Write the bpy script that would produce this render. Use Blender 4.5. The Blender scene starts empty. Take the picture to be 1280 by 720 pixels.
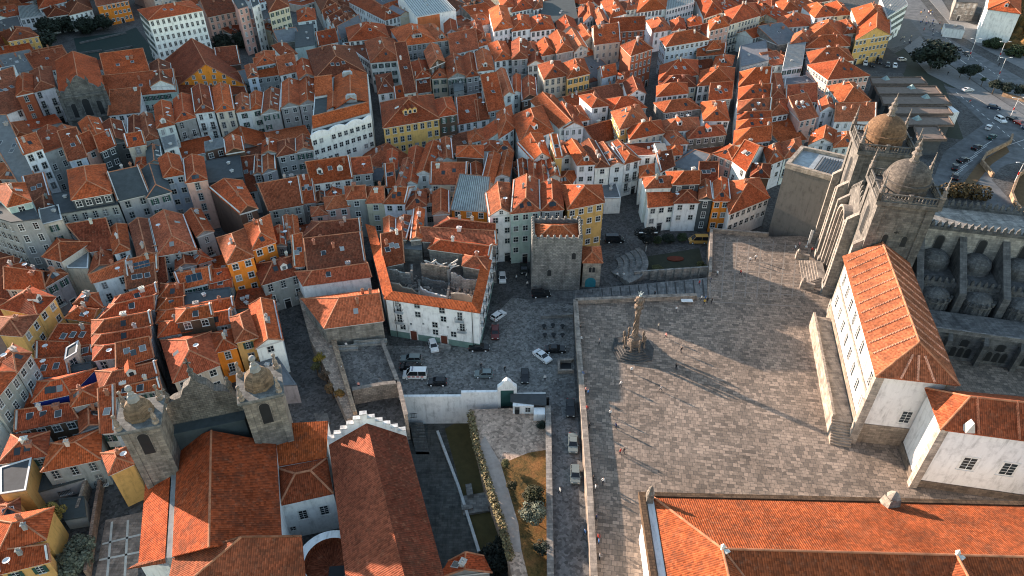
import bpy, bmesh, math, random
from mathutils import Vector, Matrix
from mathutils.bvhtree import BVHTree
random.seed(7)
scene = bpy.context.scene
COL = scene.collection
# ------------------------------------------------------------------ camera
F_PX = 853.0
PITCH = math.radians(36.8)
CAM_H = 100.0
CP, SP = math.cos(PITCH), math.sin(PITCH)
CAM = Vector((0, 0, CAM_H))

def at(px, py, z=0.0):
    """point of the plane at height z seen at a pixel of the 1280x720 photograph"""
    dx = (px - 640) / F_PX
    dy = (py - 360) / F_PX
    d = Vector((dx, CP - dy * SP, -SP - dy * CP))
    t = (z - CAM_H) / d.z
    return Vector((d.x * t, d.y * t, z))

def pix(p):
    Z = p.z - CAM_H
    fw = p.y * CP - Z * SP
    up = p.y * SP + Z * CP
    return 640 + F_PX * p.x / fw, 360 - F_PX * up / fw

cam_data = bpy.data.cameras.new('camera')
cam = bpy.data.objects.new('camera', cam_data)
COL.objects.link(cam)
cam.location = CAM
cam.rotation_euler = (math.pi / 2 - PITCH, 0, 0)
cam_data.sensor_width = 36.0
cam_data.lens = 36.0 * F_PX / 1280.0
cam_data.clip_start = 0.5
cam_data.clip_end = 8000
scene.camera = cam

# ------------------------------------------------------------------ materials
class NT:
    def __init__(s, name, rough=0.85):
        s.m = bpy.data.materials.new(name)
        s.m.use_nodes = True
        s.t = s.m.node_tree
        s.b = s.t.nodes['Principled BSDF']
        s.b.inputs['Roughness'].default_value = rough
        s.b.inputs['Specular IOR Level'].default_value = 0.25
    def n(s, typ, **kw):
        nd = s.t.nodes.new(typ)
        for k, v in kw.items():
            if k.startswith('i_'):
                nd.inputs[k[2:].replace('_', ' ')].default_value = v
            else:
                setattr(nd, k, v)
        return nd
    def l(s, a, b):
        s.t.links.new(a, b)
    def uv(s, sx=1, sy=1, rot=0):
        u = s.n('ShaderNodeUVMap')
        mp = s.n('ShaderNodeMapping')
        mp.inputs['Scale'].default_value = (sx, sy, 1)
        mp.inputs['Rotation'].default_value = (0, 0, rot)
        s.l(u.outputs[0], mp.inputs[0])
        return mp.outputs[0]
    def pos(s, sx=1, sy=1, sz=1):
        u = s.n('ShaderNodeNewGeometry')
        mp = s.n('ShaderNodeMapping')
        mp.inputs['Scale'].default_value = (sx, sy, sz)
        s.l(u.outputs['Position'], mp.inputs[0])
        return mp.outputs[0]
    def noise(s, vec, scale, detail=4, rough=0.6):
        nd = s.n('ShaderNodeTexNoise')
        nd.inputs['Scale'].default_value = scale
        nd.inputs['Detail'].default_value = detail
        nd.inputs['Roughness'].default_value = rough
        s.l(vec, nd.inputs['Vector'])
        return nd.outputs['Fac']
    def ramp(s, fac, stops):
        r = s.n('ShaderNodeValToRGB')
        e = r.color_ramp.elements
        while len(e) < len(stops):
            e.new(0.5)
        for i, (p, c) in enumerate(stops):
            e[i].position = p
            e[i].color = (c, c, c, 1) if isinstance(c, (int, float)) else (*c, 1)
        s.l(fac, r.inputs[0])
        return r.outputs[0]
    def mul(s, a, b, fac=1.0):
        return s.mix(a, b, fac, 'MULTIPLY')
    def mix(s, a, b, fac=0.5, mode='MIX'):
        m = s.n('ShaderNodeMix', data_type='RGBA', blend_type=mode)
        if isinstance(fac, (int, float)):
            m.inputs[0].default_value = fac
        else:
            s.l(fac, m.inputs[0])
        for v, i in ((a, 6), (b, 7)):
            if isinstance(v, tuple):
                m.inputs[i].default_value = (*v, 1) if len(v) == 3 else v
            else:
                s.l(v, m.inputs[i])
        return m.outputs[2]
    def math(s, op, a, b=0.0):
        m = s.n('ShaderNodeMath', operation=op)
        for v, i in ((a, 0), (b, 1)):
            if isinstance(v, (int, float)):
                m.inputs[i].default_value = v
            else:
                s.l(v, m.inputs[i])
        return m.outputs[0]
    def objcol(s):
        return s.n('ShaderNodeObjectInfo').outputs['Color']
    def rnd(s):
        return s.n('ShaderNodeObjectInfo').outputs['Random']
    def bump(s, h, strength=0.4, dist=0.05):
        b = s.n('ShaderNodeBump')
        b.inputs['Strength'].default_value = strength
        b.inputs['Distance'].default_value = dist
        s.l(h, b.inputs['Height'])
        s.l(b.outputs[0], s.b.inputs['Normal'])
    def base(s, c):
        if isinstance(c, tuple):
            s.b.inputs['Base Color'].default_value = (*c, 1)
        else:
            s.l(c, s.b.inputs['Base Color'])
        return s.m

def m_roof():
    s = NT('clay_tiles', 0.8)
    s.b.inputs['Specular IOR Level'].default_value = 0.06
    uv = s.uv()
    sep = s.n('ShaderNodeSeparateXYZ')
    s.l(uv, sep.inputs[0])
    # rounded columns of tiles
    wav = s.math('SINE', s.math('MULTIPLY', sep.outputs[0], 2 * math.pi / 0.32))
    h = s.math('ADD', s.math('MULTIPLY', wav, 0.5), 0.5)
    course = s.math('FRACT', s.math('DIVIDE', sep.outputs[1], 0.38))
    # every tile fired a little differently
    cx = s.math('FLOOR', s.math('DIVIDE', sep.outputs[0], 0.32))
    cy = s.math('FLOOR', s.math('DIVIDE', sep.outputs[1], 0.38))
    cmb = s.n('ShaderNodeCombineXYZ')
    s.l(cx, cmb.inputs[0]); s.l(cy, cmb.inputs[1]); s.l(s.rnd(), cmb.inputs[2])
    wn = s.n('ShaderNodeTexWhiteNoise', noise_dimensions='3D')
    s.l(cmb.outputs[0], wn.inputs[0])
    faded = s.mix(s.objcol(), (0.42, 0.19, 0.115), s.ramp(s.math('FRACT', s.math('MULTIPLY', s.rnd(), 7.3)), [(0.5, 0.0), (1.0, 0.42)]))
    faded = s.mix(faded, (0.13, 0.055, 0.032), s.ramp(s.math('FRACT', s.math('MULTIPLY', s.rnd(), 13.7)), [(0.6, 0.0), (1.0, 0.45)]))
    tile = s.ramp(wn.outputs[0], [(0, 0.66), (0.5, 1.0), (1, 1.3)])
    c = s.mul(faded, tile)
    c = s.mul(c, s.ramp(h, [(0.0, 0.62), (0.5, 1.0)]))  # shade in the grooves between tile columns painted into the colour
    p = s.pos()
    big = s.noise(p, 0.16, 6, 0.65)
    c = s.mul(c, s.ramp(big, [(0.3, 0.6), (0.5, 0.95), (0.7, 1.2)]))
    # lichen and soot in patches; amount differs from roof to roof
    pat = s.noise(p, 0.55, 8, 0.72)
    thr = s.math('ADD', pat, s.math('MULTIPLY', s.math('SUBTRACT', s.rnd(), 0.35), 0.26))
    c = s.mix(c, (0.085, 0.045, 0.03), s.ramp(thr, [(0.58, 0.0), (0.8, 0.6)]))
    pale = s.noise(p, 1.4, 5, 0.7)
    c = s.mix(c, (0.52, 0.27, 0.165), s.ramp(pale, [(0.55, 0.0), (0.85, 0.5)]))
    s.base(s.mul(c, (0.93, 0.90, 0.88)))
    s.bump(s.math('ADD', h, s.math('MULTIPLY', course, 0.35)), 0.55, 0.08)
    return s.m

def m_wall():
    s = NT('painted_render', 0.9)
    uv = s.uv(1.3, 0.22)
    st = s.noise(uv, 1.0, 6, 0.65)
    bl = s.noise(s.pos(), 0.7, 6, 0.65)
    c = s.mul(s.objcol(), s.ramp(st, [(0.28, 0.62), (0.45, 0.97), (0.75, 1.1)]))
    c = s.mul(c, s.ramp(bl, [(0.3, 0.78), (0.5, 1.02)]))
    s.base(c)
    s.bump(s.noise(s.pos(), 4.0, 3), 0.2, 0.03)
    return s.m

def m_stone(name='granite_blocks', w=1.1, h=0.48, mort=0.02, dark=0.55):
    s = NT(name, 0.9)
    b = s.n('ShaderNodeTexBrick', offset=0.5)
    b.inputs['Scale'].default_value = 1.0
    b.inputs['Brick Width'].default_value = w
    b.inputs['Row Height'].default_value = h
    b.inputs['Mortar Size'].default_value = mort
    b.inputs['Color1'].default_value = (0.72, 0.72, 0.72, 1)
    b.inputs['Color2'].default_value = (1.25, 1.22, 1.18, 1)
    b.inputs['Mortar'].default_value = (0.6, 0.6, 0.6, 1)
    s.l(s.uv(), b.inputs['Vector'])
    c = s.mul(s.objcol(), b.outputs['Color'])
    st = s.noise(s.uv(1.0, 0.16), 0.9, 7, 0.7)
    c = s.mul(c, s.ramp(st, [(0.3, dark), (0.52, 1.0), (0.75, 1.15)]))
    bl = s.noise(s.pos(), 0.5, 8, 0.7)
    c = s.mul(c, s.ramp(bl, [(0.32, 0.6), (0.55, 1.05)]))
    s.base(s.mul(c, (0.78, 0.78, 0.78)))
    s.bump(s.math('SUBTRACT', s.noise(s.pos(), 3.0, 5), b.outputs['Fac']), 0.4, 0.05)
    return s.m

def m_paving():
    s = NT('plaza_slabs', 0.85)
    vec = s.n('ShaderNodeNewGeometry').outputs['Position']
    mp = s.n('ShaderNodeMapping')
    mp.inputs['Rotation'].default_value = (0, 0, math.radians(8))
    s.l(vec, mp.inputs[0])
    v = mp.outputs[0]
    def brick(w, h, c1, c2, off):
        b = s.n('ShaderNodeTexBrick', offset=off)
        b.inputs['Scale'].default_value = 1.0
        b.inputs['Brick Width'].default_value = w
        b.inputs['Row Height'].default_value = h
        b.inputs['Mortar Size'].default_value = 0.03
        b.inputs['Color1'].default_value = (*c1, 1)
        b.inputs['Color2'].default_value = (*c2, 1)
        b.inputs['Mortar'].default_value = (0.10, 0.09, 0.085, 1)
        s.l(v, b.inputs['Vector'])
        return b
    b1 = brick(1.15, 0.66, (0.18, 0.147, 0.12), (0.46, 0.36, 0.285), 0.37)
    b2 = brick(0.82, 0.9, (0.195, 0.16, 0.132), (0.43, 0.335, 0.265), 0.55)
    m = s.noise(s.pos(), 0.22, 2)
    c = s.mix(b1.outputs['Color'], b2.outputs['Color'], s.ramp(m, [(0.49, 0.0), (0.51, 1.0)]))
    st = s.noise(s.pos(), 0.12, 8, 0.7)
    c = s.mul(c, s.ramp(st, [(0.3, 0.68), (0.5, 1.0), (0.7, 1.22)]))
    gr = s.noise(s.pos(), 2.2, 6, 0.7)
    c = s.mul(c, s.ramp(gr, [(0.3, 0.75), (0.6, 1.08)]))
    s.base(s.mul(c, (0.74, 0.74, 0.74)))
    s.bump(s.math('SUBTRACT', gr, b1.outputs['Fac']), 0.35, 0.04)
    return s.m

def m_cobble():
    s = NT('granite_cobbles', 0.8)
    vo = s.n('ShaderNodeTexVoronoi')
    vo.inputs['Scale'].default_value = 2.2
    s.l(s.pos(), vo.inputs['Vector'])
    sp = s.n('ShaderNodeSeparateColor')
    s.l(vo.outputs['Color'], sp.inputs[0])
    c = s.mul(s.objcol(), s.ramp(sp.outputs[0], [(0, 0.55), (1, 1.4)]))
    st = s.noise(s.pos(), 0.15, 7, 0.65)
    c = s.mul(c, s.ramp(st, [(0.3, 0.6), (0.5, 1.0), (0.7, 1.25)]))
    s.base(s.mul(c, (0.78, 0.78, 0.78)))
    s.bump(vo.outputs['Distance'], 0.4, 0.06)
    return s.m

def m_plain(name, rough=0.7, metal=0.0, spec=0.3, var=0.25, scale=0.8):
    s = NT(name, rough)
    s.b.inputs['Metallic'].default_value = metal
    s.b.inputs['Specular IOR Level'].default_value = spec
    nz = s.noise(s.pos(), scale, 6, 0.65)
    c = s.mul(s.objcol(), s.ramp(nz, [(0.3, 1 - var), (0.7, 1 + var * 0.6)]))
    return s.base(c)

def m_fixed(name, col, rough=0.6, metal=0.0, spec=0.3, var=0.15):
    s = NT(name, rough)
    s.b.inputs['Metallic'].default_value = metal
    s.b.inputs['Specular IOR Level'].default_value = spec
    nz = s.noise(s.pos(), 0.9, 4)
    return s.base(s.mul(s.mix(col, col, 0.5), s.ramp(nz, [(0.3, 1 - var), (0.7, 1 + var)])))

def m_grass():
    s = NT('dry_grass', 0.95)
    a = s.noise(s.pos(), 0.35, 8, 0.7)
    b = s.noise(s.pos(), 3.0, 6, 0.7)
    c = s.ramp(a, [(0.36, (0.04, 0.042, 0.015)), (0.5, (0.20, 0.115, 0.035)), (0.62, (0.32, 0.15, 0.05))])
    c = s.mul(c, s.ramp(b, [(0.3, 0.55), (0.65, 1.2)]))
    s.bump(b, 0.6, 0.15)
    return s.base(s.mul(c, (0.75, 0.75, 0.75)))

def m_leaf():
    s = NT('leaves', 0.75)
    ao = s.n('ShaderNodeNewGeometry')
    nz = s.noise(s.pos(), 0.8, 5)
    c = s.mul(s.objcol(), s.ramp(nz, [(0.3, 0.5), (0.7, 1.6)]))
    wn = s.math('MULTIPLY', ao.outputs['Random Per Island'], 1.0)
    c = s.mul(c, s.ramp(wn, [(0, 0.6), (1, 1.45)]))
    return s.base(c)

def m_glass():
    s = NT('window_glass', 0.12)
    s.b.inputs['Specular IOR Level'].default_value = 0.6
    c = s.ramp(s.rnd(), [(0.0, (0.012, 0.016, 0.02)), (0.7, (0.03, 0.04, 0.045)), (0.86, (0.06, 0.07, 0.075)), (1.0, (0.34, 0.34, 0.33))])
    return s.base(c)

M = dict(
    roof=m_roof(), wall=m_wall(), stone=m_stone(), rubble=m_stone('rubble_masonry', 0.7, 0.42, 0.045, 0.5),
    paving=m_paving(), cobble=m_cobble(), paint=m_plain('car_paint', 0.25, 0.0, 0.5, 0.06), plain=m_plain('weathered_surface', 0.85),
    asphalt=m_plain('asphalt', 0.9, 0, 0.2, 0.4, 0.35), metal=m_plain('sheet_metal', 0.5, 0.0, 0.4, 0.35), glass=m_glass(),
    frame=m_fixed('white_frame', (0.62, 0.62, 0.60), 0.7), dark=m_fixed('dark_iron', (0.018, 0.02, 0.022), 0.6),
    carglass=m_fixed('car_glass', (0.012, 0.014, 0.017), 0.08, 0, 0.6), tyre=m_fixed('tyre_rubber', (0.015, 0.015, 0.015), 0.9),
    lamp=m_fixed('lamp_lens', (0.6, 0.6, 0.55), 0.2), red=m_fixed('red_lens', (0.4, 0.02, 0.015), 0.3),
    leaf=m_leaf(), bark=m_fixed('bark', (0.09, 0.065, 0.045), 0.95), grass=m_grass(), skin=m_fixed('skin', (0.45, 0.27, 0.19), 0.6),
    cloth=m_plain('cloth', 0.9, 0, 0.1, 0.15, 3.0), trouser=m_fixed('dark_trousers', (0.025, 0.028, 0.04), 0.9),
    hair=m_fixed('hair', (0.03, 0.02, 0.015), 0.8), solar=m_fixed('solar_cells', (0.012, 0.035, 0.055), 0.2, 0, 0.6),
)

# ------------------------------------------------------------------ mesh building
class MB:
    def __init__(s):
        s.v, s.f, s.mi = [], [], []
    def poly(s, pts, mi=0):
        i = len(s.v)
        s.v += [tuple(p) for p in pts]
        s.f.append(tuple(range(i, i + len(pts))))
        s.mi.append(mi)
    def prism(s, base, z0, z1, mi=0, cap=True, bottom=False):
        """vertical prism over a counter-clockwise footprint"""
        n = len(base)
        for i in range(n):
            a, b = base[i], base[(i + 1) % n]
            s.poly([(a[0], a[1], z0), (b[0], b[1], z0), (b[0], b[1], z1), (a[0], a[1], z1)], mi)
        if cap:
            s.poly([(p[0], p[1], z1) for p in base], mi)
        if bottom:
            s.poly([(p[0], p[1], z0) for p in reversed(base)], mi)
    def box(s, c, d, rz=0.0, mi=0, top=(1, 1)):
        """box centred on c (base centre), size d, optional taper of the top"""
        x, y, z = d[0] / 2, d[1] / 2, d[2]
        cs, sn = math.cos(rz), math.sin(rz)
        def T(a, b, h):
            return (c[0] + a * cs - b * sn, c[1] + a * sn + b * cs, c[2] + h)
        lo = [T(-x, -y, 0), T(x, -y, 0), T(x, y, 0), T(-x, y, 0)]
        tx, ty = x * top[0], y * top[1]
        hi = [T(-tx, -ty, z), T(tx, -ty, z), T(tx, ty, z), T(-tx, ty, z)]
        for i in range(4):
            j = (i + 1) % 4
            s.poly([lo[i], lo[j], hi[j], hi[i]], mi)
        s.poly(hi, mi)
        s.poly(lo[::-1], mi)
    def lathe(s, c, prof, n=12, mi=0, ph=0.0, squash=1.0):
        """surface of revolution round the vertical through c; prof = [(r, z)]"""
        for (r0, z0), (r1, z1) in zip(prof, prof[1:]):
            for k in range(n):
                a, b = ph + 2 * math.pi * k / n, ph + 2 * math.pi * (k + 1) / n
                q = [(r0, a, z0), (r0, b, z0), (r1, b, z1), (r1, a, z1)]
                if r0 < 1e-4: q = q[1:] if False else [q[0], q[2], q[3]]
                elif r1 < 1e-4: q = q[:3]
                s.poly([(c[0] + r * math.cos(t), c[1] + r * math.sin(t) * squash, c[2] + z) for r, t, z in q], mi)
    def tube(s, p, q, r0, r1=None, n=6, mi=0):
        p, q = Vector(p), Vector(q)
        r1 = r0 if r1 is None else r1
        d = (q - p).normalized()
        u = d.orthogonal().normalized()
        w = d.cross(u)
        R = [(math.cos(2 * math.pi * k / n), math.sin(2 * math.pi * k / n)) for k in range(n)]
        a = [p + (u * x + w * y) * r0 for x, y in R]
        b = [q + (u * x + w * y) * r1 for x, y in R]
        for k in range(n):
            j = (k + 1) % n
            s.poly([a[k], a[j], b[j], b[k]], mi)
        s.poly(b, mi)
        s.poly(a[::-1], mi)
    def mesh(s, name, mats, smooth=False):
        me = bpy.data.meshes.new(name)
        me.from_pydata(s.v, [], s.f)
        for m in (mats if isinstance(mats, (list, tuple)) else [mats]):
            me.materials.append(M[m] if isinstance(m, str) else m)
        me.polygons.foreach_set('material_index', s.mi)
        uvl = me.uv_layers.new(name='UVMap')
        Z = Vector((0, 0, 1))
        for p in me.polygons:
            n = p.normal
            u = Z.cross(n)
            u = u.normalized() if u.length > 0.02 else Vector((1, 0, 0))
            w = n.cross(u)
            for li in p.loop_indices:
                co = me.vertices[me.loops[li].vertex_index].co
                uvl.data[li].uv = (co.dot(u), co.dot(w))
        if smooth:
            bm = bmesh.new(); bm.from_mesh(me)
            bmesh.ops.remove_doubles(bm, verts=bm.verts, dist=0.002)
            bm.to_mesh(me); bm.free()
            me.polygons.foreach_set('use_smooth', [True] * len(me.polygons))
        return me
    def build(s, name, mats, parent=None, color=None, smooth=False, loc=None):
        o = bpy.data.objects.new(name, s.mesh(name, mats, smooth))
        COL.objects.link(o)
        if color: o.color = (*color, 1)
        if loc is not None: o.location = loc
        if parent is not None:
            o.parent = parent
            if loc is None:
                o.matrix_parent_inverse = Matrix.Translation(-Vector(parent.location))
        return o

def tag(o, label=None, cat=None, group=None, kind=None):
    for k, v in (('label', label), ('category', cat), ('group', group), ('kind', kind)):
        if v: o[k] = v
    return o

def thing(name, label, cat, loc=(0, 0, 0), rz=0.0, group=None):
    o = bpy.data.objects.new(name, None)
    o.empty_display_size = 0.5
    COL.objects.link(o)
    o.location = loc
    o.rotation_euler = (0, 0, rz)
    return tag(o, label, cat, group)

def inst(name, me, parent, loc, rz=0.0, scale=(1, 1, 1), color=None, world=True):
    """an object over shared mesh data; loc in world space (parent has no rotation) or local"""
    o = bpy.data.objects.new(name, me)
    COL.objects.link(o)
    if parent is not None:
        o.parent = parent
        if world:
            loc = Vector(loc) - Vector(parent.location)
    o.location = loc
    o.rotation_euler = (0, 0, rz)
    o.scale = scale
    if color: o.color = (*color, 1)
    return o

def copy_tree(o, parent=None):
    c = o.copy(); COL.objects.link(c)
    if parent is not None: c.parent = parent
    for ch in list(o.children): copy_tree(ch, c)
    return c

def structure(o):
    o['kind'] = 'structure'
    return o

# shared small meshes (front of each faces local -Y)
def window_mesh(w, h, name='window', balcony=False, arched=False, bars=2, surround=0.14, stone=False, shutter=False):
    b = MB()
    b.box((0, -0.03, -surround), (w + 2 * surround, 0.06, h + 2 * surround), mi=0)
    b.box((0, -0.075, 0), (w, 0.03, h), mi=1)
    b.box((0, -0.10, 0), (0.07, 0.03, h), mi=0)
    for k in range(1, bars + 1):
        b.box((0, -0.103, h * k / (bars + 1)), (w, 0.03, 0.06), mi=0)
    b.box((0, -0.10, -surround - 0.06), (w + 2 * surround + 0.1, 0.18, 0.08), mi=0)
    if balcony:
        b.box((0, -0.40, -0.32), (w + 1.0, 0.78, 0.14), mi=0)
        n = 9
        for k in range(n):
            b.box((-(w + 0.9) / 2 + (w + 0.9) * k / (n - 1), -0.76, -0.18), (0.05, 0.05, 0.95), mi=2)
        for sx in (-1, 1):
            b.box((sx * (w + 0.9) / 2, -0.4, 0.74), (0.06, 0.72, 0.06), mi=2)
        b.box((0, -0.76, 0.77), (w + 0.95, 0.07, 0.06), mi=2)
    if stone:                      # granite surround round white joinery
        b.mi = [3 if (m == 0 and i < 6) else m for i, m in enumerate(b.mi)]
    if shutter:
        for sx in (-1, 1): b.box((sx * (w * .5 + .28), -0.09, 0), (.46, .05, h), mi=4)
    return b.mesh(name, ['frame', 'glass', 'dark', 'surround', 'shutter'])
M['surround'] = m_fixed('granite_surround', (0.27, 0.26, 0.245), 0.9)
M['shutter'] = m_fixed('painted_shutter', (0.03, 0.075, 0.06), 0.6)
WIN = window_mesh(0.95, 1.65)
WINV = [WIN, window_mesh(0.9, 1.75, stone=True, surround=.2), window_mesh(1.0, 1.6, stone=True, surround=.17, bars=1), window_mesh(0.85, 1.5, bars=3, surround=.08), window_mesh(0.85, 1.6, shutter=True, surround=.08)]
WINBV = [window_mesh(1.0, 2.1, balcony=True, bars=2), window_mesh(0.95, 2.2, balcony=True, bars=2, stone=True, surround=.18)]
WIN2 = window_mesh(1.15, 1.35, bars=1)
WINB = window_mesh(1.0, 2.1, balcony=True, bars=2)
WINS = window_mesh(0.8, 0.8, bars=1, surround=0.1)
def door_mesh():
    b = MB()
    b.box((0, -0.04, 0), (1.7, 0.08, 2.75), mi=0)
    b.box((0, -0.09, 0), (1.3, 0.04, 2.5), mi=1)
    b.box((0, -0.115, 1.9), (1.3, 0.03, 0.08), mi=0)
    return b.mesh('door', ['frame', 'dark'])
DOOR = door_mesh()
def chimney_mesh(h=1.2, w=0.6):
    b = MB()
    b.box((0, 0, -0.8), (w, w * 0.8, h + 0.8))
    b.box((0, 0, h), (w * 1.3, w * 1.1, 0.14))
    for sx in (-.2, .2):
        b.lathe((sx * w, 0, h + .14), [(0.13, 0), (0.11, 0.35), (0, 0.36)], 8)
    return b.mesh('chimney', ['plain'])
CHIM = chimney_mesh()
CHIM2 = chimney_mesh(0.9, 0.95)
def skylight_mesh(w=1.0, h=1.3):
    b = MB()
    b.box((0, 0, -0.05), (w + .16, h + .16, 0.14), mi=0)
    b.box((0, 0, 0.09), (w, h, 0.03), mi=1)
    return b.mesh('skylight', ['frame', 'glass'])
SKY = skylight_mesh()
def solar_mesh(n=3):
    b = MB()
    for k in range(n):
        x = (k - (n - 1) / 2) * 1.12
        b.box((x, 0, 0.05), (1.06, 1.9, 0.07), mi=0)
        b.box((x, 0, 0.12), (0.98, 1.82, 0.012), mi=1)
    return b.mesh('solar_panel', ['metal', 'solar'])
SOLAR = solar_mesh()
def dish_mesh():
    b = MB()
    b.lathe((0, 0, 0), [(0, 0), (0.22, 0.02), (0.42, 0.09), (0.55, 0.17), (0.52, 0.19), (0.4, 0.12), (0, 0.04)], 12)
    b.tube((0, 0, 0), (0, 0, -0.9), 0.04)
    return b.mesh('satellite_dish', ['plain'])
# ------------------------------------------------------------------ houses
ROOFC = {'o': ((0.52, 0.118, 0.040), 'orange'), 'r': ((0.44, 0.092, 0.034), 'red'), 'd': ((0.23, 0.058, 0.028), 'brown'),
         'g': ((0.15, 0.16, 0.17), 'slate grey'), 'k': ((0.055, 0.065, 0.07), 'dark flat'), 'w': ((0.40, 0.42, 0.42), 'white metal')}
WALLC = {'w': ((0.80, 0.80, 0.78), 'white'), 'c': ((0.62, 0.54, 0.43), 'cream'), 'y': ((0.64, 0.38, 0.13), 'ochre'),
         'O': ((0.78, 0.24, 0.03), 'orange'), 'o': ((0.60, 0.26, 0.09), 'rust'), 'p': ((0.62, 0.37, 0.30), 'pink'),
         'g': ((0.34, 0.335, 0.325), 'grey'), 'b': ((0.46, 0.54, 0.60), 'blue'), 'R': ((0.36, 0.10, 0.05), 'brick'),
         'n': ((0.11, 0.07, 0.05), 'brown'), 't': ((0.40, 0.49, 0.45), 'green'), 'k': ((0.07, 0.08, 0.085), 'dark'),
         'B': ((0.02, 0.04, 0.26), 'navy'), 's': ((0.30, 0.285, 0.26), 'stone')}
ROOFN = {'G': 'gable', 'N': 'gable', 'H': 'hip', 'P': 'pyramid', 'F': 'flat', 'S': 'lean-to', 'W': 'half-hip', 'Q': 'half-hip'}
HOUSES = []          # dicts kept for windows, labels and culling

def jit(c, a=0.10):
    k = 1 + random.uniform(-a, a)
    return tuple(max(0.004, x * k * (1 + random.uniform(-.04, .04))) for x in c)

def offset_quad(q, d):
    out = []
    n = len(q)
    for i in range(n):
        p0, p1, p2 = q[i - 1], q[i], q[(i + 1) % n]
        a = (p1 - p0).normalized(); b = (p2 - p1).normalized()
        na, nb = Vector((a.y, -a.x, 0)), Vector((b.y, -b.x, 0))
        m = (na + nb)
        m = m / max(0.35, m.length_squared / 2) if m.length > 1e-6 else na
        out.append(p1 + m * d)
    return out

def roof_polys(q, typ, h, pitch, ridge=None):
    """(tile polygons, gable wall polygons, ridge line) over the eave quad FL FR BR BL"""
    A, B, C, D = [Vector((p.x, p.y, h)) for p in q]
    wid = ((B - A).length + (C - D).length) / 2
    dep = ((D - A).length + (C - B).length) / 2
    if typ == 'F':
        return [[A, B, C, D]], [], None
    if typ == 'S':
        r = dep * 0.30 * pitch
        C2, D2 = C + Vector((0, 0, r)), D + Vector((0, 0, r))
        return [[A, B, C2, D2]], [[B, C, C2], [D, A, D2], [C, D, D2, C2]], (D2, C2)
    if typ == 'H':
        ax, h1, h2 = ('x' if wid >= dep else 'y'), 1, 1
    elif typ == 'P':
        ax, h1, h2 = ('x' if wid >= dep else 'y'), 2, 2
    elif typ == 'G': ax, h1, h2 = 'x', 0, 0
    elif typ == 'W': ax, h1, h2 = 'x', 1, 0
    elif typ == 'N': ax, h1, h2 = 'y', 0, 0
    elif typ == 'Q': ax, h1, h2 = 'y', 1, 0
    span = dep if ax == 'x' else wid
    rise = span * 0.5 * 0.50 * pitch
    rise = min(rise, 4.2 if pitch <= 1.2 else 12)
    up = Vector((0, 0, rise))
    if ax == 'x':
        s, e = (A + D) / 2 + up, (B + C) / 2 + up
        L = (e - s); ln = L.length; L.normalize()
        ins = min(span * 0.5, ln * 0.46)
        if h1: s = s + L * (ins if h1 == 1 else ln * .5)
        if h2: e = e - L * (ins if h2 == 1 else ln * .499)
        tiles = [[A, B, e, s], [C, D, s, e]]
        gab = []
        (tiles if h1 else gab).append([D, A, s])
        (tiles if h2 else gab).append([B, C, e])
    else:
        s, e = (A + B) / 2 + up, (C + D) / 2 + up
        L = (e - s); ln = L.length; L.normalize()
        ins = min(span * 0.5, ln * 0.46)
        if h1: s = s + L * (ins if h1 == 1 else ln * .5)
        if h2: e = e - L * (ins if h2 == 1 else ln * .499)
        tiles = [[B, C, e, s], [D, A, s, e]]
        gab = []
        (tiles if h1 else gab).append([A, B, s])
        (tiles if h2 else gab).append([C, D, e])
    return tiles, gab, (s, e)

def edge_windows(root, P, Q, h, z0, wc, kind, winlist, top=0.55, fl=3.15, pitch_w=2.5, ground=True, color=None):
    e = Q - P; ln = e.length
    if ln < 1.6: return
    e.normalize()
    rz = math.atan2(e.y, e.x)
    n = max(1, int((ln - 0.5) / pitch_w))
    rows = max(1, int((h - z0 - 0.2) / fl))
    gap = ln / n
    wv = random.choice(WINV); bv = random.choice(WINBV)
    for r in range(rows):
        zt = h - top - r * fl
        me = {0: wv, 1: WIN2, 2: bv}[kind if not (kind == 2 and r == 0) else 0]
        hh = 2.1 if me is bv else 1.35 if me is WIN2 else 1.65
        z = zt - hh - 0.25
        if z < z0 + 0.5: break
        last = ground and (z - fl < z0 + 0.3)
        for k in range(n):
            p = P + e * gap * (k + 0.5)
            if last and k % 3 == 1:
                o = inst('door', DOOR, root, (p.x, p.y, z0), rz)
            else:
                if random.random() < 0.04: continue
                o = inst('window', me, root, (p.x, p.y, z), rz)
            winlist.append(o)

def place_on(face, u, v):
    """point at fractions (u along, v up) of a roof polygon, with its normal"""
    a, b = Vector(face[0]), Vector(face[1])
    c = Vector(face[2]); d = Vector(face[3]) if len(face) > 3 else c
    p = (a.lerp(b, u)).lerp(d.lerp(c, u), v)
    n = (b - a).cross(c - a).normalized()
    return p, n, (b - a).normalized()

def on_roof(name, me, root, face, u, v, color=None, lift=0.0, upright=False):
    p, n, e = place_on(face, u, v)
    if n.z < 0: n = -n
    o = bpy.data.objects.new(name, me); COL.objects.link(o)
    o.parent = root
    if upright:
        o.rotation_euler = (0, 0, math.atan2(e.y, e.x))
    else:
        y = n.cross(e)
        R = Matrix((e, y, n)).transposed()
        o.rotation_euler = R.to_euler()
    o.location = p + n * lift - Vector(root.location)
    if color: o.color = (*color, 1)
    return o

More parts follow.
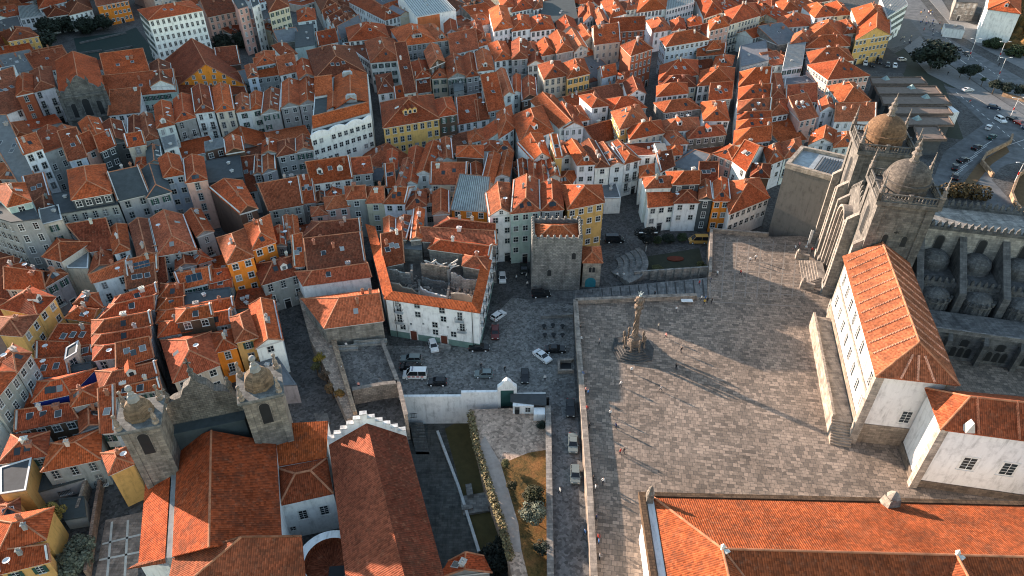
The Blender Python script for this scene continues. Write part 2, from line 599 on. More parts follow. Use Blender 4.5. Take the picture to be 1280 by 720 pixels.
def house(pts, typ, rc, wc, h, opts, row, s=None):
    FL, FR, BL = [at(p[0], p[1], h) for p in pts[:3]]
    BR = at(*pts[3], h) if len(pts) > 3 else FR + BL - FL
    # keep depth sensible where two photographed edges nearly coincide
    q = [FL, FR, BR, BL]
    if (FR - FL).cross(BL - FL).z < 0:
        print('BAD ORIENT', row, pts)
    z0 = 0.0
    pitch = 1.0
    for o in opts:
        if o[0] == 'p' and len(o) > 1: pitch = float(o[1:])
        if o[0] == 'z': z0 = float(o[1:])
    cen = sum(q, Vector()) / 4
    root = thing('house', '', 'house', (cen.x, cen.y, z0))
    wcol = jit(WALLC[wc][0])
    rcol = jit(ROOFC[rc][0], 0.24)
    # walls
    b = MB()
    b.prism([(p.x, p.y) for p in q], z0 - 0.5, h, 0, cap=(typ == 'F'))
    oq = offset_quad(q, 0.32 if typ != 'F' else 0.0)
    tiles, _, _ = roof_polys(oq, typ, h, pitch)
    t2, gab, ridge = roof_polys(q, typ, h, pitch)
    for g in gab: b.poly(g, 0)
    # cornice under the eave of the street front
    if typ != 'F':
        b2 = offset_quad(q, 0.16)
        b.prism([(p.x, p.y) for p in b2], h - 0.42, h - 0.06, 1, cap=False, bottom=True)
    b.build('wall', ['stone' if wc == 's' else 'wall', 'frame'], root, wcol)
    # roof
    r = MB()
    if typ == 'F':
        r.poly([Vector((p.x, p.y, h - 0.55)) for p in q], 0)
        inner = offset_quad(q, -0.3)
        for i in range(4):
            j = (i + 1) % 4
            a, c = q[i], q[j]; ia, ic = inner[i], inner[j]
            r.poly([(a.x, a.y, h + .12), (c.x, c.y, h + .12), (ic.x, ic.y, h + .12), (ia.x, ia.y, h + .12)], 1)
            r.poly([(ia.x, ia.y, h + .12), (ic.x, ic.y, h + .12), (ic.x, ic.y, h - .55), (ia.x, ia.y, h - .55)], 1)
            r.poly([(a.x, a.y, h - .2), (c.x, c.y, h - .2), (c.x, c.y, h + .12), (a.x, a.y, h + .12)], 1)
        # the slab must sit above the wall cap
        r.v = [(x, y, z if z > h - 0.3 else z + 0.56) for x, y, z in r.v]
        r.build('roof', ['roof' if rc in 'ord' else 'plain', 'frame' if wc in 'wcy' else 'plain'], root, rcol)
    else:
        for t in tiles: r.poly(t, 0)
        A = [Vector((p.x, p.y, h)) for p in oq]
        for t in tiles:                      # a real edge all round
            n = len(t)
            for i in range(n):
                p1, p2 = Vector(t[i]), Vector(t[(i + 1) % n])
                share = sum(1 for tt in tiles if any((Vector(x) - p1).length < 1e-3 for x in tt) and any((Vector(x) - p2).length < 1e-3 for x in tt))
                if share == 1:
                    dn = Vector((0, 0, -0.16))
                    r.poly([p1 + dn, p2 + dn, p2, p1], 0)
        # ridge and hip capping tiles
        caps = []
        seen = set()
        for t in tiles:
            n = len(t)
            for i in range(n):
                p1, p2 = Vector(t[i]), Vector(t[(i + 1) % n])
                if p1.z < h + .05 and p2.z < h + .05: continue
                key = tuple(sorted((tuple(round(c, 1) for c in p1), tuple(round(c, 1) for c in p2))))
                if key in seen or (p1 - p2).length < .3: continue
                seen.add(key)
                r.tube(p1, p2, 0.15, 0.15, 5, 1)
        r.build('roof', ['roof' if rc in 'ord' else ('metal' if rc == 'w' else 'plain'), RIDGE], root, rcol)
    if rc == 'w':
        rb_ = MB(); f_ = tiles[0]
        for k in range(17):
            u = (k + .5) / 17
            rb_.tube(f_[0].lerp(f_[1], u) + Vector((0, 0, .06)), f_[3].lerp(f_[2], u) + Vector((0, 0, .06)), .13, .13, 4)
        rb_.build('roof_rib', 'plain', root, (.16, .17, .17))
    # fire walls standing a little above the tiles
    if typ in 'GNWQS' and 'bare' not in opts and 'nofw' not in opts:
        sides = []
        if typ == 'G' or typ == 'S': sides = [(q[1], q[2]), (q[3], q[0])]
        elif typ == 'W': sides = [(q[1], q[2])]
        elif typ == 'N': sides = [(q[1], q[2]), (q[3], q[0])]
        elif typ == 'Q': sides = [(q[1], q[2]), (q[3], q[0])]
        for a, c in sides:
            if random.random() > .38: continue
            e_ = (c - a).normalized(); nn = Vector((e_.y, -e_.x, 0)) * .13
            prof = []
            for k in range(5):
                v = a.lerp(c, k / 4)
                zt = h
                if typ == 'G' and ridge: zt = h + (ridge[0].z - h) * (1 - abs(k / 2 - 1))
                if typ == 'W' and ridge: zt = h + (ridge[0].z - h) * (1 - abs(k / 2 - 1))
                if typ == 'S': zt = h + (ridge[0].z - h) * (k / 4 if a is q[1] else 1 - k / 4)
                prof.append(Vector((v.x, v.y, zt + .42)))
            pw_ = MB()
            for k in range(4):
                A_, C_ = prof[k], prof[k + 1]
                lo_ = Vector((0, 0, -.9))
                pw_.poly([A_ + nn, C_ + nn, C_ - nn, A_ - nn][::-1])
                pw_.poly([A_ + nn + lo_, C_ + nn + lo_, C_ + nn, A_ + nn]); pw_.poly([C_ - nn + lo_, A_ - nn + lo_, A_ - nn, C_ - nn])
            for v, s_ in ((prof[0], 1), (prof[-1], -1)):
                f_ = [v + nn + Vector((0, 0, -.9)), v + nn, v - nn, v - nn + Vector((0, 0, -.9))]
                pw_.poly(f_ if s_ > 0 else f_[::-1])
            pw_.build('fire_wall', 'plain', root, jit(random.choice([(.62, .6, .56), (.5, .47, .43), (.7, .69, .66)])))
    # openings
    wins = []
    kind = random.choice([0, 0, 1, 2, 2])
    if 'k0' in opts: kind = 0
    if 'k1' in opts: kind = 1
    if 'k2' in opts: kind = 2
    pw = random.choice([1.9, 2.1, 2.4])
    if 'noW' not in opts: edge_windows(root, q[0], q[1], h, z0, wc, kind, wins, pitch_w=pw)
    if 'L' in opts: edge_windows(root, q[3], q[0], h, z0, wc, kind, wins, pitch_w=pw)
    if 'R' in opts: edge_windows(root, q[1], q[2], h, z0, wc, kind, wins, pitch_w=pw)
    rise = (Vector(ridge[0]).z - h) if ridge else 0
    if typ == 'N' and rise > 1.6 and 'noW' not in opts:
        m = (q[0] + q[1]) / 2; e = q[1] - q[0]
        wins.append(inst('window', WINS, root, (m.x, m.y, h + .25), math.atan2(e.y, e.x)))
    # roof furniture
    furn = []
    big = [t for t in t2 if len(t) == 4]
    fronts = [t for t in t2 if (t[0].xy - q[0].xy).length < .05 and (t[1].xy - q[1].xy).length < .05]
    front = fronts[0] if fronts else (big[0] if big else None)
    area = (q[1] - q[0]).length * (q[3] - q[0]).length
    if typ != 'F' and big and 'bare' not in opts:
        for k in range(random.choice([0, 1, 1, 2] if area < 120 else [1, 2, 2, 3])):
            f = random.choice(big)
            furn.append(on_roof('chimney', random.choice([CHIM, CHIM, CHIM2]), root, f, random.uniform(.12, .88), random.uniform(.6, .95),
                                jit(random.choice([(0.6, 0.57, 0.52), (0.42, 0.38, 0.34), (0.34, 0.15, 0.09), (0.36, 0.16, 0.10), (0.30, 0.29, 0.28)])), 0, True))
        nsk = random.choice([0, 0, 1, 1, 2, 3])
        for o in opts:
            if o[0] == 's' and o[1:].isdigit(): nsk = int(o[1:])
        for k in range(nsk):
            f = front if 'sF' in opts or random.random() < .6 else random.choice(big)
            furn.append(on_roof('skylight', SKY, root, f, (k + 1) / (nsk + 1) + random.uniform(-.04, .04), random.uniform(.4, .62), lift=0.05))
        if random.random() < .16 or 'dish' in opts:
            furn.append(on_roof('satellite_dish', DISH, root, random.choice(big), random.uniform(.2, .8), random.uniform(.3, .8), (0.7, 0.7, 0.7), 0.9, True))
        if typ in 'GHQW' and random.random() < .16 and not any(o[0] in 'Ds' for o in opts) and area > 45:
            dormer(root, front, random.uniform(.4, .6), (.66, .65, .62), rcol, furn)
        for o in opts:
            if o[0] == 'D' and o[1:].isdigit():
                nd = int(o[1:])
                for k in range(nd):
                    dormer(root, front, (k + 0.5) / nd if len(front) == 4 else .3 + .4 * (k + .5) / nd, wcol, rcol, furn)
            if o == 'solar':
                furn.append(on_roof('solar_panel', SOLAR, root, front, 0.5, 0.5, (0.3, 0.32, 0.33), 0.1))
    elif typ == 'F' and area > 30:
        for k in range(random.choice([1, 2, 3])):
            u, v = random.uniform(.2, .8), random.uniform(.2, .8)
            p = q[0].lerp(q[1], u).lerp(q[3].lerp(q[2], u), v)
            furn.append(inst('roof_vent', CHIM2, root, (p.x, p.y, h), random.uniform(0, 3), (0.8, 0.8, 0.6), (0.5, 0.5, 0.49)))
    HOUSES.append(dict(root=root, typ=typ, rc=rc, wc=wc, row=row, cen=Vector((cen.x, cen.y, h + rise * .5)), wins=wins, furn=furn,
                       w=(q[1] - q[0]).length, q=q, h=h, opts=opts))
    return root

def dormer(root, face, u, wcol, rcol, furn):
    p, n, e = place_on(face, u, 0.38)
    if n.z < 0: n = -n
    rz = math.atan2(e.y, e.x)
    if 'm' not in DORM:
        b = MB()
        b.box((0, 1.0, -0.6), (1.5, 2.0, 2.0), mi=0)
        b.poly([(-.75, 0, 1.4), (.75, 0, 1.4), (0, 0, 2.0)], 0)
        b.box((0, -0.03, 0.15), (1.0, 0.06, 1.1), mi=1)
        b.box((0, -0.07, 0.25), (0.8, 0.04, 0.9), mi=2)
        DORM['m'] = b.mesh('dormer', ['wall', 'frame', 'glass'])
        c = MB()
        c.poly([(-.95, -.15, 1.32), (0, -.15, 2.08), (0, 2.9, 2.08), (-.95, 2.1, 1.32)][::-1])
        c.poly([(.95, -.15, 1.32), (.95, 2.1, 1.32), (0, 2.9, 2.08), (0, -.15, 2.08)][::-1])
        DORM['r'] = c.mesh('dormer_roof', ['roof'])
    o = inst('dormer', DORM['m'], root, p, rz, color=wcol)
    r = inst('dormer_roof', DORM['r'], o, (0, 0, 0), 0, color=rcol, world=False)
    furn.append(o)
DORM = {}
DISH = dish_mesh()
RIDGE = m_fixed('ridge_tiles', (0.40, 0.17, 0.09), 0.85, var=0.35)

def load_rows(text):
    row, ox, oy, s = '', 0, 0, 1
    for ln in text.strip().splitlines():
        ln = ln.strip()
        if not ln: continue
        if ln.startswith('#'):
            a, b = ln[1:].split('|')
            if a.strip(): row = a.strip()
            ox, oy, s = [float(x) for x in b.split()]
            continue
        c, o = ln.split('|')
        c = [float(x) for x in c.split()]
        o = o.split()
        pts = [(ox + c[i] / s, oy + c[i + 1] / s) for i in range(0, len(c), 2)]
        house(pts, o[0], o[1], o[2], float(o[3]), o[4:], row)
ROWS = '''
#beside the tall white block | 0 0 4
40 205 190 178 0 165 | H r y 11
100 95 215 75 90 30 190 25 | F w w 6
-20 172 110 132 -20 100 90 80 | F g w 5
195 42 330 5 180 -35 | H r w 8
240 85 350 68 215 50 | H d w 8
345 75 460 45 330 20 | H d w 8
485 30 640 0 470 -40 | G d O 10 k1
1040 85 1180 55 990 5 | G d p 14 k0
1190 45 1240 30 1165 0 | F k p 20
1262 40 1300 20 1240 -30 | F k w 20
#beside the dark baroque church | 0 0 4
0 400 75 385 0 340 | F g w 9
0 580 110 540 0 470 | S d w 9
535 402 750 372 525 335 | S r w 12 k0
520 492 880 455 533 432 | S r t 10 k2
752 432 868 425 745 325 | N d w 12 noW
900 492 1235 465 885 436 | S d n 5 noW
# | 0 90 8
165 240 325 205 170 60 | N r R 14 k0
325 203 545 145 300 0 | H r w 13 k2
#behind the ochre gable hall | 160 90 8
1200 60 1300 40 1170 -60 | H o b 13
# | 0 0 4
1090 330 1200 318 1085 285 | S d n 8 noW
#below the dark baroque church | 0 90 8
-220 790 105 738 -200 600 | N r g 12
120 730 360 655 0 560 | H o c 12
360 740 640 725 370 600 | N r g 12
660 735 880 700 540 590 | N o g 12
880 703 1100 655 790 510 | N o g 12
1060 722 1290 690 1010 530 | N d g 12
# | 160 90 8
0 716 150 700 0 470 | N d g 12
160 690 300 660 105 450 | Q o g 12
#below the ochre gable hall | 160 90 8
290 560 460 520 265 340 | Q o w 13 k2
475 500 670 450 455 280 | Q r g 12
670 410 860 385 635 170 | Q r w 13 k2
880 400 1060 375 850 160 | Q o c 13 k0
1085 400 1225 380 1080 250 | Q o w 12 k0
1225 380 1345 355 1220 230 | Q o w 12 k0
#above the white curved parapet building | 320 0 4
0 330 95 312 0 272 | H o b 13
0 388 115 372 0 338 | S o g 10
120 375 205 355 105 303 | G o w 12
28 570 118 555 40 465 | N r g 12
125 540 213 525 128 418 | N o g 12 k1
218 525 305 512 213 402 | N o g 12
215 395 295 380 195 318 | N r g 13
300 390 548 362 255 255 | H d p 14 D0 s3
#west of the slanting dark street | 320 0 4
130 280 205 268 80 228 | H r w 10
315 228 408 208 300 180 | G r w 9
195 240 295 225 195 130 | F k t 10 noW
210 108 300 95 205 55 | H r w 10
65 60 165 30 50 -10 | H d c 18 k0
330 60 420 30 290 -15 | H d g 9
345 100 412 62 328 68 | G d w 9
378 125 442 87 348 98 | G d w 9
402 150 468 105 378 122 | G d w 9
425 195 530 135 400 150 | G g b 8
#east of the slanting dark street | 320 0 4
645 100 720 78 465 8 540 -28 | H r w 9 L k0
465 205 665 185 450 140 | H r w 11 s2
575 312 735 298 545 208 | H o w 12 k0 s1
597 332 742 315 432 215 600 195 | F d w 9 L k2
730 228 900 206 675 148 | H o g 13 D4
900 206 968 198 830 130 | H o g 12 D1
745 465 798 458 708 330 | S d w 11
612 468 692 455 598 375 | P d w 10
700 502 748 492 690 445 | G r w 8
#above the yellow corner house | 320 0 4
800 392 872 380 778 312 | H r g 11
805 465 872 455 800 408 | S d g 8
870 340 943 308 842 258 | N o n 13
880 392 957 385 873 345 | H o c 10
962 392 1052 380 945 295 | N r g 11
1052 385 1115 375 1038 283 | Q r g 11
990 460 1040 450 985 400 | F g g 9
1107 355 1190 345 1092 268 | Q o w 12
#above the round stone chimney yard | 320 0 4
945 172 1010 158 940 120 | N r w 9
975 272 1110 240 955 170 | G r w 9
1030 205 1095 190 1010 145 | H r w 9
1075 185 1140 170 1060 118 | H d g 9
1100 235 1175 215 1095 188 | H o w 9
1190 155 1285 135 1165 48 | H o w 12
1225 40 1290 30 1215 -5 | H o w 10
1195 305 1285 292 1160 220 | H o w 11
#beside the yellow corner house | 320 0 4
637 638 915 590 625 515 | H r y 13 D3 k0 bare0
916 582 1003 568 893 500 | H r n 13 k0
1012 620 1112 602 1005 545 | S r w 7
1112 602 1165 592 1098 545 | S r w 7
1163 556 1242 540 1128 455 | S r g 9
1240 480 1290 468 1203 360 | N o w 11
1215 690 1290 640 1205 568 | H o w 11
1065 712 1140 695 1060 660 | H o w 8
1150 705 1285 680 1135 645 | N r w 8
#along the top edge of the photo | 640 0 4
0 60 108 38 0 5 | H r w 9
108 48 152 36 110 10 | H o w 9
145 130 330 92 140 10 | F k k 8 noW
330 85 385 75 335 38 | H o w 8
360 110 420 92 352 40 | N o w 8
430 126 482 112 403 65 | N o k 9
490 88 570 66 445 10 | H o w 9 D2
625 62 770 42 640 -5 | H o w 11 k0
772 50 912 12 765 -40 | F w w 11 k1
960 90 1050 60 920 -5 | H r w 9
1085 122 1242 76 1065 55 | H r c 13 k2
1240 84 1290 58 1185 35 | H r y 11
#along the upper left lane | 640 0 4
0 155 97 140 -10 90 | H o w 11
95 156 215 140 75 95 | H r w 10
240 166 332 150 220 110 | N r g 9
365 206 415 194 320 140 | N o w 10
415 222 540 206 400 140 | G r c 14 k0
490 160 662 148 488 112 | G r R 12
595 277 702 242 545 228 | H r R 15 k0
#west of the narrow straight street | 640 0 4
0 297 78 290 0 210 | Q r g 12 k2
70 270 130 262 60 218 | H o w 11
80 327 155 318 80 276 | N r w 10
150 278 226 264 125 215 | Q o g 12
225 266 306 250 185 180 | Q o g 13 k2
310 262 378 240 262 178 | N o c 12
450 388 522 370 430 345 | G r b 9
#around the ochre and brown pair | 640 0 4
162 396 276 376 132 325 | H r c 12 k0
278 392 388 366 253 318 | H o y 12 k0
50 502 126 486 45 405 | N r n 9
0 472 42 460 0 388 | N r w 10
580 480 668 466 558 412 | N d w 9
520 415 575 405 528 372 | H r w 8
#east of the narrow straight street | 640 0 4
770 232 985 196 742 195 910 150 | H o b 14 L k1
710 160 800 146 672 105 | H o w 9
800 152 870 140 790 105 | H r w 9
880 130 950 118 875 98 | H o n 9
990 152 1085 128 983 105 | H o p 13
925 280 1062 268 930 240 | G o g 9
972 250 1045 240 970 212 | P o n 11 noW
1005 332 1100 326 1020 285 | H o n 8
#along the second narrow street | 640 0 4
735 402 930 372 742 328 | H r c 10
735 442 920 430 735 392 | H d c 9
725 482 880 464 725 432 | H r w 10
930 428 1106 412 945 355 | H o w 10
985 500 1095 490 990 455 | S r g 8
760 562 945 540 712 515 | H o s 9
960 602 1086 600 945 512 | H o w 9
1145 335 1285 300 1140 230 | F g g 9
#in the sawtooth block | 640 0 4
1136 432 1290 420 1140 362 | W o w 11 s0
1132 503 1290 495 1136 440 | W r w 11 s3 sF
1130 560 1290 552 1132 508 | W o w 11 s3 sF
1128 602 1290 596 1130 566 | W r w 10 s2
1124 650 1290 640 1126 606 | W o w 10
1110 722 1290 700 1115 655 | W o w 10
#left of the ochre tall gable | 640 0 4
237 640 345 630 95 505 210 480 | N o w 10
262 640 356 632 205 535 | N r w 10
310 610 386 596 268 542 | H o w 9
400 536 482 525 338 480 | H o w 11
505 552 672 536 448 500 | H r g 10
45 716 205 655 0 580 | H o w 11 D1
#right of the ochre tall gable | 640 0 4
540 645 682 605 498 560 | H o y 11 L
590 695 762 662 575 632 | H r c 10 L
755 660 940 642 750 605 | H o w 9
880 692 1068 672 868 645 | H r s 8
800 722 880 715 745 660 | H o w 9
#left of the market sheds | 960 0 4
70 62 152 46 40 12 | H o w 9
235 88 332 76 172 32 | H o w 9
332 78 418 70 285 22 | H o c 9
45 138 212 126 48 92 | H r w 10
110 222 205 206 130 172 | H o w 10
197 192 372 182 212 125 | H o w 10
185 240 408 228 195 198 | H o k 9
215 316 428 300 195 262 | H o w 10 L s2 sF
300 396 506 376 200 325 | H r p 11 L k1 D0
370 522 512 500 298 432 | H o t 10 L
#around the yellow gabled house | 960 0 4
450 122 608 106 418 45 | H o c 12
440 200 612 172 452 105 | N o y 11 k1
380 168 452 160 342 110 | H o w 10
600 82 700 22 560 -10 | F w w 14 L
#beside the grey block | 960 0 4
0 512 90 492 -20 385 | H r w 9
0 582 100 565 0 512 | H o w 9
72 345 172 330 100 212 | F w w 10
82 432 250 412 88 390 | F g w 7
90 517 242 505 84 468 | S r w 8
160 602 246 582 94 535 | S r p 9
265 556 332 545 252 505 | N r w 9
335 605 535 602 332 556 | S o w 8
205 722 330 718 220 660 | N o w 8
330 735 440 725 330 668 | H o w 8
#beside the grey block | 960 180 4
0 105 78 72 -20 20 | H o w 9
82 72 175 42 70 -5 | H o w 9
#in the curved shaded street | 0 180 4
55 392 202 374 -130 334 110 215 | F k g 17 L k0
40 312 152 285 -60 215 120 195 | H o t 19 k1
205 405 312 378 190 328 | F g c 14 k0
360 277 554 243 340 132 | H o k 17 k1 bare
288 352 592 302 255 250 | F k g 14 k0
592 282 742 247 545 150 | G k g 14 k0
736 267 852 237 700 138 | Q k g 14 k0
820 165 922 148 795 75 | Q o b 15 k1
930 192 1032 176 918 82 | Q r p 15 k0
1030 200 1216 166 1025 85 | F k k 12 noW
185 385 290 360 175 290 | N d g 12 noW
150 290 250 270 140 215 | S d n 12 noW
#above the orange roof with white trim | 0 180 8
240 100 420 40 180 -30 | G r w 18 k0
430 95 640 20 410 -60 | F r g 16 k0
690 165 860 125 640 0 | S r b 15
855 85 975 30 760 -50 | G r p 15 k1
1000 75 1150 10 960 -60 | G r k 15 k1
#above the orange roof with white trim | 0 180 8
205 405 375 405 -60 20 195 20 | S g g 11 noW
0 345 230 345 -20 200 150 200 | H o g 8
# | 160 180 8
0 30 170 0 -20 -80 | G r c 15 k0
70 260 205 250 90 140 | H r n 12 noW
200 200 345 185 185 45 | N k t 13 noW
360 60 500 20 330 -60 | F w w 14 k0
770 80 965 30 760 -20 | F w n 13 k1
980 95 1160 65 960 -40 | N r n 13
#below the long shaded facade | 0 270 8
430 402 612 447 575 225 890 262 | H r c 11 bare s2
672 520 882 525 655 440 892 270 | F g c 9 noW
900 350 1140 312 730 195 1090 135 | S d g 10
1140 372 1290 332 1090 140 1260 90 | Q o w 11
890 575 1130 482 960 355 1100 318 | N r g 9
# | 160 270 8
105 412 290 377 20 88 210 38 | N d g 11 s0
300 392 680 327 215 38 555 -5 | Q r g 11 s2 bare0
690 205 850 150 570 -10 720 -60 | N r g 11
# | 160 180 8
1120 695 1290 645 820 440 1140 370 | N r n 13 k0
#below the white curved parapet building | 320 180 8
-20 300 50 290 -10 130 | N d g 11
65 296 195 255 60 108 | N o g 11
60 100 205 85 70 -20 | N r g 12
215 120 400 82 212 -20 | H d g 12 k1
400 82 565 56 395 -45 | N r g 12
560 395 960 338 495 192 915 128 | G r w 11 D2 k1
965 302 1160 282 942 148 | G r g 11 dish
600 592 695 580 590 440 | N d n 8
690 548 850 516 690 425 | H r n 8
455 592 592 576 440 420 | S r g 9
130 660 465 602 0 410 430 328 | G r g 10 k2
#above the narrow dark alley | 320 180 8
560 720 710 700 550 635 | H o p 9
705 652 930 622 680 535 | W o p 10 k1
905 552 1095 537 895 428 | W o g 12 k1
1105 587 1280 582 1105 428 | W o c 11 k1
# | 480 180 8
0 592 205 592 95 432 | W o w 11 k1
225 652 420 612 232 488 | H r w 10
418 602 500 592 420 498 | N r w 9
490 705 650 692 495 488 | N o p 11 noW
#below the yellow corner house | 480 180 8
28 238 125 252 40 68 | N r g 10
30 432 110 427 22 288 | S r w 9
118 428 215 437 195 160 | N r w 10
215 397 325 392 255 50 395 45 | N r w 10
330 292 465 292 430 0 560 -5 | N r w 11
505 152 600 142 480 -5 | N r w 10
575 162 690 152 560 -40 | N o w 10
725 120 990 134 735 25 990 15 | H o n 12 noW
#around the white ribbed metal roof | 480 180 8
470 397 815 397 500 188 840 188 | G r c 11 bare0
870 322 980 322 865 203 | N o w 10
975 372 1090 392 1040 100 1160 110 | N o w 11
1110 332 1250 322 1180 90 1290 90 | N o w 10
1000 62 1130 62 980 -30 | H r w 10
1140 77 1290 72 1085 -20 | H o w 10
675 647 1027 667 770 425 1052 457 | S w O 11 k1 bare
1055 718 1290 695 1020 500 1250 400 | N o w 14 k1
#just above the battlemented tower | 640 180 8
-10 690 280 662 20 368 270 368 | Q r t 15 k1
300 662 510 652 298 400 490 398 | Q r g 15
560 647 917 577 498 415 890 413 | H o y 15 R k1 s0
175 382 265 387 172 158 | N r w 11
265 397 370 392 238 158 | N r w 11
370 332 480 327 328 158 | N r w 11
400 412 590 402 490 280 | H o w 8
70 345 172 352 55 165 | N r g 10
#in the row above the ruined garden | 640 180 8
215 162 375 132 60 -5 300 -95 | N o w 12
440 132 500 127 385 -5 450 -5 | S o y 14 noW
500 132 600 117 440 -5 540 -5 | N o w 11 k1
655 207 830 197 540 -5 650 -25 | Q o w 12 k1
835 232 975 222 700 -5 830 -25 | Q r w 11 k1
985 217 1120 202 860 5 960 15 | N r w 11
1125 192 1280 152 1000 -5 1110 -5 | Q o w 11
930 545 1090 540 780 390 1040 380 | F g w 5 noW
#above the sunken garden | 800 180 8
60 437 310 427 28 338 260 318 | W o w 11 noW
90 627 350 602 58 460 310 448 | S o w 8 k1
330 402 590 392 268 280 580 268 | W o k 12
345 587 590 582 333 468 580 458 | H r w 9 k1
595 552 725 552 600 388 700 378 | N o k 10
735 562 900 557 720 398 880 358 | Q o O 10 k1
900 692 1290 532 830 380 1190 338 | H o w 9 k1
590 382 770 382 590 258 | S d n 9 noW
#in the gardens above the sunken lawn | 800 180 8
735 95 920 162 900 5 1010 50 | H o p 9
925 165 1060 265 1130 10 1250 30 | G r w 9
640 222 740 252 700 148 | H o g 6
1110 322 1290 332 1130 195 | H d n 9 noW
0 332 140 302 0 228 | H o w 9
210 272 340 212 160 158 300 128 | S d w 9
265 112 420 102 270 25 | H o w 8
200 132 290 127 140 -5 250 -5 | F w w 10 noW
#beside the orange corner house | 160 270 8
995 470 1250 400 895 222 1160 128 | H o O 13 k1 s1
530 725 830 655 470 570 830 500 | G o w 9 solar
820 662 1030 612 810 580 1020 560 | S r g 9
830 722 1035 702 830 665 | S r g 8
480 532 680 482 480 408 640 368 | N r g 9
700 472 830 432 620 378 720 348 | H r p 9
0 602 290 532 0 500 300 428 | S o w 10 solar
0 722 265 662 0 602 270 535 | S o w 9
310 702 385 642 300 428 380 418 | S d w 8
# | 320 270 8
-35 332 192 253 -110 90 130 -10 | H o O 13 k1
#between the orange corner house and the alley | 320 270 8
200 292 300 292 190 118 | N r g 10 k2
300 252 380 242 268 15 | N o g 10
352 232 432 227 330 15 | N o g 10
425 252 1045 172 560 55 1035 28 | W d g 10 s0
490 335 1060 257 372 258 1050 165 | W d g 10 s0
528 547 1085 457 512 330 1055 265 | S d g 10 s2
390 502 482 492 388 298 470 278 | S o g 10
475 690 1140 602 400 560 1085 460 | W r w 9 s2 noW
#above the walled terrace | 320 360 4
345 197 632 160 235 55 605 8 | W o s 8 z3 noW
#along the lower left edge | 0 360 8
372 262 542 92 -10 190 300 -10 | H r y 11 k1
214 472 372 272 -10 455 0 290 | H d y 11 k1
640 722 770 642 660 600 | F k c 9
# | 0 450 8
165 115 300 -70 0 0 130 -150 | H r g 13 k1
-80 422 160 122 -250 300 0 40 | H o g 13 k0
#left of the stepped column of roofs | 0 270 8
40 592 190 562 88 500 | H o g 10
450 702 665 577 440 570 600 535 | H o g 9
60 722 440 722 130 470 450 558 | G r g 9
930 662 1290 562 912 600 1280 410 | G o w 10
# | 0 360 8
745 152 1020 187 830 45 970 55 | H o w 10 s1 noW
660 292 922 332 760 162 1040 192 | W o y 9 s1 noW
472 562 920 612 620 428 920 438 | S r g 7 s3 sF
372 722 690 702 400 588 700 598 | S r g 6
690 692 920 652 690 640 920 600 | S r g 7
#in the stepped column of lit hips | 0 360 4
550 102 785 27 580 45 780 -25 | W r g 10
495 157 765 102 550 85 780 28 | W r g 10
465 237 755 182 465 163 750 113 | W o g 10 s1
465 292 750 242 465 235 750 188 | W r g 10
470 357 755 322 470 290 750 248 | W r g 10
590 392 760 342 600 308 750 278 | S o n 11 noW
510 517 785 432 485 418 775 365 | W o g 10
520 547 800 502 515 515 785 440 | W o g 9
510 720 570 715 525 560 590 540 | S o w 8
#in the second column of hips | 0 360 4
795 50 915 40 810 -20 925 -30 | W o g 9
785 112 912 92 800 50 920 40 | W o g 9
925 92 1160 47 920 28 1150 -5 | F k k 9 noW
785 172 1165 92 795 113 1160 45 | W o g 9
885 167 1060 137 885 108 1050 78 | W o n 12 k1
795 242 1150 172 800 170 1155 102 | W o g 9
870 467 1092 382 810 263 1050 222 | H r c 9 k1
1080 317 1180 292 1055 228 1160 203 | H r O 9
1180 267 1285 242 1155 148 1240 113 | H o y 10
# | 320 360 4
0 297 130 257 -30 88 90 68 | N o w 9 k1
#beside the navy blue wall | 0 450 8
330 412 700 332 385 218 930 98 | H r B 9 noW s3 sF
120 542 370 492 230 348 340 368 | S r g 6
165 702 760 582 200 558 700 488 | S r n 7
725 457 1005 397 705 308 960 233 | H o g 9 noW
810 712 1010 642 780 498 1030 448 | N r g 7 noW
320 162 690 142 360 48 680 28 | S r g 7
700 122 920 92 690 58 910 18 | F k g 7 noW
430 222 930 92 400 148 800 108 | F g g 6 noW
#along the bottom left edge | 0 540 4
215 192 495 132 260 58 500 -12 | H o g 7
0 152 230 112 60 18 240 3 | H r g 7
0 312 130 292 0 178 160 128 | F k y 7 noW
0 442 95 402 0 368 90 338 | H r y 6
0 592 222 532 -60 438 260 383 | H o y 7
0 702 240 642 0 620 240 588 | S r y 6
550 207 660 157 515 108 630 78 | H o y 9 noW
'''
load_rows(ROWS)
# ------------------------------------------------------------------ ground, squares, roads
def flat(name, px, z, mat, col, thick=None, kind='structure'):
    """sheet (or slab with real sides) over photographed ground points at height z"""
    P = [at(x, y, z) for x, y in px]
    ar = sum(P[i].x * P[(i + 1) % len(P)].y - P[(i + 1) % len(P)].x * P[i].y for i in range(len(P)))
    if ar < 0: P.reverse()
    b = MB()
    if thick: b.prism([(p.x, p.y) for p in P], z - thick, z, 0)
    else: b.poly(P)
    o = b.build(name, mat, None, col)
    if kind: o['kind'] = kind
    return o

b = MB(); b.poly([(-4000, -1500, -9), (4000, -1500, -9), (4000, 6000, -9), (-4000, 6000, -9)])
structure(b.build('ground', 'cobble', None, (0.08, 0.078, 0.07)))
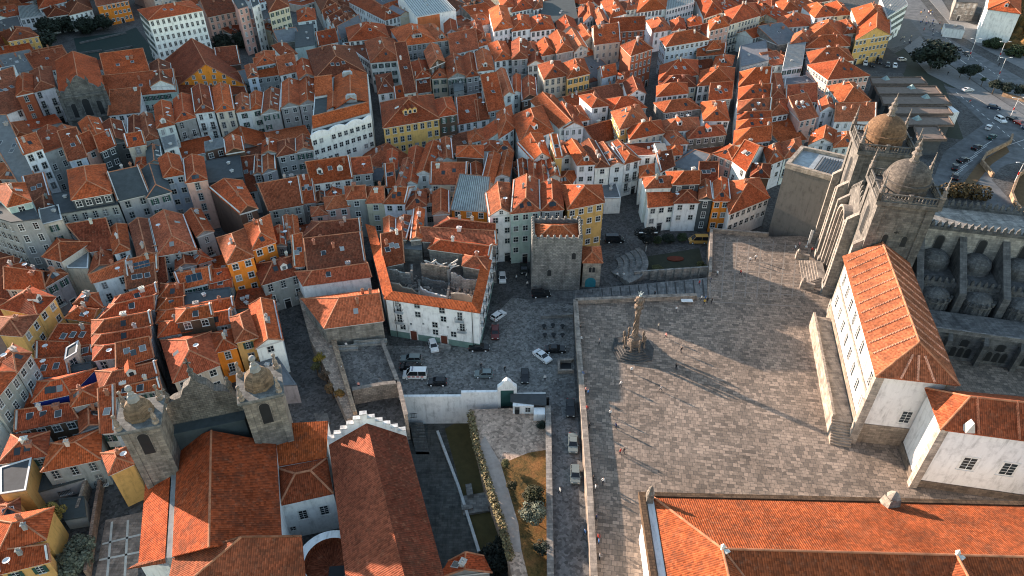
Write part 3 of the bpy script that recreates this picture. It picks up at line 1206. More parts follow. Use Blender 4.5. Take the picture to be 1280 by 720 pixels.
# the city stands on a plateau with a notch for the gardens below the gate wall
nA, nB, nC, nD = at(690, 745, 0), at(686, 497, 0), at(500, 497, 0), at(508, 530, 0)
b = MB()
plate = [(-1500, 30), (-24, 30), (-12, 58), (nC.x, nC.y), (nB.x, nB.y), (nA.x, nA.y), (nA.x, 30), (1500, 30), (1500, 2500), (-1500, 2500)]
b.poly([(x, y, 0) for x, y in plate])
for i in range(1, 6):
    p, q = plate[i], plate[i + 1]
    b.poly([(p[0], p[1], -9), (q[0], q[1], -9), (q[0], q[1], 0), (p[0], p[1], 0)][::-1])
structure(b.build('city_ground', 'cobble', None, (0.10, 0.098, 0.096)))

# the raised terrace of the cathedral
TZ = 4.0
terr = [(718, 378), (884, 371), (887, 289), (968, 296)]
P = [at(x, y, TZ) for x, y in terr]
P = [(p.x, p.y) for p in P] + [(80.0, 151.5), (90.5, 147.5), (87.5, 135.7), (160, 118.5), (190, 30), (11.2, 30)]
b = MB(); b.prism(P[::-1], -1, TZ, 0)
structure(b.build('plaza', ['paving'], None))
# light strips that rule the upper half of the terrace
b = MB()
for k in range(9):
    x = 895 + k * 15
    p, q = at(x - 3, 296 + k, TZ + .006), at(x - 8 - k * 0.3, 372, TZ + .006)
    e = (q - p).normalized(); n = Vector((-e.y, e.x, 0)) * 0.14
    b.poly([p - n, q - n, q + n, p + n][::-1])
for k in range(7):
    y = 302 + k * 11 + k * k * .25
    p, q = at(890, y, TZ + .012), at(1012 - k * 1.5, y + 6, TZ + .012)
    e = (q - p).normalized(); n = Vector((-e.y, e.x, 0)) * 0.14
    b.poly([p - n, q - n, q + n, p + n][::-1])
structure(b.build('paving_strips', 'plain', None, (0.25, 0.215, 0.185)))
# ramp with slabs from the street to the terrace
def ramp_quad(name, c, mat, col):
    b = MB(); b.poly([at(x, y, z) for x, y, z in c]); return structure(b.build(name, mat, None, col))
ramp_quad('ramp', [(716, 378, 0.02), (716, 363, 0.02), (884, 347, 3.96), (884, 371, 3.96)], 'stone', (0.22, 0.22, 0.22))
b = MB()
for k in range(15):
    t = k / 14
    z = 0.06 + t * 3.9
    x = 720 + 160 * t
    p, q = at(x, 377 - 7 * t, z), at(x - 2, 364 - 15 * t, z)
    n = Vector((0.14, 0, 0))
    b.poly([p - n, p + n, q + n, q - n])
structure(b.build('ramp_strips', 'plain', None, (0.05, 0.05, 0.05)))
flat('street_strips', [(663, 381), (716, 379), (716, 363), (663, 366)], 0.006, 'stone', (0.18, 0.18, 0.18))
# lower street beside the terrace wall
flat('road', [(691, 745), (686, 480), (718, 470), (741, 745)], 0.008, 'cobble', (0.17, 0.168, 0.165))

flat('square', [(480, 432), (600, 434), (622, 390), (640, 372), (716, 381), (718, 470), (686, 496), (500, 496)], 0.004, 'cobble', (0.21, 0.205, 0.195))
# gardens
flat('lower_garden', [(508, 535), (560, 520), (600, 560), (640, 680), (660, 760), (540, 760)], -7.0, 'stone', (0.11, 0.115, 0.11))
flat('lawn', [(556, 536), (585, 520), (606, 575), (638, 690), (600, 700), (590, 660)], -6.99, 'plain', (0.07, 0.06, 0.022))
b = MB()
tp = [(587, 512), (594, 545), (604, 590), (628, 660), (640, 720), (646, 770), (692, 770), (688, 508)]
P = [at(x, y, -0.8) for x, y in tp]
b.prism([(p.x, p.y) for p in P], -9, -0.8, 0)
structure(b.build('upper_garden', ['cobble'], None, (0.54, 0.385, 0.29)))
flat('grass_slope', [(626, 580), (660, 566), (684, 562), (688, 770), (672, 770), (655, 700), (640, 640)], -0.78, 'grass', (1, 1, 1))
flat('garden_path', [(596, 560), (606, 545), (626, 580), (648, 655), (652, 690), (640, 690), (616, 620)], -0.775, 'plain', (0.42, 0.34, 0.29))
flat('paved_terrace', [(119, 720), (132, 650), (178, 640), (172, 720)], 0.01, 'stone', (0.36, 0.28, 0.23))
b = MB()
for (x0, y0, x1, y1) in [(124, 700, 174, 690), (128, 680, 176, 668), (134, 720, 140, 652), (156, 720, 160, 650)]:
    p, q = at(x0, y0, .02), at(x1, y1, .02); e = (q - p).normalized(); n = Vector((-e.y, e.x, 0)) * .18
    b.poly([p - n, q - n, q + n, p + n][::-1])
structure(b.build('terrace_strips', 'plain', None, (0.55, 0.52, 0.46)))
# roads to the bridge, upper right
flat('avenue', [(1100, -20), (1135, -20), (1190, 50), (1290, 105), (1290, 150), (1245, 120), (1175, 72), (1150, 40)], 0.012, 'asphalt', (0.15, 0.155, 0.16))
flat('pavement', [(1145, -20), (1200, 45), (1290, 92), (1290, 60), (1240, 40), (1190, 20), (1165, -20)], 0.1, 'plain', (0.19, 0.19, 0.19), 0.2)
flat('pavement', [(1150, 45), (1176, 74), (1240, 118), (1290, 150), (1290, 168), (1225, 125), (1160, 92), (1130, 60)], 0.1, 'plain', (0.18, 0.18, 0.18), 0.2)
flat('access_road', [(1180, 108), (1240, 118), (1290, 162), (1290, 200), (1262, 205), (1235, 190), (1190, 232), (1160, 240), (1180, 190), (1230, 155), (1205, 130)], 0.016, 'asphalt', (0.13, 0.135, 0.14))
flat('curved_road', [(1228, 200), (1262, 178), (1290, 170), (1290, 190), (1250, 210), (1240, 225), (1290, 280), (1255, 285), (1222, 245)], 0.02, 'asphalt', (0.13, 0.135, 0.14))
flat('car_park', [(1062, 85), (1062, 64), (1110, 60), (1134, 80), (1130, 92)], 0.012, 'asphalt', (0.07, 0.07, 0.07))
flat('square', [(1098, 60), (1112, 5), (1140, 0), (1165, 30), (1150, 50), (1110, 62)], 0.008, 'plain', (0.12, 0.12, 0.12))
flat('verge', [(1112, 70), (1150, 50), (1225, 110), (1205, 118), (1180, 105), (1205, 175), (1170, 170), (1130, 95)], 0.004, 'plain', (0.035, 0.04, 0.028))
flat('embankment', [(1215, 235), (1240, 205), (1262, 190), (1258, 182), (1222, 205), (1200, 235)], 0.03, 'plain', (0.12, 0.07, 0.03))
flat('embankment', [(1262, 245), (1275, 215), (1300, 205), (1300, 290)], 0.03, 'plain', (0.12, 0.07, 0.03))
def markings():
    b = MB()
    def dash(p, q, n, w=.12, z=.03, fill=.5):
        for k in range(n):
            a = at(p[0] + (q[0] - p[0]) * k / n, p[1] + (q[1] - p[1]) * k / n, z)
            c = at(p[0] + (q[0] - p[0]) * (k + fill) / n, p[1] + (q[1] - p[1]) * (k + fill) / n, z)
            e = (c - a).normalized(); m = Vector((-e.y, e.x, 0)) * w
            b.poly([a - m, c - m, c + m, a + m][::-1])
    dash((1165, 35), (1285, 122), 22)
    dash((1180, 60), (1285, 135), 1, .15, .03, 1)
    dash((1195, 115), (1285, 190), 14)
    dash((1250, 185), (1288, 172), 1, .12, .035, 1)
    for k in range(7):
        x = 1190 + k * 6
        dash((x - 2, 222 - k * 6), (x + 14, 212 - k * 6), 1, .1, .034, 1)
    structure(b.build('road_markings', 'plain', None, (0.6, 0.6, 0.58)))
markings()
# wooded rocky slope at the right edge
def hill(name, pts, mat, col, hmax, n=26, seed=3):
    rnd = random.Random(seed)
    P = [at(x, y, 0) for x, y in pts]
    A, B, C, D = P
    b = MB(); g = []
    for j in range(n + 1):
        row = []
        for i in range(n + 1):
            u, v = i / n, j / n
            p = A.lerp(B, u).lerp(D.lerp(C, u), v)
            e = min(u, 1 - u, v, 1 - v) * 4
            z = hmax * min(1, e) ** 0.8 * (0.75 + rnd.random() * .5) - 0.5
            row.append(Vector((p.x, p.y, z)))
        g.append(row)
    for j in range(n):
        for i in range(n):
            b.poly([g[j][i], g[j][i + 1], g[j + 1][i + 1], g[j + 1][i]])
    return structure(b.build(name, mat, None, col))
hill('rocky_hill', [(1228, 52), (1330, 90), (1330, 5), (1262, 12)], 'grass', (1, 1, 1), 11)

# ------------------------------------------------------------------ helpers for big buildings
def wall_run(name, pts, z0, z1, th, mat, col, label, cat, cap=None):
    """free standing wall along world points"""
    b = MB()
    for p, q in zip(pts, pts[1:]):
        e = (q - p); e.z = 0; e.normalize(); n = Vector((-e.y, e.x, 0)) * th / 2
        c = [(p - n), (q - n), (q + n), (p + n)]
        b.prism([(v.x, v.y) for v in c], z0, z1, 0)
        if cap:
            n2 = n * 1.35
            c = [(p - n2), (q - n2), (q + n2), (p + n2)]
            b.prism([(v.x, v.y) for v in c], z1 + .003, z1 + .16, 1, bottom=True)
    o = b.build(name, [mat, cap or mat], None, col)
    return tag(o, label, cat)

def px3(l):
    return [at(x, y, z) for x, y, z in l]

def roof_part(root, polys, col, mat='roof', name='roof', skirt=0.2):
    r = MB()
    allp = [[Vector(v) for v in p] for p in polys]
    for p in allp:
        n = (p[1] - p[0]).cross(p[2] - p[0])
        if n.z < 0: p.reverse()
        r.poly(p, 0)
    for p in allp:
        for i in range(len(p)):
            a, c = p[i], p[(i + 1) % len(p)]
            cnt = sum(1 for q in allp if any((x - a).length < .01 for x in q) and any((x - c).length < .01 for x in q))
            if cnt == 1:
                d = Vector((0, 0, -skirt)); r.poly([a + d, c + d, c, a], 0)
            elif a.z > min(v.z for v in p) + .4 or c.z > min(v.z for v in p) + .4:
                if (a - c).length > .5: r.tube(a, c, .17, .17, 5, 1)
    return r.build(name, [mat, RIDGE], root, col)

def prism_part(root, pts, z0, z1, mat, col, name='wall', cap=True):
    b = MB(); P = [(p[0], p[1]) for p in pts]
    ar = sum(P[i][0] * P[(i + 1) % len(P)][1] - P[(i + 1) % len(P)][0] * P[i][1] for i in range(len(P)))
    if ar < 0: P.reverse()
    b.prism(P, z0, z1, 0, cap=cap)
    return b.build(name, mat, root, col)

def arch_mesh(w, h, depth=0.12, name='window', rim=0.18):
    """dark round headed opening with a stone rim, facing -Y, base at origin"""
    b = MB()
    def outline(r, hh):
        pts = [(-r, 0), (r, 0)]
        for k in range(9):
            a = math.pi * k / 8
            pts.append((r * math.cos(a), hh - r + r * math.sin(a)))
        return pts
    o, i = outline(w / 2 + rim, h + rim), outline(w / 2, h)
    b.poly([(x, -depth * .5, z) for x, z in o], 0)
    for k in range(len(o)):
        a, c = o[k], o[(k + 1) % len(o)]
        b.poly([(a[0], 0.02, a[1]), (c[0], 0.02, c[1]), (c[0], -depth * .5, c[1]), (a[0], -depth * .5, a[1])], 0)
    b.poly([(x, -depth * .5 - .012, z) for x, z in i], 1)
    return b.mesh(name, ['stone', 'dark'])

STONE = (0.195, 0.183, 0.17)
GRAN = (0.155, 0.155, 0.155)
# ------------------------------------------------------------------ cathedral
CO = Vector((72.1, 117.2, 0)); EX = Vector((0.972, -0.235, 0)); EY = Vector((0.235, 0.972, 0))
CRZ = math.atan2(EX.y, EX.x)
def cl(x, y, z=0.0): return CO + EX * x + EY * y + Vector((0, 0, z))
cath = thing('cathedral', 'granite cathedral with two domed bell towers at the right edge', 'cathedral', cl(0, 16, TZ))
def lbox(b, x0, x1, y0, y1, z0, z1, mi=0):
    b.prism([cl(x0, y0), cl(x1, y0), cl(x1, y1), cl(x0, y1)], z0, z1, mi, bottom=True)
ARCH_L = arch_mesh(2.0, 6.2); ARCH_S = arch_mesh(1.0, 2.4); ARCH_M = arch_mesh(1.5, 3.2)
def pinnacle(b, c, h=4.2, r=.45):
    b.lathe(c, [(r * 1.3, 0), (r * 1.3, .5), (r, .55), (r * .8, 1.2), (r * 1.15, 1.35), (r * .5, 1.7), (r * .75, 2.2), (r * .3, 2.7), (r * .42, 3.0), (r * .12, h - .3), (r * .3, h - .15), (0, h)], 8)
def cath_tower(y0, zt):
    W = 10.0
    b = MB()
    lbox(b, 0, W, y0, y0 + W, TZ - .5, zt - 1.2)
    for k in range(2):                       # corner pilasters
        for yy in (y0 - .25, y0 + W - 1.25):
            lbox(b, (-.25, W - 1.25)[k], (1.25, W + .25)[k], yy, yy + 1.5, TZ - .5, zt - 1.4)
    lbox(b, -.5, W + .5, y0 - .5, y0 + W + .5, zt - 1.2, zt - .8)
    lbox(b, -.9, W + .9, y0 - .9, y0 + W + .9, zt - .8, zt)
    t = b.build('tower', ['stone'], cath, STONE)
    def sub(name, bb, col, mat='stone', smooth=False):
        o = bb.build(name, [mat], None, col, smooth); o.parent = t
        return o
    # balustrade
    b = MB()
    for (x0, x1, yy0, yy1) in [(-.6, W + .6, y0 - .6, y0 - .3), (-.6, W + .6, y0 + W + .3, y0 + W + .6), (-.6, -.3, y0 - .6, y0 + W + .6), (W + .3, W + .6, y0 - .6, y0 + W + .6)]:
        lbox(b, x0, x1, yy0, yy1, zt, zt + .25)
        lbox(b, x0, x1, yy0, yy1, zt + 1.35, zt + 1.6)
        ln = max(x1 - x0, yy1 - yy0); n = int(ln / .62)
        for k in range(n):
            f = (k + .5) / n
            if x1 - x0 > yy1 - yy0: c = cl(x0 + (x1 - x0) * f, (yy0 + yy1) / 2, zt + .25)
            else: c = cl((x0 + x1) / 2, yy0 + (yy1 - yy0) * f, zt + .25)
            b.lathe(c, [(.1, 0), (.17, .35), (.08, .75), (.13, 1.1)], 6)
        for f in (0, .5, 1):
            c = cl(x0 + (x1 - x0) * f, yy0 + (yy1 - yy0) * f, zt)
            b.box(c, (.7, .7, 1.75), CRZ)
    sub('balustrade', b, STONE)
    for x in (-.45, W + .45):
        for y in (y0 - .45, y0 + W + .45):
            b = MB(); pinnacle(b, cl(x, y, zt + 1.7), 4.6, .44)
            sub('pinnacle', b, (0.28, 0.245, 0.22))
    b = MB()
    c = cl(W / 2, y0 + W / 2, zt)
    R = 4.15
    prof = [(R, 0), (R, 2.2), (R + .3, 2.3), (R + .3, 2.7), (R - .05, 2.8)]
    for k in range(1, 11):
        a = math.pi / 2 * k / 10.6
        prof.append(((R - .05) * math.cos(a), 2.8 + 3.6 * math.sin(a)))
    b.lathe(c, prof, 28)
    sub('dome', b, (0.15, 0.13, 0.115) if y0 < 5 else (0.24, 0.14, 0.08))
    b = MB()
    zz = 6.2
    b.lathe(cl(W / 2, y0 + W / 2, zt + zz), [(.9, 0), (.9, .4), (.65, .5), (.6, 1.5), (.95, 1.6), (.85, 1.9), (.5, 2.3), (.7, 2.8), (.25, 3.3), (.4, 3.8), (.1, 4.3), (.07, 5.2), (0, 5.3)], 10)
    sub('lantern', b, (0.26, 0.225, 0.2))
    # openings
    def opening(me, x, y, z, rz):
        o = inst('window', me, None, (0, 0, 0)); o.parent = t
        o.location = cl(x, y, z); o.rotation_euler = (0, 0, rz); o.color = (*STONE, 1)
    opening(ARCH_L, -.03, y0 + W / 2, zt - 10.5, CRZ - math.pi / 2)
    for x in (3.3, 6.9):
        opening(ARCH_S, x, y0 - .03, zt - 10.0, CRZ)
    opening(ARCH_S, -.03, y0 + W / 2, zt - 17, CRZ - math.pi / 2)
    # iron wall anchors
    b = MB()
    for x, z in ((5, zt - 7), (5, zt - 13), (3.1, zt - 16), (6.8, zt - 16)):
        p = cl(x, y0 - .05, z); b.box(p, (.9, .08, .14), CRZ); b.box(p - Vector((0, 0, .35)), (.14, .1, .85), CRZ)
    sub('wall_anchor', b, (.02, .02, .02), 'dark')
    return t
cath_tower(0, 34.0)
cath_tower(23.0, 34.0)
# west front between the towers, its gable and portal
b = MB()
lbox(b, .3, 3, 10.0, 23.0, TZ - .5, 24)
b.poly([cl(.3, 10, 24), cl(.3, 16.5, 28.5), cl(.3, 23, 24)][::-1]); b.poly([cl(3, 10, 24), cl(3, 16.5, 28.5), cl(3, 23, 24)])
b.poly([cl(.3, 10, 24), cl(3, 10, 24), cl(3, 16.5, 28.5), cl(.3, 16.5, 28.5)]); b.poly([cl(.3, 16.5, 28.5), cl(3, 16.5, 28.5), cl(3, 23, 24), cl(.3, 23, 24)])
b.build('facade', 'stone', cath, STONE)
b = MB()
for k in range(13):
    f = k / 12; y = 10.4 + 12.2 * f; z = 24.3 + 4.4 * (1 - abs(2 * f - 1))
    c = cl(.7, y, z - .4); b.box(c, (.7, .55, 1.1), CRZ); b.box(c + Vector((0, 0, 1.1)), (.7, .55, .5), CRZ, top=(.1, .1))
b.build('battlement', 'stone', cath, STONE)
b = MB()   # deep arched recess with rose window and portal
prev = None
for ring, (r, d) in enumerate([(4.0, -1.6), (3.4, -1.0), (2.9, -.4)]):
    pts = []
    for k in range(17):
        a = math.pi * k / 16
        pts.append((16.5 + r * math.cos(a), 19 + r * math.sin(a)))
    r2 = r - .55
    inner = [(16.5 + r2 * math.cos(math.pi * k / 16), 19 + r2 * math.sin(math.pi * k / 16)) for k in range(17)]
    for k in range(16):
        A, B, C, D = pts[k], pts[k + 1], inner[k + 1], inner[k]
        b.poly([cl(d, *A), cl(d, *B), cl(d, *C), cl(d, *D)])
        b.poly([cl(d, *A), cl(.4, *A), cl(.4, *B), cl(d, *B)])
        b.poly([cl(d, *D), cl(d, *C), cl(.4, *C), cl(.4, *D)])
    for s in (-1, 1):
        ya, yb = 16.5 + s * r, 16.5 + s * r2
        lbox(b, d, .4, min(ya, yb), max(ya, yb), TZ - .3, 19)
b.build('portal', 'stone', cath, (0.40, 0.35, 0.31))
b = MB()
b.lathe((0, 0, 0), [(2.2, 0), (2.2, .2), (1.8, .22), (1.7, .12)], 20, 0)
b.poly([(1.75 * math.cos(2 * math.pi * k / 20), 1.75 * math.sin(2 * math.pi * k / 20), .1) for k in range(20)], 1)
for k in range(8):
    a = math.pi * k / 8
    b.tube((1.7 * math.cos(a), 1.7 * math.sin(a), .16), (-1.7 * math.cos(a), -1.7 * math.sin(a), .16), .07, .07, 5, 0)
o = b.build('rose_window', ['stone', 'glass'], cath, STONE, loc=cl(.25, 16.5, 17.5) - Vector(cath.location))
o.rotation_euler = (0, -math.pi / 2, CRZ)
inst('door', ARCH_L, cath, cl(.25, 16.5, TZ), CRZ - math.pi / 2, color=STONE)
# buttresses of the front
for y, h, w, p in [(.3, 23, 1.0, 1.9), (3.0, 21, .8, 1.2), (8.6, 24, 1.1, 2.2), (11.2, 22, .8, 1.9), (20.9, 22, .8, 1.9), (23.4, 24, 1.1, 2.2), (29.0, 21, .8, 1.2), (32.0, 23, 1.0, 1.9)]:
    b = MB()
    lbox(b, -p, .2, y, y + w, TZ - .3, h)
    T0, T1 = h, h + p * .9
    b.poly([cl(-p, y, T0), cl(-p, y + w, T0), cl(.2, y + w, T1), cl(.2, y, T1)][::-1])
    b.poly([cl(-p, y, T0), cl(.2, y, T0), cl(.2, y, T1)]); b.poly([cl(-p, y + w, T0), cl(.2, y + w, T1), cl(.2, y + w, T0)])
    lbox(b, -p - .25, .2, y - .2, y + w + .2, TZ - .3, TZ + 2.2)
    b.build('buttress', 'stone', cath, (0.37, 0.335, 0.30))
# nave and aisle
b = MB(); lbox(b, 3, 75, 9.8, 20.3, TZ - 1, 23.6)
b.build('nave', 'stone', cath, (0.42, 0.40, 0.37))
b = MB()
for yy in (9.9, 20.2):
    lbox(b, 10.4, 75, yy - .35, yy + .35, 23.6, 24.3)
    for k in range(52):
        c = cl(11 + k * 1.25, yy, 24.3)
        b.box(c, (.62, .55, .75), CRZ); b.box(c + Vector((0, 0, .75)), (.62, .55, .65), CRZ, top=(.08, .3))
b.build('battlement', 'stone', cath, GRAN)
b = MB(); lbox(b, 10.3, 75, 2.0, 9.7, TZ - 1, 15.5)
b.build('aisle', 'stone', cath, GRAN)
b = MB()
for k in range(50):
    c = cl(11 + k * 1.25, 2.2, 15.5)
    b.box(c, (.6, .5, .7), CRZ); b.box(c + Vector((0, 0, .7)), (.6, .5, .6), CRZ, top=(.08, .3))
for k in range(96):
    c = cl(10 + k * .66, 2.1, 14.3); b.lathe(c, [(.2, 0), (.26, .3), (0, .5)], 6)
b.build('battlement', 'stone', cath, (.14, .14, .14))
for k in range(7):
    x = 12.5 + k * 8.2
    b = MB()
    lbox(b, x, x + 1.4, -.6, 2.2, TZ - 1, 15)
    b.poly([cl(x, -.6, 15), cl(x + 1.4, -.6, 15), cl(x + 1.4, 9.7, 22.5), cl(x, 9.7, 22.5)])
    b.poly([cl(x, -.6, 15), cl(x, 9.7, 22.5), cl(x, 9.7, 15)]); b.poly([cl(x + 1.4, -.6, 15), cl(x + 1.4, 9.7, 15), cl(x + 1.4, 9.7, 22.5)])
    b.build('flying_buttress', 'stone', cath, GRAN)
    b = MB()      # rounded chapel between two buttresses
    c = cl(x + 4.8, 1.9, TZ)
    prof = [(3.0, 0), (3.0, 8.0), (3.25, 8.1), (3.25, 8.5)] + [(3.1 * math.cos(math.pi / 2 * j / 6), 8.5 + 1.9 * math.sin(math.pi / 2 * j / 6)) for j in range(7)]
    b.lathe(c, prof, 20)
    for j in range(9):
        a = math.radians(180 + j * 22.5) + CRZ; b.box((c.x + 3.2 * math.cos(a), c.y + 3.2 * math.sin(a), TZ + 8.5), (.55, .45, .8), a); b.tube((c.x + 3.05 * math.cos(a), c.y + 3.05 * math.sin(a), TZ), (c.x + 3.05 * math.cos(a), c.y + 3.05 * math.sin(a), TZ + 8), .2, .2, 5)
    b.build('chapel', 'stone', cath, (0.17, 0.17, 0.168))
    b = MB()
    c = cl(x + 4.8, 8.6, 15.5)
    b.lathe(c, [(2.9, 0), (2.9, 1.8), (2.6, 2.6), (1.6, 3.4), (0, 3.7)], 20)
    b.build('chapel', 'stone', cath, (0.17, 0.17, 0.168))
    o = inst('window', ARCH_M, cath, cl(x + 4.8, 9.75, 19.0), CRZ, color=GRAN)
    o = inst('window', ARCH_S, cath, cl(x + 4.8, -1.15, 8.0), CRZ, color=GRAN)
# cloister walk with its arcade
clo = thing('cloister', 'shaded granite cloister arcade south of the cathedral nave', 'cloister', cl(20, -6, TZ))
b = MB(); lbox(b, 9.5, 75, -8.6, -1.4, TZ - 1, 10.6)
b.build('walk', 'stone', clo, (0.20, 0.20, 0.20))
b = MB(); lbox(b, 9.5, 75, -8.8, -8.4, 10.6, 11.5); lbox(b, 9.5, 75, -8.95, -8.6, 11.5, 11.7)
b.build('parapet', 'stone', clo, (0.30, 0.29, 0.28))
for k in range(9):
    x = 12 + k * 6.6
    b = MB(); lbox(b, x - .45, x + .45, -10.0, -8.6, TZ - .5, 9.6)
    b.poly([cl(x - .45, -10, 9.6), cl(x + .45, -10, 9.6), cl(x + .45, -8.6, 10.9), cl(x - .45, -8.6, 10.9)])
    b.build('buttress', 'stone', clo, GRAN)
    for s in (-1.35, 0, 1.35):
        inst('arch', ARCH_S, clo, cl(x + 3.3 + s, -8.63, TZ + .9), CRZ, color=GRAN)
    o = inst('oculus', ARCH_M, clo, cl(x + 3.3, -8.64, TZ + 3.7), CRZ, (1, 1, .55), color=GRAN)
# steps in front of the portal
b = MB()
for k in range(7):
    lbox(b, -6.2 + k * .55, -1.2, 13.2 - (7 - k) * .32, 19.8 + (7 - k) * .32, TZ + .002 + k * .002, TZ + .22 * (k + 1))
st = b.build('portal_steps', 'stone', None, (0.36, 0.315, 0.275)); tag(st, 'broad granite steps at the foot of the cathedral portal', 'steps')
b = MB()
for yy in (10.0, 22.4):
    b.box(cl(-5.2, yy, TZ), (2.6, .7, 1.5), CRZ); b.box(cl(-6.6, yy, TZ), (.9, .9, 2.0), CRZ)
    b.lathe(cl(-6.6, yy, TZ + 2), [(.3, 0), (.42, .4), (.2, .8), (0, 1)], 8)
tag(b.build('step_parapet', 'stone', None, (0.45, 0.39, 0.34)), 'pale stone parapets flanking the cathedral portal steps', 'parapet')

# ------------------------------------------------------------------ chapter house beside the south tower
ch = thing('chapter_house', 'tall white chapter house with ribbed orange roof against the tower', 'building', at(1100, 470, TZ))
EZ = 20.6
c4 = [Vector((61.3, 82.4, 0)), Vector((72.4, 80.6, 0)), Vector((80.2, 114.0, 0)), Vector((69.2, 116.2, 0))]
prism_part(ch, c4, 8.6, EZ, 'wall', (0.66, 0.66, 0.65))
o4 = offset_quad(c4, .18)
prism_part(ch, o4, TZ - 1, 8.6, 'stone', (0.33, 0.275, 0.22), 'plinth')
for cpt in (c4[0], c4[1]):
    b = MB(); b.box((cpt.x, cpt.y, TZ), (1.3, 1.3, EZ - TZ), CRZ); b.build('quoin', 'stone', ch, (0.42, 0.37, 0.32))
b = MB(); q = offset_quad(c4, .5); b.prism([(p.x, p.y) for p in q], EZ - .5, EZ, 0, bottom=True); b.build('cornice', 'stone', ch, (0.5, 0.44, 0.38))
q = [Vector((p.x, p.y, EZ + .02)) for p in offset_quad(c4, .9)]
rs = (q[0] + q[1]) / 2; rn = (q[2] + q[3]) / 2
e = (rn - rs).normalized()
R1 = rs + e * 5.0 + Vector((0, 0, 4.2)); R2 = rn + Vector((0, 0, 4.2))
roof_part(ch, [[q[0], q[1], R1], [q[1], q[2], R2, R1], [q[3], q[0], R1, R2]], (0.38, 0.10, 0.036))
b = MB()
for k in range(11):       # raised mortar ribs down both slopes
    f = (k + .6) / 11
    a = R1.lerp(R2, f)
    lo = q[0].lerp(q[3], 0.10 + f * .86); hi = q[1].lerp(q[2], 0.10 + f * .86)
    for s in (lo, hi):
        b.tube(a + Vector((0, 0, .06)), s.lerp(a, .06) + Vector((0, 0, .06)), .17, .17, 5)
for f in (.3, .5, .7):
    b.tube(q[0].lerp(q[1], f) + Vector((0, 0, .1)), R1.lerp(q[0].lerp(q[1], f), .35) + Vector((0, 0, .06)), .2, .2, 5)
b.build('roof_rib', 'roof', ch, (0.85, 0.42, 0.28))
W_BIG = window_mesh(1.5, 2.6, bars=3, surround=.3)
e = c4[3] - c4[0]; rz = math.atan2(e.y, e.x) + math.pi
for k in range(8):
    for z in (10.2, 15.6):
        p = c4[0] + e * ((k + .6) / 8.2)
        inst('window', W_BIG, ch, (p.x, p.y, z), rz)
e2 = c4[1] - c4[0]
p = c4[0] + e2 * .62
inst('window', W_BIG, ch, (p.x, p.y, 10.0), math.atan2(e2.y, e2.x))
b = MB(); n = Vector((-e.y, e.x, 0)).normalized()
p1, p2 = c4[0] + n * .3, c4[3] + n * .3
b.prism([(c4[0].x, c4[0].y), (c4[3].x, c4[3].y), (p2.x, p2.y), (p1.x, p1.y)], 14.2, 14.8, 0, bottom=True)
b.build('string_course', 'stone', ch, (0.45, 0.39, 0.33))
# raised walk along its west side
b = MB()
s0, s1 = c4[0] + n * .25 + e * .05, c4[3] + n * .25 - e * .08
w0, w1 = s0 + n * 3.6, s1 + n * 3.6
b.prism([(v.x, v.y) for v in (s0, s1, w1, w0)], TZ - .1, 7.0, 0)
m0, m1 = w0 - n * .45, w1 - n * .45
b.prism([(v.x, v.y) for v in (m0, m1, w1, w0)], 7.003, 8.0, 0)
d = -e.normalized()
for k in range(9):
    a = s0 + d * (k * .4); c = w0 + d * (k * .4); a2 = a + d * .4; c2 = c + d * .4
    b.prism([(v.x, v.y) for v in (a2, a, c, c2)], TZ, 7.0 - k * .33 - .02, 0)
tag(b.build('raised_walk', 'stone', None, (0.42, 0.35, 0.29)), 'raised stone walk with stairs below the chapter house windows', 'walkway')

# ------------------------------------------------------------------ low white wing at the right edge
lw = thing('white_wing', 'white wing with two grilled windows and orange roof, right edge', 'building', (75, 76, TZ))
c4 = [Vector((67.7, 72.6, 0)), Vector((100, 66.5, 0)), Vector((102, 76.2, 0)), Vector((69.4, 80.6, 0))]
LZ = 18.4
prism_part(lw, c4, 5.6, LZ, 'wall', (0.66, 0.66, 0.66))
prism_part(lw, offset_quad(c4, .2), TZ - 1, 5.6, 'stone', (0.20, 0.16, 0.13), 'plinth')
q = [Vector((p.x, p.y, LZ + .02)) for p in offset_quad(c4, .6)]
A1 = (q[0] + q[3]) / 2 + (q[1] - q[0]).normalized() * 4.4 + Vector((0, 0, 3.4)); A2 = (q[1] + q[2]) / 2 + Vector((0, 0, 3.4))
roof_part(lw, [[q[0], q[1], A2, A1], [q[2], q[3], A1, A2], [q[3], q[0], A1]], (0.42, 0.095, 0.035))
b = MB()
for k in range(5):
    f = .16 + k * .17
    lo = q[0].lerp(q[1], f); b.tube(lo + Vector((0, 0, .1)), A1.lerp(A2, max(0, (f - .13) / .87)) + Vector((0, 0, .05)), .2, .2, 5)
b.build('roof_rib', 'roof', lw, (0.62, 0.22, 0.12))
b = MB()
b.box((c4[0].x, c4[0].y, TZ), (1.2, 1.2, LZ - TZ), CRZ * .6); b.build('quoin', 'stone', lw, (0.45, 0.39, 0.34))
e = c4[1] - c4[0]
for f in (.19, .37, .56, .75):
    p = c4[0] + e * f
    inst('window', W_BIG, lw, (p.x, p.y, 9.8), math.atan2(e.y, e.x), (1.25, 1, 1.0))
b = MB()
for f in (.12, .40):
    p = q[0].lerp(q[1], f) + Vector((0, .5, .2))
    b.box(p, (1.5, 1.4, 2.0), 0, top=(.05, .7))
b.build('roof_vent', 'plain', lw, (0.45, 0.44, 0.42))

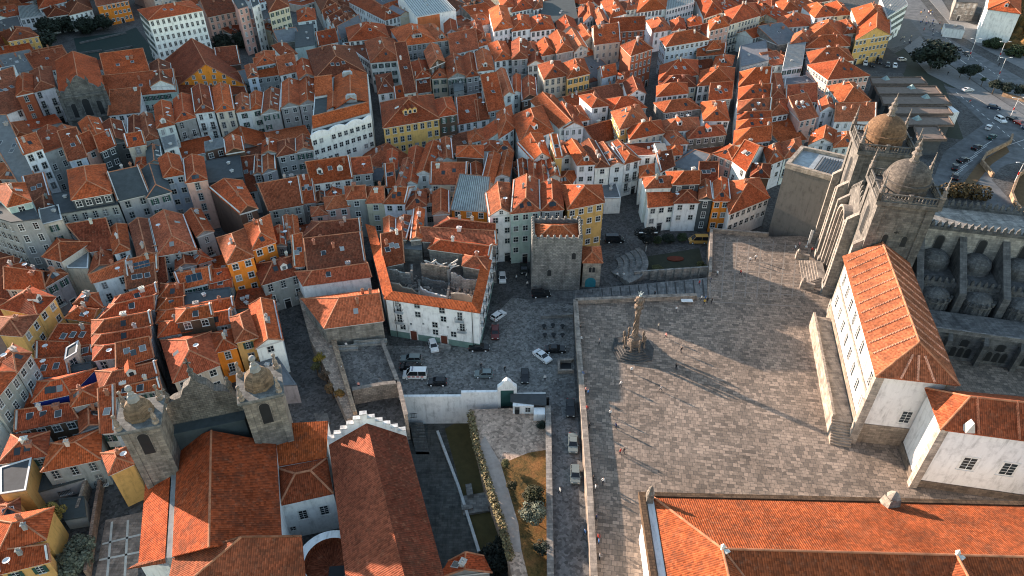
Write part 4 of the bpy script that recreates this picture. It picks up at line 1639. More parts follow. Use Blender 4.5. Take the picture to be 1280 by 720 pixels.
# ------------------------------------------------------------------ palace, only its roofs and west wall in view
pal = thing('palace', 'big palace wing with a broad orange tiled roof, lower right corner', 'palace', (30, 60, TZ))
PZ = 14.5
NW, NE = at(800, 617, PZ), at(1290, 629, PZ)
rA = at(903, 686, PZ + 4.6)
dN = (NE - NW).normalized(); dS = Vector((dN.y, -dN.x, 0))
span = (rA - NW).dot(dS); offx = (rA - NW).dot(dN)
def pp(x, y, z=0.0): return NW + dN * x + dS * y + Vector((0, 0, z))
H_ = 4.6
NEx = 75.0
# north wing (ridge parallel to its eave), west wing running towards the camera, and a middle wing
r0, r1 = pp(offx, span, H_), pp(NEx, span, H_)
roof_part(pal, [
    [pp(1.9, .55), pp(NEx, .55), r1, r0],
    [pp(1.9, .55), r0, pp(offx, 30, H_), pp(1.9, 30)],
    [r0, pp(offx, 30, H_), pp(offx * 2, 30), pp(offx * 2, span * 2)],
    [r0, r1, pp(NEx, span * 2), pp(offx * 2, span * 2)],
], (0.43, 0.105, 0.036))
mx = (at(1186, 676, PZ + 4.6) - NW).dot(dN)
roof_part(pal, [
    [pp(mx, span - .2, H_ + .05), pp(mx, 30, H_ + .05), pp(mx - offx, 30), pp(mx - offx, span * 2)],
    [pp(mx, span - .2, H_ + .05), pp(mx, 30, H_ + .05), pp(mx + offx, 30), pp(mx + offx, span * 2)],
], (0.37, 0.088, 0.032))
prism_part(pal, [pp(.9, .8), pp(NEx, .8), pp(NEx, span * 2 - .6), pp(offx * 2 - .6, span * 2 - .6), pp(offx * 2 - .6, 30), pp(.9, 30)], -1, PZ - .05, 'wall', (0.75, 0.73, 0.70))
b = MB()
b.prism([pp(.3, .2), pp(NEx, .2), pp(NEx, .85), pp(.95, .85), pp(.95, 30), pp(.3, 30)][::-1], PZ - 1.0, PZ - .06, 0, bottom=True)
b.build('cornice', 'stone', pal, (0.30, 0.22, 0.16))
b = MB()
b.prism([pp(-.2, -.2), pp(NEx, -.2), pp(NEx, .5), pp(-.2, .5)][::-1], PZ - .9, PZ + .2, 0, bottom=True)
b.prism([pp(-.2, .5), pp(.6, .5), pp(.6, 30), pp(-.2, 30)][::-1], PZ - .9, PZ + .45, 0, bottom=True)
b.build('parapet', 'rubble', pal, (0.16, 0.10, 0.06))
b = MB(); b.prism([pp(.6, .6), pp(1.9, .6), pp(1.9, 30), pp(.6, 30)][::-1], PZ - .5, PZ - .15, 0)
b.build('gutter', 'dark', pal)
b = MB()
for k in range(2):
    c = pp(1.2 + k * .2, 1.2 + k * 14, 0); b.box(c - Vector((0, 0, .2)), (1.0, 1.0, 1.6), 0); b.lathe(c + Vector((0, 0, 1.4)), [(.5, 0), (.62, .5), (.3, 1.1), (.42, 1.4), (0, 2.1)], 8)
b.build('finial', 'stone', pal, (0.30, 0.26, 0.22))
for k in range(6):
    p = pp(.86, 3 + k * 4.2)
    inst('window', W_BIG, pal, (p.x, p.y, 8.2), math.atan2(dS.y, dS.x) + math.pi)
b = MB(); c = at(1113, 628, PZ + .6)
b.box(c + Vector((0, 0, -1.0)), (2.3, 2.0, 2.2), .2, top=(.75, .7)); b.lathe(c + Vector((0, 0, 1.2)), [(.8, 0), (.95, .3), (.5, .9), (0, 1.3)], 8)
b.build('stone_crest', 'stone', pal, (0.40, 0.36, 0.31))
b = MB()
for p in (r0, pp(mx, span, H_)):
    b.lathe(p, [(.25, -.2), (.2, .4), (.34, .6), (0, 1.2)], 8); b.box(p + Vector((.4, -.3, 0)), (.8, .8, .12), .5)
b.build('ridge_ornament', 'plain', pal, (.6, .58, .54))
b = MB(); p = pp(4.2, 14.5, 1.7); b.box(p, (.9, .7, .14), .5); b.build('skylight', 'glass', pal)

# ------------------------------------------------------------------ battlemented tower and its annex
tw = thing('medieval_tower', 'square granite tower with battlements and a small orange roof inside', 'tower', at(694, 363, 0))
fl, fr = at(664, 363, 0), at(724, 363, 0)
D = 9.2
f4 = [fl, fr, fr + Vector((.3, D, 0)), fl + Vector((-.1, D, 0))]
TH = 15.4
prism_part(tw, f4, -.5, TH - 1.6, 'rubble', (0.27, 0.265, 0.255))
b = MB()
inn = offset_quad(f4, -.75)
for i in range(4):
    j = (i + 1) % 4
    b.prism([(f4[i].x, f4[i].y), (f4[j].x, f4[j].y), (inn[j].x, inn[j].y), (inn[i].x, inn[i].y)], TH - 1.6, TH - .55, 0)
    e = f4[j] - f4[i]; n = 8; ins = (inn[i] - f4[i]) * .5
    for k in range(n):
        p = f4[i] + e * ((k + .5) / n) + Vector((0, 0, 0)) + (inn[i] + inn[j] - f4[i] - f4[j]) * .25
        zt = TH - .55
        b.box((p.x, p.y, zt), (.62, .62, .55), math.atan2(e.y, e.x)); b.box((p.x, p.y, zt + .55), (.62, .62, .35), math.atan2(e.y, e.x), top=(.2, .2))
b.build('battlement', 'rubble', tw, (0.30, 0.295, 0.28))
q = [Vector((p.x, p.y, TH - 1.55)) for p in inn]
polys, _, _ = roof_polys([Vector((p.x, p.y, 0)) for p in inn], 'H', TH - 1.5, .9)
roof_part(tw, polys, (0.48, 0.12, 0.04))
e = fr - fl
for f, z, me in [(.36, 4.4, ARCH_S), (.84, 9.2, ARCH_S)]:
    p = fl + e * f; inst('window', me, tw, (p.x, p.y - .02, z), 0, (.9, 1, .75), color=(.25, .25, .24))
b = MB()
for f, z, wd in [(.46, 10.6, .9), (.74, 4.9, 1.4), (.22, 7.4, .9)]:
    p = fl + e * f; b.box((p.x, p.y - .05, z), (wd, .2, .22))
b.build('corbel', 'stone', tw, (.45, .43, .4))
an = thing('tower_annex', 'low stone annex with orange hip roof and teal arched door', 'building', at(738, 358, 0))
fl, fr = at(727, 358.5, 0), at(749, 358.5, 0)
f4 = [fl, fr, fr + Vector((.2, 6.5, 0)), fl + Vector((0, 6.5, 0))]
prism_part(an, f4, -.5, 7.4, 'stone', (0.40, 0.36, 0.31))
polys, _, _ = roof_polys(offset_quad(f4, .35), 'H', 7.4, 1.1)
roof_part(an, polys, (0.52, 0.125, 0.042))
for x in (-.42, .42):
    m = (fl + fr) / 2; inst('window', ARCH_S, an, (m.x + x, m.y - .02, 4.4), 0, (.62, 1, .62), color=(.4, .37, .33))
b = MB(); m = (fl + fr) / 2
pts = [(-1.3, 0), (1.3, 0)] + [(1.3 * math.cos(math.pi * k / 8), 1.5 + 1.3 * math.sin(math.pi * k / 8)) for k in range(9)]
b.poly([(m.x + x - .1, m.y - .06, z) for x, z in pts], 0)
b.build('door', 'plain', an, (0.03, 0.20, 0.25))

# ------------------------------------------------------------------ pillory on its steps
ctr = at(791, 437, TZ)
pil = thing('pillory', 'ornate stone pillory column on stepped base in the square', 'monument', ctr)
def star(r, n=8, k=.82):
    return [(ctr.x + (r if i % 2 else r * k) * math.cos(math.pi * i / n), ctr.y + (r if i % 2 else r * k) * math.sin(math.pi * i / n)) for i in range(2 * n)]
b = MB()
for k in range(6):
    b.prism(star(4.9 - k * .55, 4, .90), TZ - .05, TZ + .28 * (k + 1), 0)
b.build('steps', 'stone', pil, (0.13, 0.128, 0.125))
BZ = TZ + 1.68
b = MB()
b.lathe((ctr.x, ctr.y, BZ), [(1.5, 0), (1.5, .5), (1.15, .6), (1.0, 1.5), (1.2, 1.6), (.75, 1.9), (.62, 2.4)], 8, ph=.39)
b.build('pedestal', 'stone', pil, (0.26, 0.205, 0.165))
b = MB()
prof = [(.62, 0), (.58, 1), (.56, 3), (.5, 5.6), (.62, 5.7), (.62, 6.0), (.46, 6.1), (.5, 6.8), (.85, 7.3), (.9, 7.7), (.5, 8.0), (.62, 8.4), (.95, 9.0), (.8, 9.5), (.35, 9.8), (.2, 10.2), (0, 10.3)]
n = 12
for (r0, z0), (r1, z1) in zip(prof, prof[1:]):
    for k in range(n):
        tw0, tw1 = z0 * .5, z1 * .5
        a, c = 2 * math.pi * k / n, 2 * math.pi * (k + 1) / n
        f = lambda r, t, z, tw_: (ctr.x + r * (1 + .12 * (k % 2)) * math.cos(t + tw_), ctr.y + r * (1 + .12 * (k % 2)) * math.sin(t + tw_), BZ + 2.3 + z)
        if r1 < 1e-3: b.poly([f(r0, a, z0, tw0), f(r0, c, z0, tw0), f(0, a, z1, tw1)])
        else: b.poly([f(r0, a, z0, tw0), f(r0, c, z0, tw0), f(r1, c, z1, tw1), f(r1, a, z1, tw1)])
b.build('column', 'stone', pil, (0.27, 0.205, 0.16))
b = MB()
t = Vector((ctr.x, ctr.y, BZ + 12.4))
b.lathe(t, [(.25, 0), (.3, .2), (.08, .4), (.06, 1.2), (0, 1.3)], 8)
for k in range(5):
    a = 2 * math.pi * k / 5; b.tube(t + Vector((0, 0, .5)), t + Vector((.6 * math.cos(a), .6 * math.sin(a), .9)), .07, .05, 5)
b.build('crown', 'plain', pil, (.38, .44, .45))
for k in range(8):
    a = 2 * math.pi * k / 8 + .39
    b = MB(); c = (ctr.x + 2.2 * math.cos(a), ctr.y + 2.2 * math.sin(a), TZ + 1.1)
    b.lathe(c, [(.28, 0), (.28, .5), (.17, .6), (.16, 2.1), (.3, 2.3), (.24, 2.6), (.34, 2.9), (.1, 3.3), (0, 3.4)], 8)
    b.build('post', 'stone', pil, (0.23, 0.18, 0.14))

# ------------------------------------------------------------------ terrace parapets
def balustrade(name, pts, z, label, h=1.15, th=.9, gaps=True):
    b = MB()
    for p, q in zip(pts, pts[1:]):
        e = q - p; e.z = 0; L = e.length; e.normalize(); n = Vector((-e.y, e.x, 0)) * th / 2
        def seg(a, c, z0, z1, k=1.0):
            A, C = p + e * a, p + e * c
            b.prism([(v.x, v.y) for v in (A - n * k, C - n * k, C + n * k, A + n * k)], z + z0, z + z1, 0, bottom=z0 > 0)
        seg(0, L, -.3, .3); seg(0, L, h - .22, h, 1.15)
        s = 0; i = 0
        while s < L - .2:
            if gaps and i % 2:
                w = min(2.6, L - s)
                for k in range(4): seg(s + w * (k + .62) / 4, s + w * (k + 1) / 4, .3, h - .22, .6)
            else:
                w = min(2.4 + (i * 37 % 5) * .5, L - s); seg(s, s + w, .3, h - .22)
            s += w; i += 1
    return tag(b.build(name, 'stone', None, (0.40, 0.34, 0.29)), label, 'parapet')
balustrade('terrace_parapet', [at(719, 379, TZ), at(728, 505, TZ), at(736, 605, TZ), at(743, 740, TZ)], TZ, 'long pierced stone parapet between the lower street and square')
balustrade('terrace_parapet', [at(719, 379, TZ), at(800, 375.5, TZ), at(870, 373, TZ)], TZ, 'short parapet along the ramp at the square\'s north edge', gaps=False)
balustrade('terrace_parapet', [at(887, 345, TZ), at(888.5, 290, TZ), at(960, 296, TZ)], TZ, 'corner parapet above the sunken garden and rooftops', gaps=False, th=.6)
wall_run('street_wall', [at(688, 745, 0), at(685, 512, 0)], -9, 1.0, .8, 'rubble', (0.36, 0.33, 0.30), 'long low stone wall between the garden and lower street', 'wall', 'stone')
# wall with small steps along the north side of the ramp
b = MB()
for k in range(9):
    t0, t1 = k / 9, (k + 1) / 9
    p, q = at(792 + 92 * t0, 347 - 6 * t0, 0.5 + 3 * t0), at(792 + 92 * t1, 347 - 6 * t1, 0.5 + 3 * t0)
    b.prism([(p.x, p.y), (q.x, q.y), (q.x, q.y + .5), (p.x, p.y + .5)], -.5, 2.2 + 3 * t0, 0)
tag(b.build('stepped_wall', 'stone', None, (0.36, 0.34, 0.32)), 'stepped stone wall between the ramp and sunken garden', 'wall')
# curved seats of the small amphitheatre
am = MB(); c0 = at(752, 330, 0)
for k in range(5):
    r0, r1 = 4.2 + k * 1.5, 4.2 + (k + 1) * 1.5
    for j in range(14):
        a, c = math.radians(-62 + j * 6.4), math.radians(-62 + (j + 1) * 6.4)
        P = [(c0.x + r * math.cos(t) * 1.0, c0.y + r * math.sin(t)) for r, t in ((r0, a), (r1, a), (r1, c), (r0, c))]
        am.prism(P, -.1, .32 * (k + 1), 0)
tag(am.build('curved_steps', 'stone', None, (0.24, 0.24, 0.235)), 'curved stone seating steps beside the tower annex', 'steps')
flat('lawn', [(800, 322), (874, 310), (882, 342), (800, 348)], 0.02, 'plain', (0.035, 0.04, 0.026))
b = MB(); c = at(844, 324, .03); b.lathe((c.x, c.y, 0), [(2.2, .02), (2.2, .3), (0, .4)], 16, squash=.5)
tag(b.build('flower_bed', 'plain', None, (0.13, 0.03, 0.015)), 'oval bed of dark red flowers in the sunken garden', 'flower bed')
# ------------------------------------------------------------------ twin towered church, lower left
gc = thing('church', 'church with two domed granite towers and long clay roofs', 'church', at(270, 600, 0))
def frame(a, c, z):
    """origin, unit along a->c and unit to the back for a front edge seen at two pixels"""
    p, q = at(*a, z), at(*c, z)
    e = q - p; L = e.length; e.normalize()
    return p, e, Vector((-e.y, e.x, 0)), L
def church_tower(a, c, zt):
    p, e, n, L = frame(a, c, zt)
    p.z = 0
    rz = math.atan2(e.y, e.x)
    Q = lambda x, y, z=0.0: p + e * x + n * y + Vector((0, 0, z))
    b = MB()
    b.prism([Q(0, 0), Q(L, 0), Q(L, L), Q(0, L)], -.5, zt - .9, 0)
    for x in (-.15, L - .85):
        b.prism([Q(x, -.15), Q(x + 1, -.15), Q(x + 1, L + .15), Q(x, L + .15)], -.4, zt - 1.0, 0)
    t = b.build('tower', 'stone', gc, (0.30, 0.27, 0.235))
    def sub(name, bb, mat, col):
        o = bb.build(name, mat, None, col); o.parent = t; return o
    b = MB()
    b.prism([Q(-.45, -.45), Q(L + .45, -.45), Q(L + .45, L + .45), Q(-.45, L + .45)], zt - .9, zt - .45, 0, bottom=True)
    b.prism([Q(-.7, -.7), Q(L + .7, -.7), Q(L + .7, L + .7), Q(-.7, L + .7)], zt - .45, zt, 0, bottom=True)
    sub('cornice', b, 'stone', (0.22, 0.225, 0.22))
    b = MB()
    R = L * .40
    prof = [(R + .1, 0), (R + .1, .5), (R, .6)] + [(R * math.cos(math.pi / 2 * k / 9.5), .6 + 2.6 * math.sin(math.pi / 2 * k / 9.5) ** .9) for k in range(1, 9)]
    b.lathe(Q(L / 2, L / 2, zt), prof, 8, ph=rz + .39)
    sub('dome', b, 'stone', (0.25, 0.175, 0.115))
    b = MB()
    b.lathe(Q(L / 2, L / 2, zt + 3.3), [(.9, -.3), (.75, .5), (.4, .8), (.5, 1.1), (.25, 1.4), (.2, 1.6)], 8)
    b.lathe(Q(L / 2, L / 2, zt + 4.9), [(0, 0), (.4, .12), (.55, .5), (.4, .9), (0, 1.02)], 10)
    sub('finial', b, 'plain', (0.27, 0.265, 0.25))
    for x in (0, L):
        for y in (0, L):
            b = MB()
            b.lathe(Q(x, y, zt), [(.5, 0), (.5, .6), (.3, .7), (.42, 1.3), (.2, 2.0), (.14, 2.4)], 8)
            b.lathe(Q(x, y, zt + 2.4), [(0, 0), (.24, .08), (.32, .32), (.24, .55), (0, .64)], 8)
            sub('pinnacle', b, 'stone', (0.40, 0.33, 0.27))
    o = inst('window', ARCH_L, None, Q(L / 2, -.04, zt - 6.2), rz, (.8, 1, .72), color=(.3, .27, .24)); o.parent = t
    return Q, L, rz
church_tower((149, 537), (195, 528), 22)
QE, LE, rzE = church_tower((302, 500), (349, 489), 22)
# curved gable of the west front, seen from behind
p, e, n, L = frame((203, 522), (304, 502), 17.0)
p.z = 0
b = MB()
prof = [(0, 17), (.06, 17.6), (.12, 19.6), (.2, 20.2), (.3, 20.6), (.36, 22.2), (.44, 22.9), (.5, 24.3), (.56, 22.9), (.64, 22.2), (.7, 20.6), (.8, 20.2), (.88, 19.6), (.94, 17.6), (1, 17)]
fr_ = [p + e * L * u + Vector((0, 0, z)) for u, z in prof]
bk_ = [v + n * 1.6 for v in fr_]
lo = [p + Vector((0, 0, -.5)), p + e * L + Vector((0, 0, -.5))]
b.poly([lo[0], lo[1]] + fr_[::-1]); b.poly([lo[0] + n * 1.6] + bk_ + [lo[1] + n * 1.6])
for i in range(len(fr_) - 1): b.poly([fr_[i], fr_[i + 1], bk_[i + 1], bk_[i]])
c = p + e * L * .5 + n * .8
b.lathe(c + Vector((0, 0, 24.2)), [(.5, 0), (.35, .5), (.5, .9), (.2, 1.4), (.15, 1.6)], 8)
b.box(c + Vector((0, 0, 25.7)), (.22, .22, 1.9)); b.box(c + Vector((0, 0, 26.6)), (1.1, .22, .22))
for u in (.12, .88):
    b.lathe(p + e * L * u + n * .8 + Vector((0, 0, 19.5)), [(.5, 0), (.4, .6), (.55, 1.2), (.2, 2.2), (.3, 2.6), (0, 3.1)], 8)
b.build('facade', 'rubble', gc, (0.20, 0.19, 0.175))
b = MB()
b.prism([p + e * .2, p + e * (L - .2), p + e * (L - .2) - n * 2.2, p + e * .2 - n * 2.2][::-1], 9, 15.0, 0)
b.build('porch_roof', 'plain', gc, (0.05, 0.065, 0.07))
RC = (0.44, 0.088, 0.029)
G = lambda l: px3(l)
roof_part(gc, [G([(222, 553, 10.5), (264, 538, 15), (261, 684, 15), (215, 696, 10.5)]), G([(264, 538, 15), (345, 553, 10.5), (352, 668, 10.5), (261, 684, 15)])], RC)
roof_part(gc, [G([(183, 586, 7.6), (214, 572, 9.6), (206, 698, 9.6), (173, 703, 7.6)])], RC)
roof_part(gc, [G([(173, 703, 7.6), (206, 698, 9.6), (207, 703, 9.0), (159, 711, 7.2)])], RC)
b = MB(); b.poly(G([(216, 567, 9.9), (223, 567, 9.9), (216, 697, 9.9), (208, 697, 9.9)])[::-1])
g4 = G([(216, 567, 9.9), (223, 567, 9.9), (216, 697, 9.9), (208, 697, 9.9)])
b = MB(); b.prism([(v.x, v.y) for v in g4][::-1], 8, 9.9, 0); b.build('gutter', 'plain', gc, (0.27, 0.28, 0.28))
# choir block with its hip turned to the sun
ap = at(302, 671, 15.5); rE = at(377, 670, 15.5)
sw = at(205, 752, 10); nw = at(216, 696, 10); se = at(386, 757, 10); ne = at(371, 702, 10)
roof_part(gc, [[nw, ap, sw], [sw, ap, rE, se], [nw, ne, rE, ap]], RC)
prism_part(gc, [nw, ne, se, sw], -.5, 9.9, 'wall', (0.74, 0.74, 0.72))
nA_ = G([(222, 566, 0), (345, 552, 0)])
q4 = [at(183, 586, 7.4), at(345, 556, 10.3), at(352, 668, 10.3), at(173, 703, 7.4)]
prism_part(gc, [v for v in (q4[0], q4[3], at(206, 698, 9.4), at(214, 572, 9.4))], -.5, 7.3, 'wall', (0.74, 0.74, 0.72))
prism_part(gc, [at(222, 566, 10.4), at(345, 552, 10.4), at(352, 668, 10.4), at(215, 696, 10.4)], -.5, 10.2, 'wall', (0.74, 0.74, 0.72))
# sacristy on its right: hip roof, white wall with two grilled windows, rounded apse
roof_part(gc, [G([(343, 530, 11), (410, 526, 11), (408, 572, 9.4), (344, 583, 9.4)])], (0.50, 0.115, 0.034))
roof_part(gc, [G([(349, 632, 9), (417, 617, 9), (388, 588, 11.6), (369, 592, 11.6)]), G([(346, 585, 9), (349, 632, 9), (369, 592, 11.6)]), G([(346, 585, 9), (369, 592, 11.6), (388, 588, 11.6), (409, 572, 9)]), G([(409, 572, 9), (388, 588, 11.6), (417, 617, 9)])], RC)
s4 = [at(350, 632, 8.9), at(417, 618, 8.9), at(409, 573, 8.9), at(346, 586, 8.9)]
prism_part(gc, s4, -.5, 8.85, 'wall', (0.75, 0.76, 0.75))
prism_part(gc, [at(343, 532, 9.2), at(344, 584, 9.2), at(408, 573, 9.2), at(410, 527, 9.2)], -.5, 9.2, 'wall', (0.74, 0.74, 0.72))
e = s4[1] - s4[0]
for f in (.36, .76): 
    v = s4[0] + e * f; inst('window', W_BIG, gc, (v.x, v.y, 4.6), math.atan2(e.y, e.x), (.8, 1, .75))
v = s4[0] + e * .1; inst('window', WINS, gc, (v.x, v.y, 2.2), math.atan2(e.y, e.x))
apc = at(412, 700, 7.5)
b = MB(); b.lathe((apc.x, apc.y, -.5), [(5.0, 0), (5.0, 8.0), (3.7, 8.0)], 36)
b.build('apse', 'wall', gc, (0.77, 0.78, 0.77))
b = MB(); b.lathe((apc.x, apc.y, -.5), [(3.7, 8.0), (3.6, 6.5), (0, 6.0)], 36); b.build('apse_roof', 'roof', gc, (.22, .06, .03))
b = MB(); b.box((apc.x + 1.2, apc.y - 1.5, 5.0), (2.6, 3.0, 1.0), .1); b.build('apse_opening', 'dark', gc)

# ------------------------------------------------------------------ long hall with a stepped white gable
lh = thing('hall', 'long dark red roofed hall with a stepped white gable end', 'building', at(480, 620, 0))
hw, he, rg0 = at(411, 556, 10), at(508, 545, 10), at(457, 523, 14.2)
sx = at(432, 722, 10); sxe = at(556, 722, 10); rg1 = at(506, 722, 14.2)
ex_w = hw.lerp(sx, 1.6); ex_e = he.lerp(sxe, 1.6); ex_r = rg0.lerp(rg1, 1.6)
roof_part(lh, [[hw, rg0, ex_r, ex_w]], (0.42, 0.115, 0.06))
roof_part(lh, [[rg0, he, ex_e, ex_r]], (0.21, 0.046, 0.027))  # east slope coloured darker to match its shade, west slope lighter as sunlit
ins = lambda a, c, d: a + (c - a).normalized() * d
prism_part(lh, [ins(hw, he, .4), ins(ex_w, ex_e, .4), ins(ex_e, ex_w, .4), ins(he, hw, .4)], -7, 9.9, 'wall', (0.74, 0.74, 0.72))
b = MB(); e = he - hw; L = e.length; e.normalize(); nn = Vector((-e.y, e.x, 0))
nst = 5
for side in (0, 1):
    for k in range(nst + (1 if side == 0 else 0)):
        u0, u1 = k / (2 * nst + 1), (k + 1) / (2 * nst + 1)
        if side: u0, u1 = 1 - u1, 1 - u0
        z = 11.4 + k * .98
        A, C = hw + e * L * u0, hw + e * L * u1
        P = [A, C, C + nn * .55, A + nn * .55]
        b.prism([(v.x, v.y) for v in P], -7, z, 0)
        P = [A - nn * .12, C - nn * .12, C + nn * .7, A + nn * .7]
        b.prism([(v.x, v.y) for v in P], z + .003, z + .22, 1, bottom=True)
b.build('stepped_gable', ['wall', 'stone'], lh, (0.80, 0.80, 0.79))

# ------------------------------------------------------------------ burnt out white block by the square
rb = thing('ruined_block', 'white block with a roofless burnt interior beside the car square', 'building', at(545, 400, 0))
RH = 11.0
q4 = [at(482, 371, RH), at(598, 388, RH), at(620, 290, RH), at(459, 280, RH)]
i4 = offset_quad(q4, -.7)
b = MB()
for i in (0, 1, 3):
    j = (i + 1) % 4
    b.prism([(q4[i].x, q4[i].y), (q4[j].x, q4[j].y), (i4[j].x, i4[j].y), (i4[i].x, i4[i].y)], 1.7, RH - .1, 0)
b.build('wall', 'wall', rb, (0.80, 0.80, 0.79))
b = MB(); o4 = offset_quad(q4, .04)
for i in (0, 1, 3):
    j = (i + 1) % 4
    b.prism([(o4[i].x, o4[i].y), (o4[j].x, o4[j].y), (i4[j].x, i4[j].y), (i4[i].x, i4[i].y)], -.5, 1.7, 0)
b.build('plinth', 'plain', rb, (0.16, 0.25, 0.22))
r = MB(); o4 = offset_quad(q4, .45); w4 = offset_quad(q4, -1.7)
def strip(i, j, f=1.0):
    a, c, d, g = o4[i], o4[j], w4[j], w4[i]
    if f < 1: c, d = a.lerp(c, f), g.lerp(d, f)
    U = lambda v, z: (v.x, v.y, z)
    r.poly([U(a, RH - .25), U(c, RH - .25), U(d, RH + .5), U(g, RH + .5)])
    r.poly([U(a, RH - .45), U(c, RH - .45), U(c, RH - .25), U(a, RH - .25)])
    r.poly([U(g, RH + .5), U(d, RH + .5), U(d, RH - .2), U(g, RH - .2)])
strip(0, 1); strip(1, 2, .62); strip(3, 0)
r.build('eave_tiles', 'roof', rb, (0.47, 0.11, 0.036))
b = MB(); b.poly([(v.x, v.y, 6.8) for v in i4]); b.build('floor', 'rubble', rb, (0.17, 0.155, 0.14))
rnd = random.Random(5)
def inner(u, v): return i4[0].lerp(i4[1], u).lerp(i4[3].lerp(i4[2], u), v)
for (u0, v0, u1, v1, h, col) in [(0.03, .20, .36, .19, 10.2, (.50, .42, .33)), (.03, .36, .30, .37, 10.6, (.46, .47, .46)), (.36, .06, .37, .40, 9.6, (.38, .36, .33)), (.38, .22, .70, .20, 9.9, (.50, .50, .49)),
                                (.40, .38, .66, .37, 9.4, (.40, .41, .41)), (.66, .05, .67, .38, 9.8, (.30, .29, .28)), (.70, .19, .97, .20, 9.7, (.34, .30, .25)), (.69, .39, .97, .41, 11.0, (.45, .45, .44)),
                                (.40, .47, .66, .46, 11.3, (.42, .34, .28)), (.30, .36, .31, .5, 10.6, (.40, .38, .36)), (.66, .42, .67, .5, 11.2, (.26, .25, .24)), (.83, .05, .84, .2, 8.6, (.42, .40, .37))]:
    A, C = inner(u0, v0), inner(u1, v1); e = (C - A).normalized(); n = Vector((-e.y, e.x, 0)) * .22
    b = MB(); m = 13; hs = [h]
    for k in range(m): hs.append(min(h + .2, max(h - 1.6, hs[-1] + (rnd.uniform(-.12, .12) if rnd.random() < .72 else rnd.uniform(-.9, .6)))))
    for k in range(m):
        a, c = A.lerp(C, k / m), A.lerp(C, (k + 1) / m)
        P = [a - n, c - n, c + n, a + n]
        V = [(v.x, v.y, 5.6) for v in P] + [(P[0].x, P[0].y, hs[k]), (P[1].x, P[1].y, hs[k + 1]), (P[2].x, P[2].y, hs[k + 1]), (P[3].x, P[3].y, hs[k])]
        for f in ((0, 1, 5, 4), (1, 2, 6, 5), (2, 3, 7, 6), (3, 0, 4, 7), (4, 5, 6, 7)): b.poly([V[t] for t in f])
    sh = rnd.uniform(.5, .95)
    b.build('partition', rnd.choice(['wall', 'rubble']), rb, tuple(c_ * sh for c_ in col))
b = MB()
for k in range(420):
    p = inner(rnd.uniform(.03, .97), rnd.uniform(.04, .5)); s = rnd.uniform(.15, .75)
    b.box((p.x, p.y, 6.75), (s, s * rnd.uniform(.4, 2.2), s * rnd.uniform(.3, 1.2)), rnd.uniform(0, 3), top=(rnd.uniform(.3, 1), rnd.uniform(.3, 1)))
b.build('rubble', 'plain', rb, (0.30, 0.26, 0.23))['kind'] = 'stuff'
b = MB()
for k in range(16):
    p = inner(rnd.uniform(.40, .72), rnd.uniform(.47, .56)); a = rnd.uniform(0, 3)
    b.tube((p.x, p.y, 9.5 + rnd.random()), (p.x + 2.6 * math.cos(a), p.y + 1.2 * math.sin(a), 10.2 + rnd.random()), .16, .12, 4)
b.build('fallen_beam', 'plain', rb, (0.55, 0.52, 0.47))
e = q4[1] - q4[0]; rz = math.atan2(e.y, e.x)
def facw(f, z, me, name='window', s=(1, 1, 1)):
    v = q4[0] + e * f; return inst(name, me, rb, (v.x, v.y, z), rz, s)
for f in (.135, .80): facw(f, 7.6, WINB)
for f, z in [(.13, 4.6), (.82, 4.7), (.12, 8.9)]: facw(f, z, WINB if z < 8 else WIN)
for f, z in [(.34, 9.3), (.61, 8.9), (.34, 6.8), (.62, 6.6), (.52, 4.6), (.52, 2.5), (.72, 2.7), (.155, 2.6)]: facw(f, z, WIN2)
for f, z in [(.39, 4.9), (.66, 5.0), (.25, 4.3)]: facw(f, z, WINS, s=(.5, 1, .5))
DOORB = MB(); DOORB.box((0, -.05, 0), (1.9, .1, 2.8), mi=0); DOORB.box((0, -.12, 0), (1.4, .05, 2.5), mi=1)
DOORB = DOORB.mesh('door', ['stone', m_fixed('brown_wood', (.12, .035, .02), .7)])
for f in (.27, .61): facw(f, .02, DOORB, 'door')
e3 = q4[2] - q4[1]; rz3 = math.atan2(e3.y, e3.x)
for k in range(7):
    for z in (2.4, 5.4, 8.2):
        v = q4[1] + e3 * ((k + .6) / 7.4); inst('window', WINB if z > 3 else WIN, rb, (v.x, v.y, z), rz3)
b = MB()
for k in range(3):
    v = q4[0] + e * .61; b.box((v.x, v.y - .9 + k * .28 - .3, 0), (3.0, .6, .16 * (k + 1)), rz)
b.build('door_steps', 'stone', rb, (.4, .39, .37))
b = MB()
for f in (.08, .93):
    v = q4[0] + e * f; b.tube((v.x, v.y - .12, 0), (v.x, v.y - .12, RH), .07, .07, 5)
b.build('drainpipe', 'dark', rb)

# ------------------------------------------------------------------ grey bishopric block with glazed roof
gb = thing('concrete_block', 'stained grey windowless block with glazed flat roof by the cathedral', 'building', at(995, 292, TZ))
GZ = 21.4
q4 = [at(982, 208, GZ), at(1050, 227, GZ), at(1066, 200, GZ), at(1001, 186, GZ)]
prism_part(gb, q4, TZ - 5, GZ, 'wall', (0.16, 0.145, 0.13))
b = MB(); i4 = offset_quad(q4, -.8); o4 = offset_quad(q4, .15)
for i in range(4):
    j = (i + 1) % 4
    b.prism([(o4[i].x, o4[i].y), (o4[j].x, o4[j].y), (i4[j].x, i4[j].y), (i4[i].x, i4[i].y)], GZ - .4, GZ + .9, 0, bottom=True)
b.build('parapet', 'stone', gb, (0.55, 0.46, 0.38))
b = MB(); b.poly([(v.x, v.y, GZ + .05) for v in i4]); b.build('roof', 'metal', gb, (0.35, 0.38, 0.40))
b = MB()
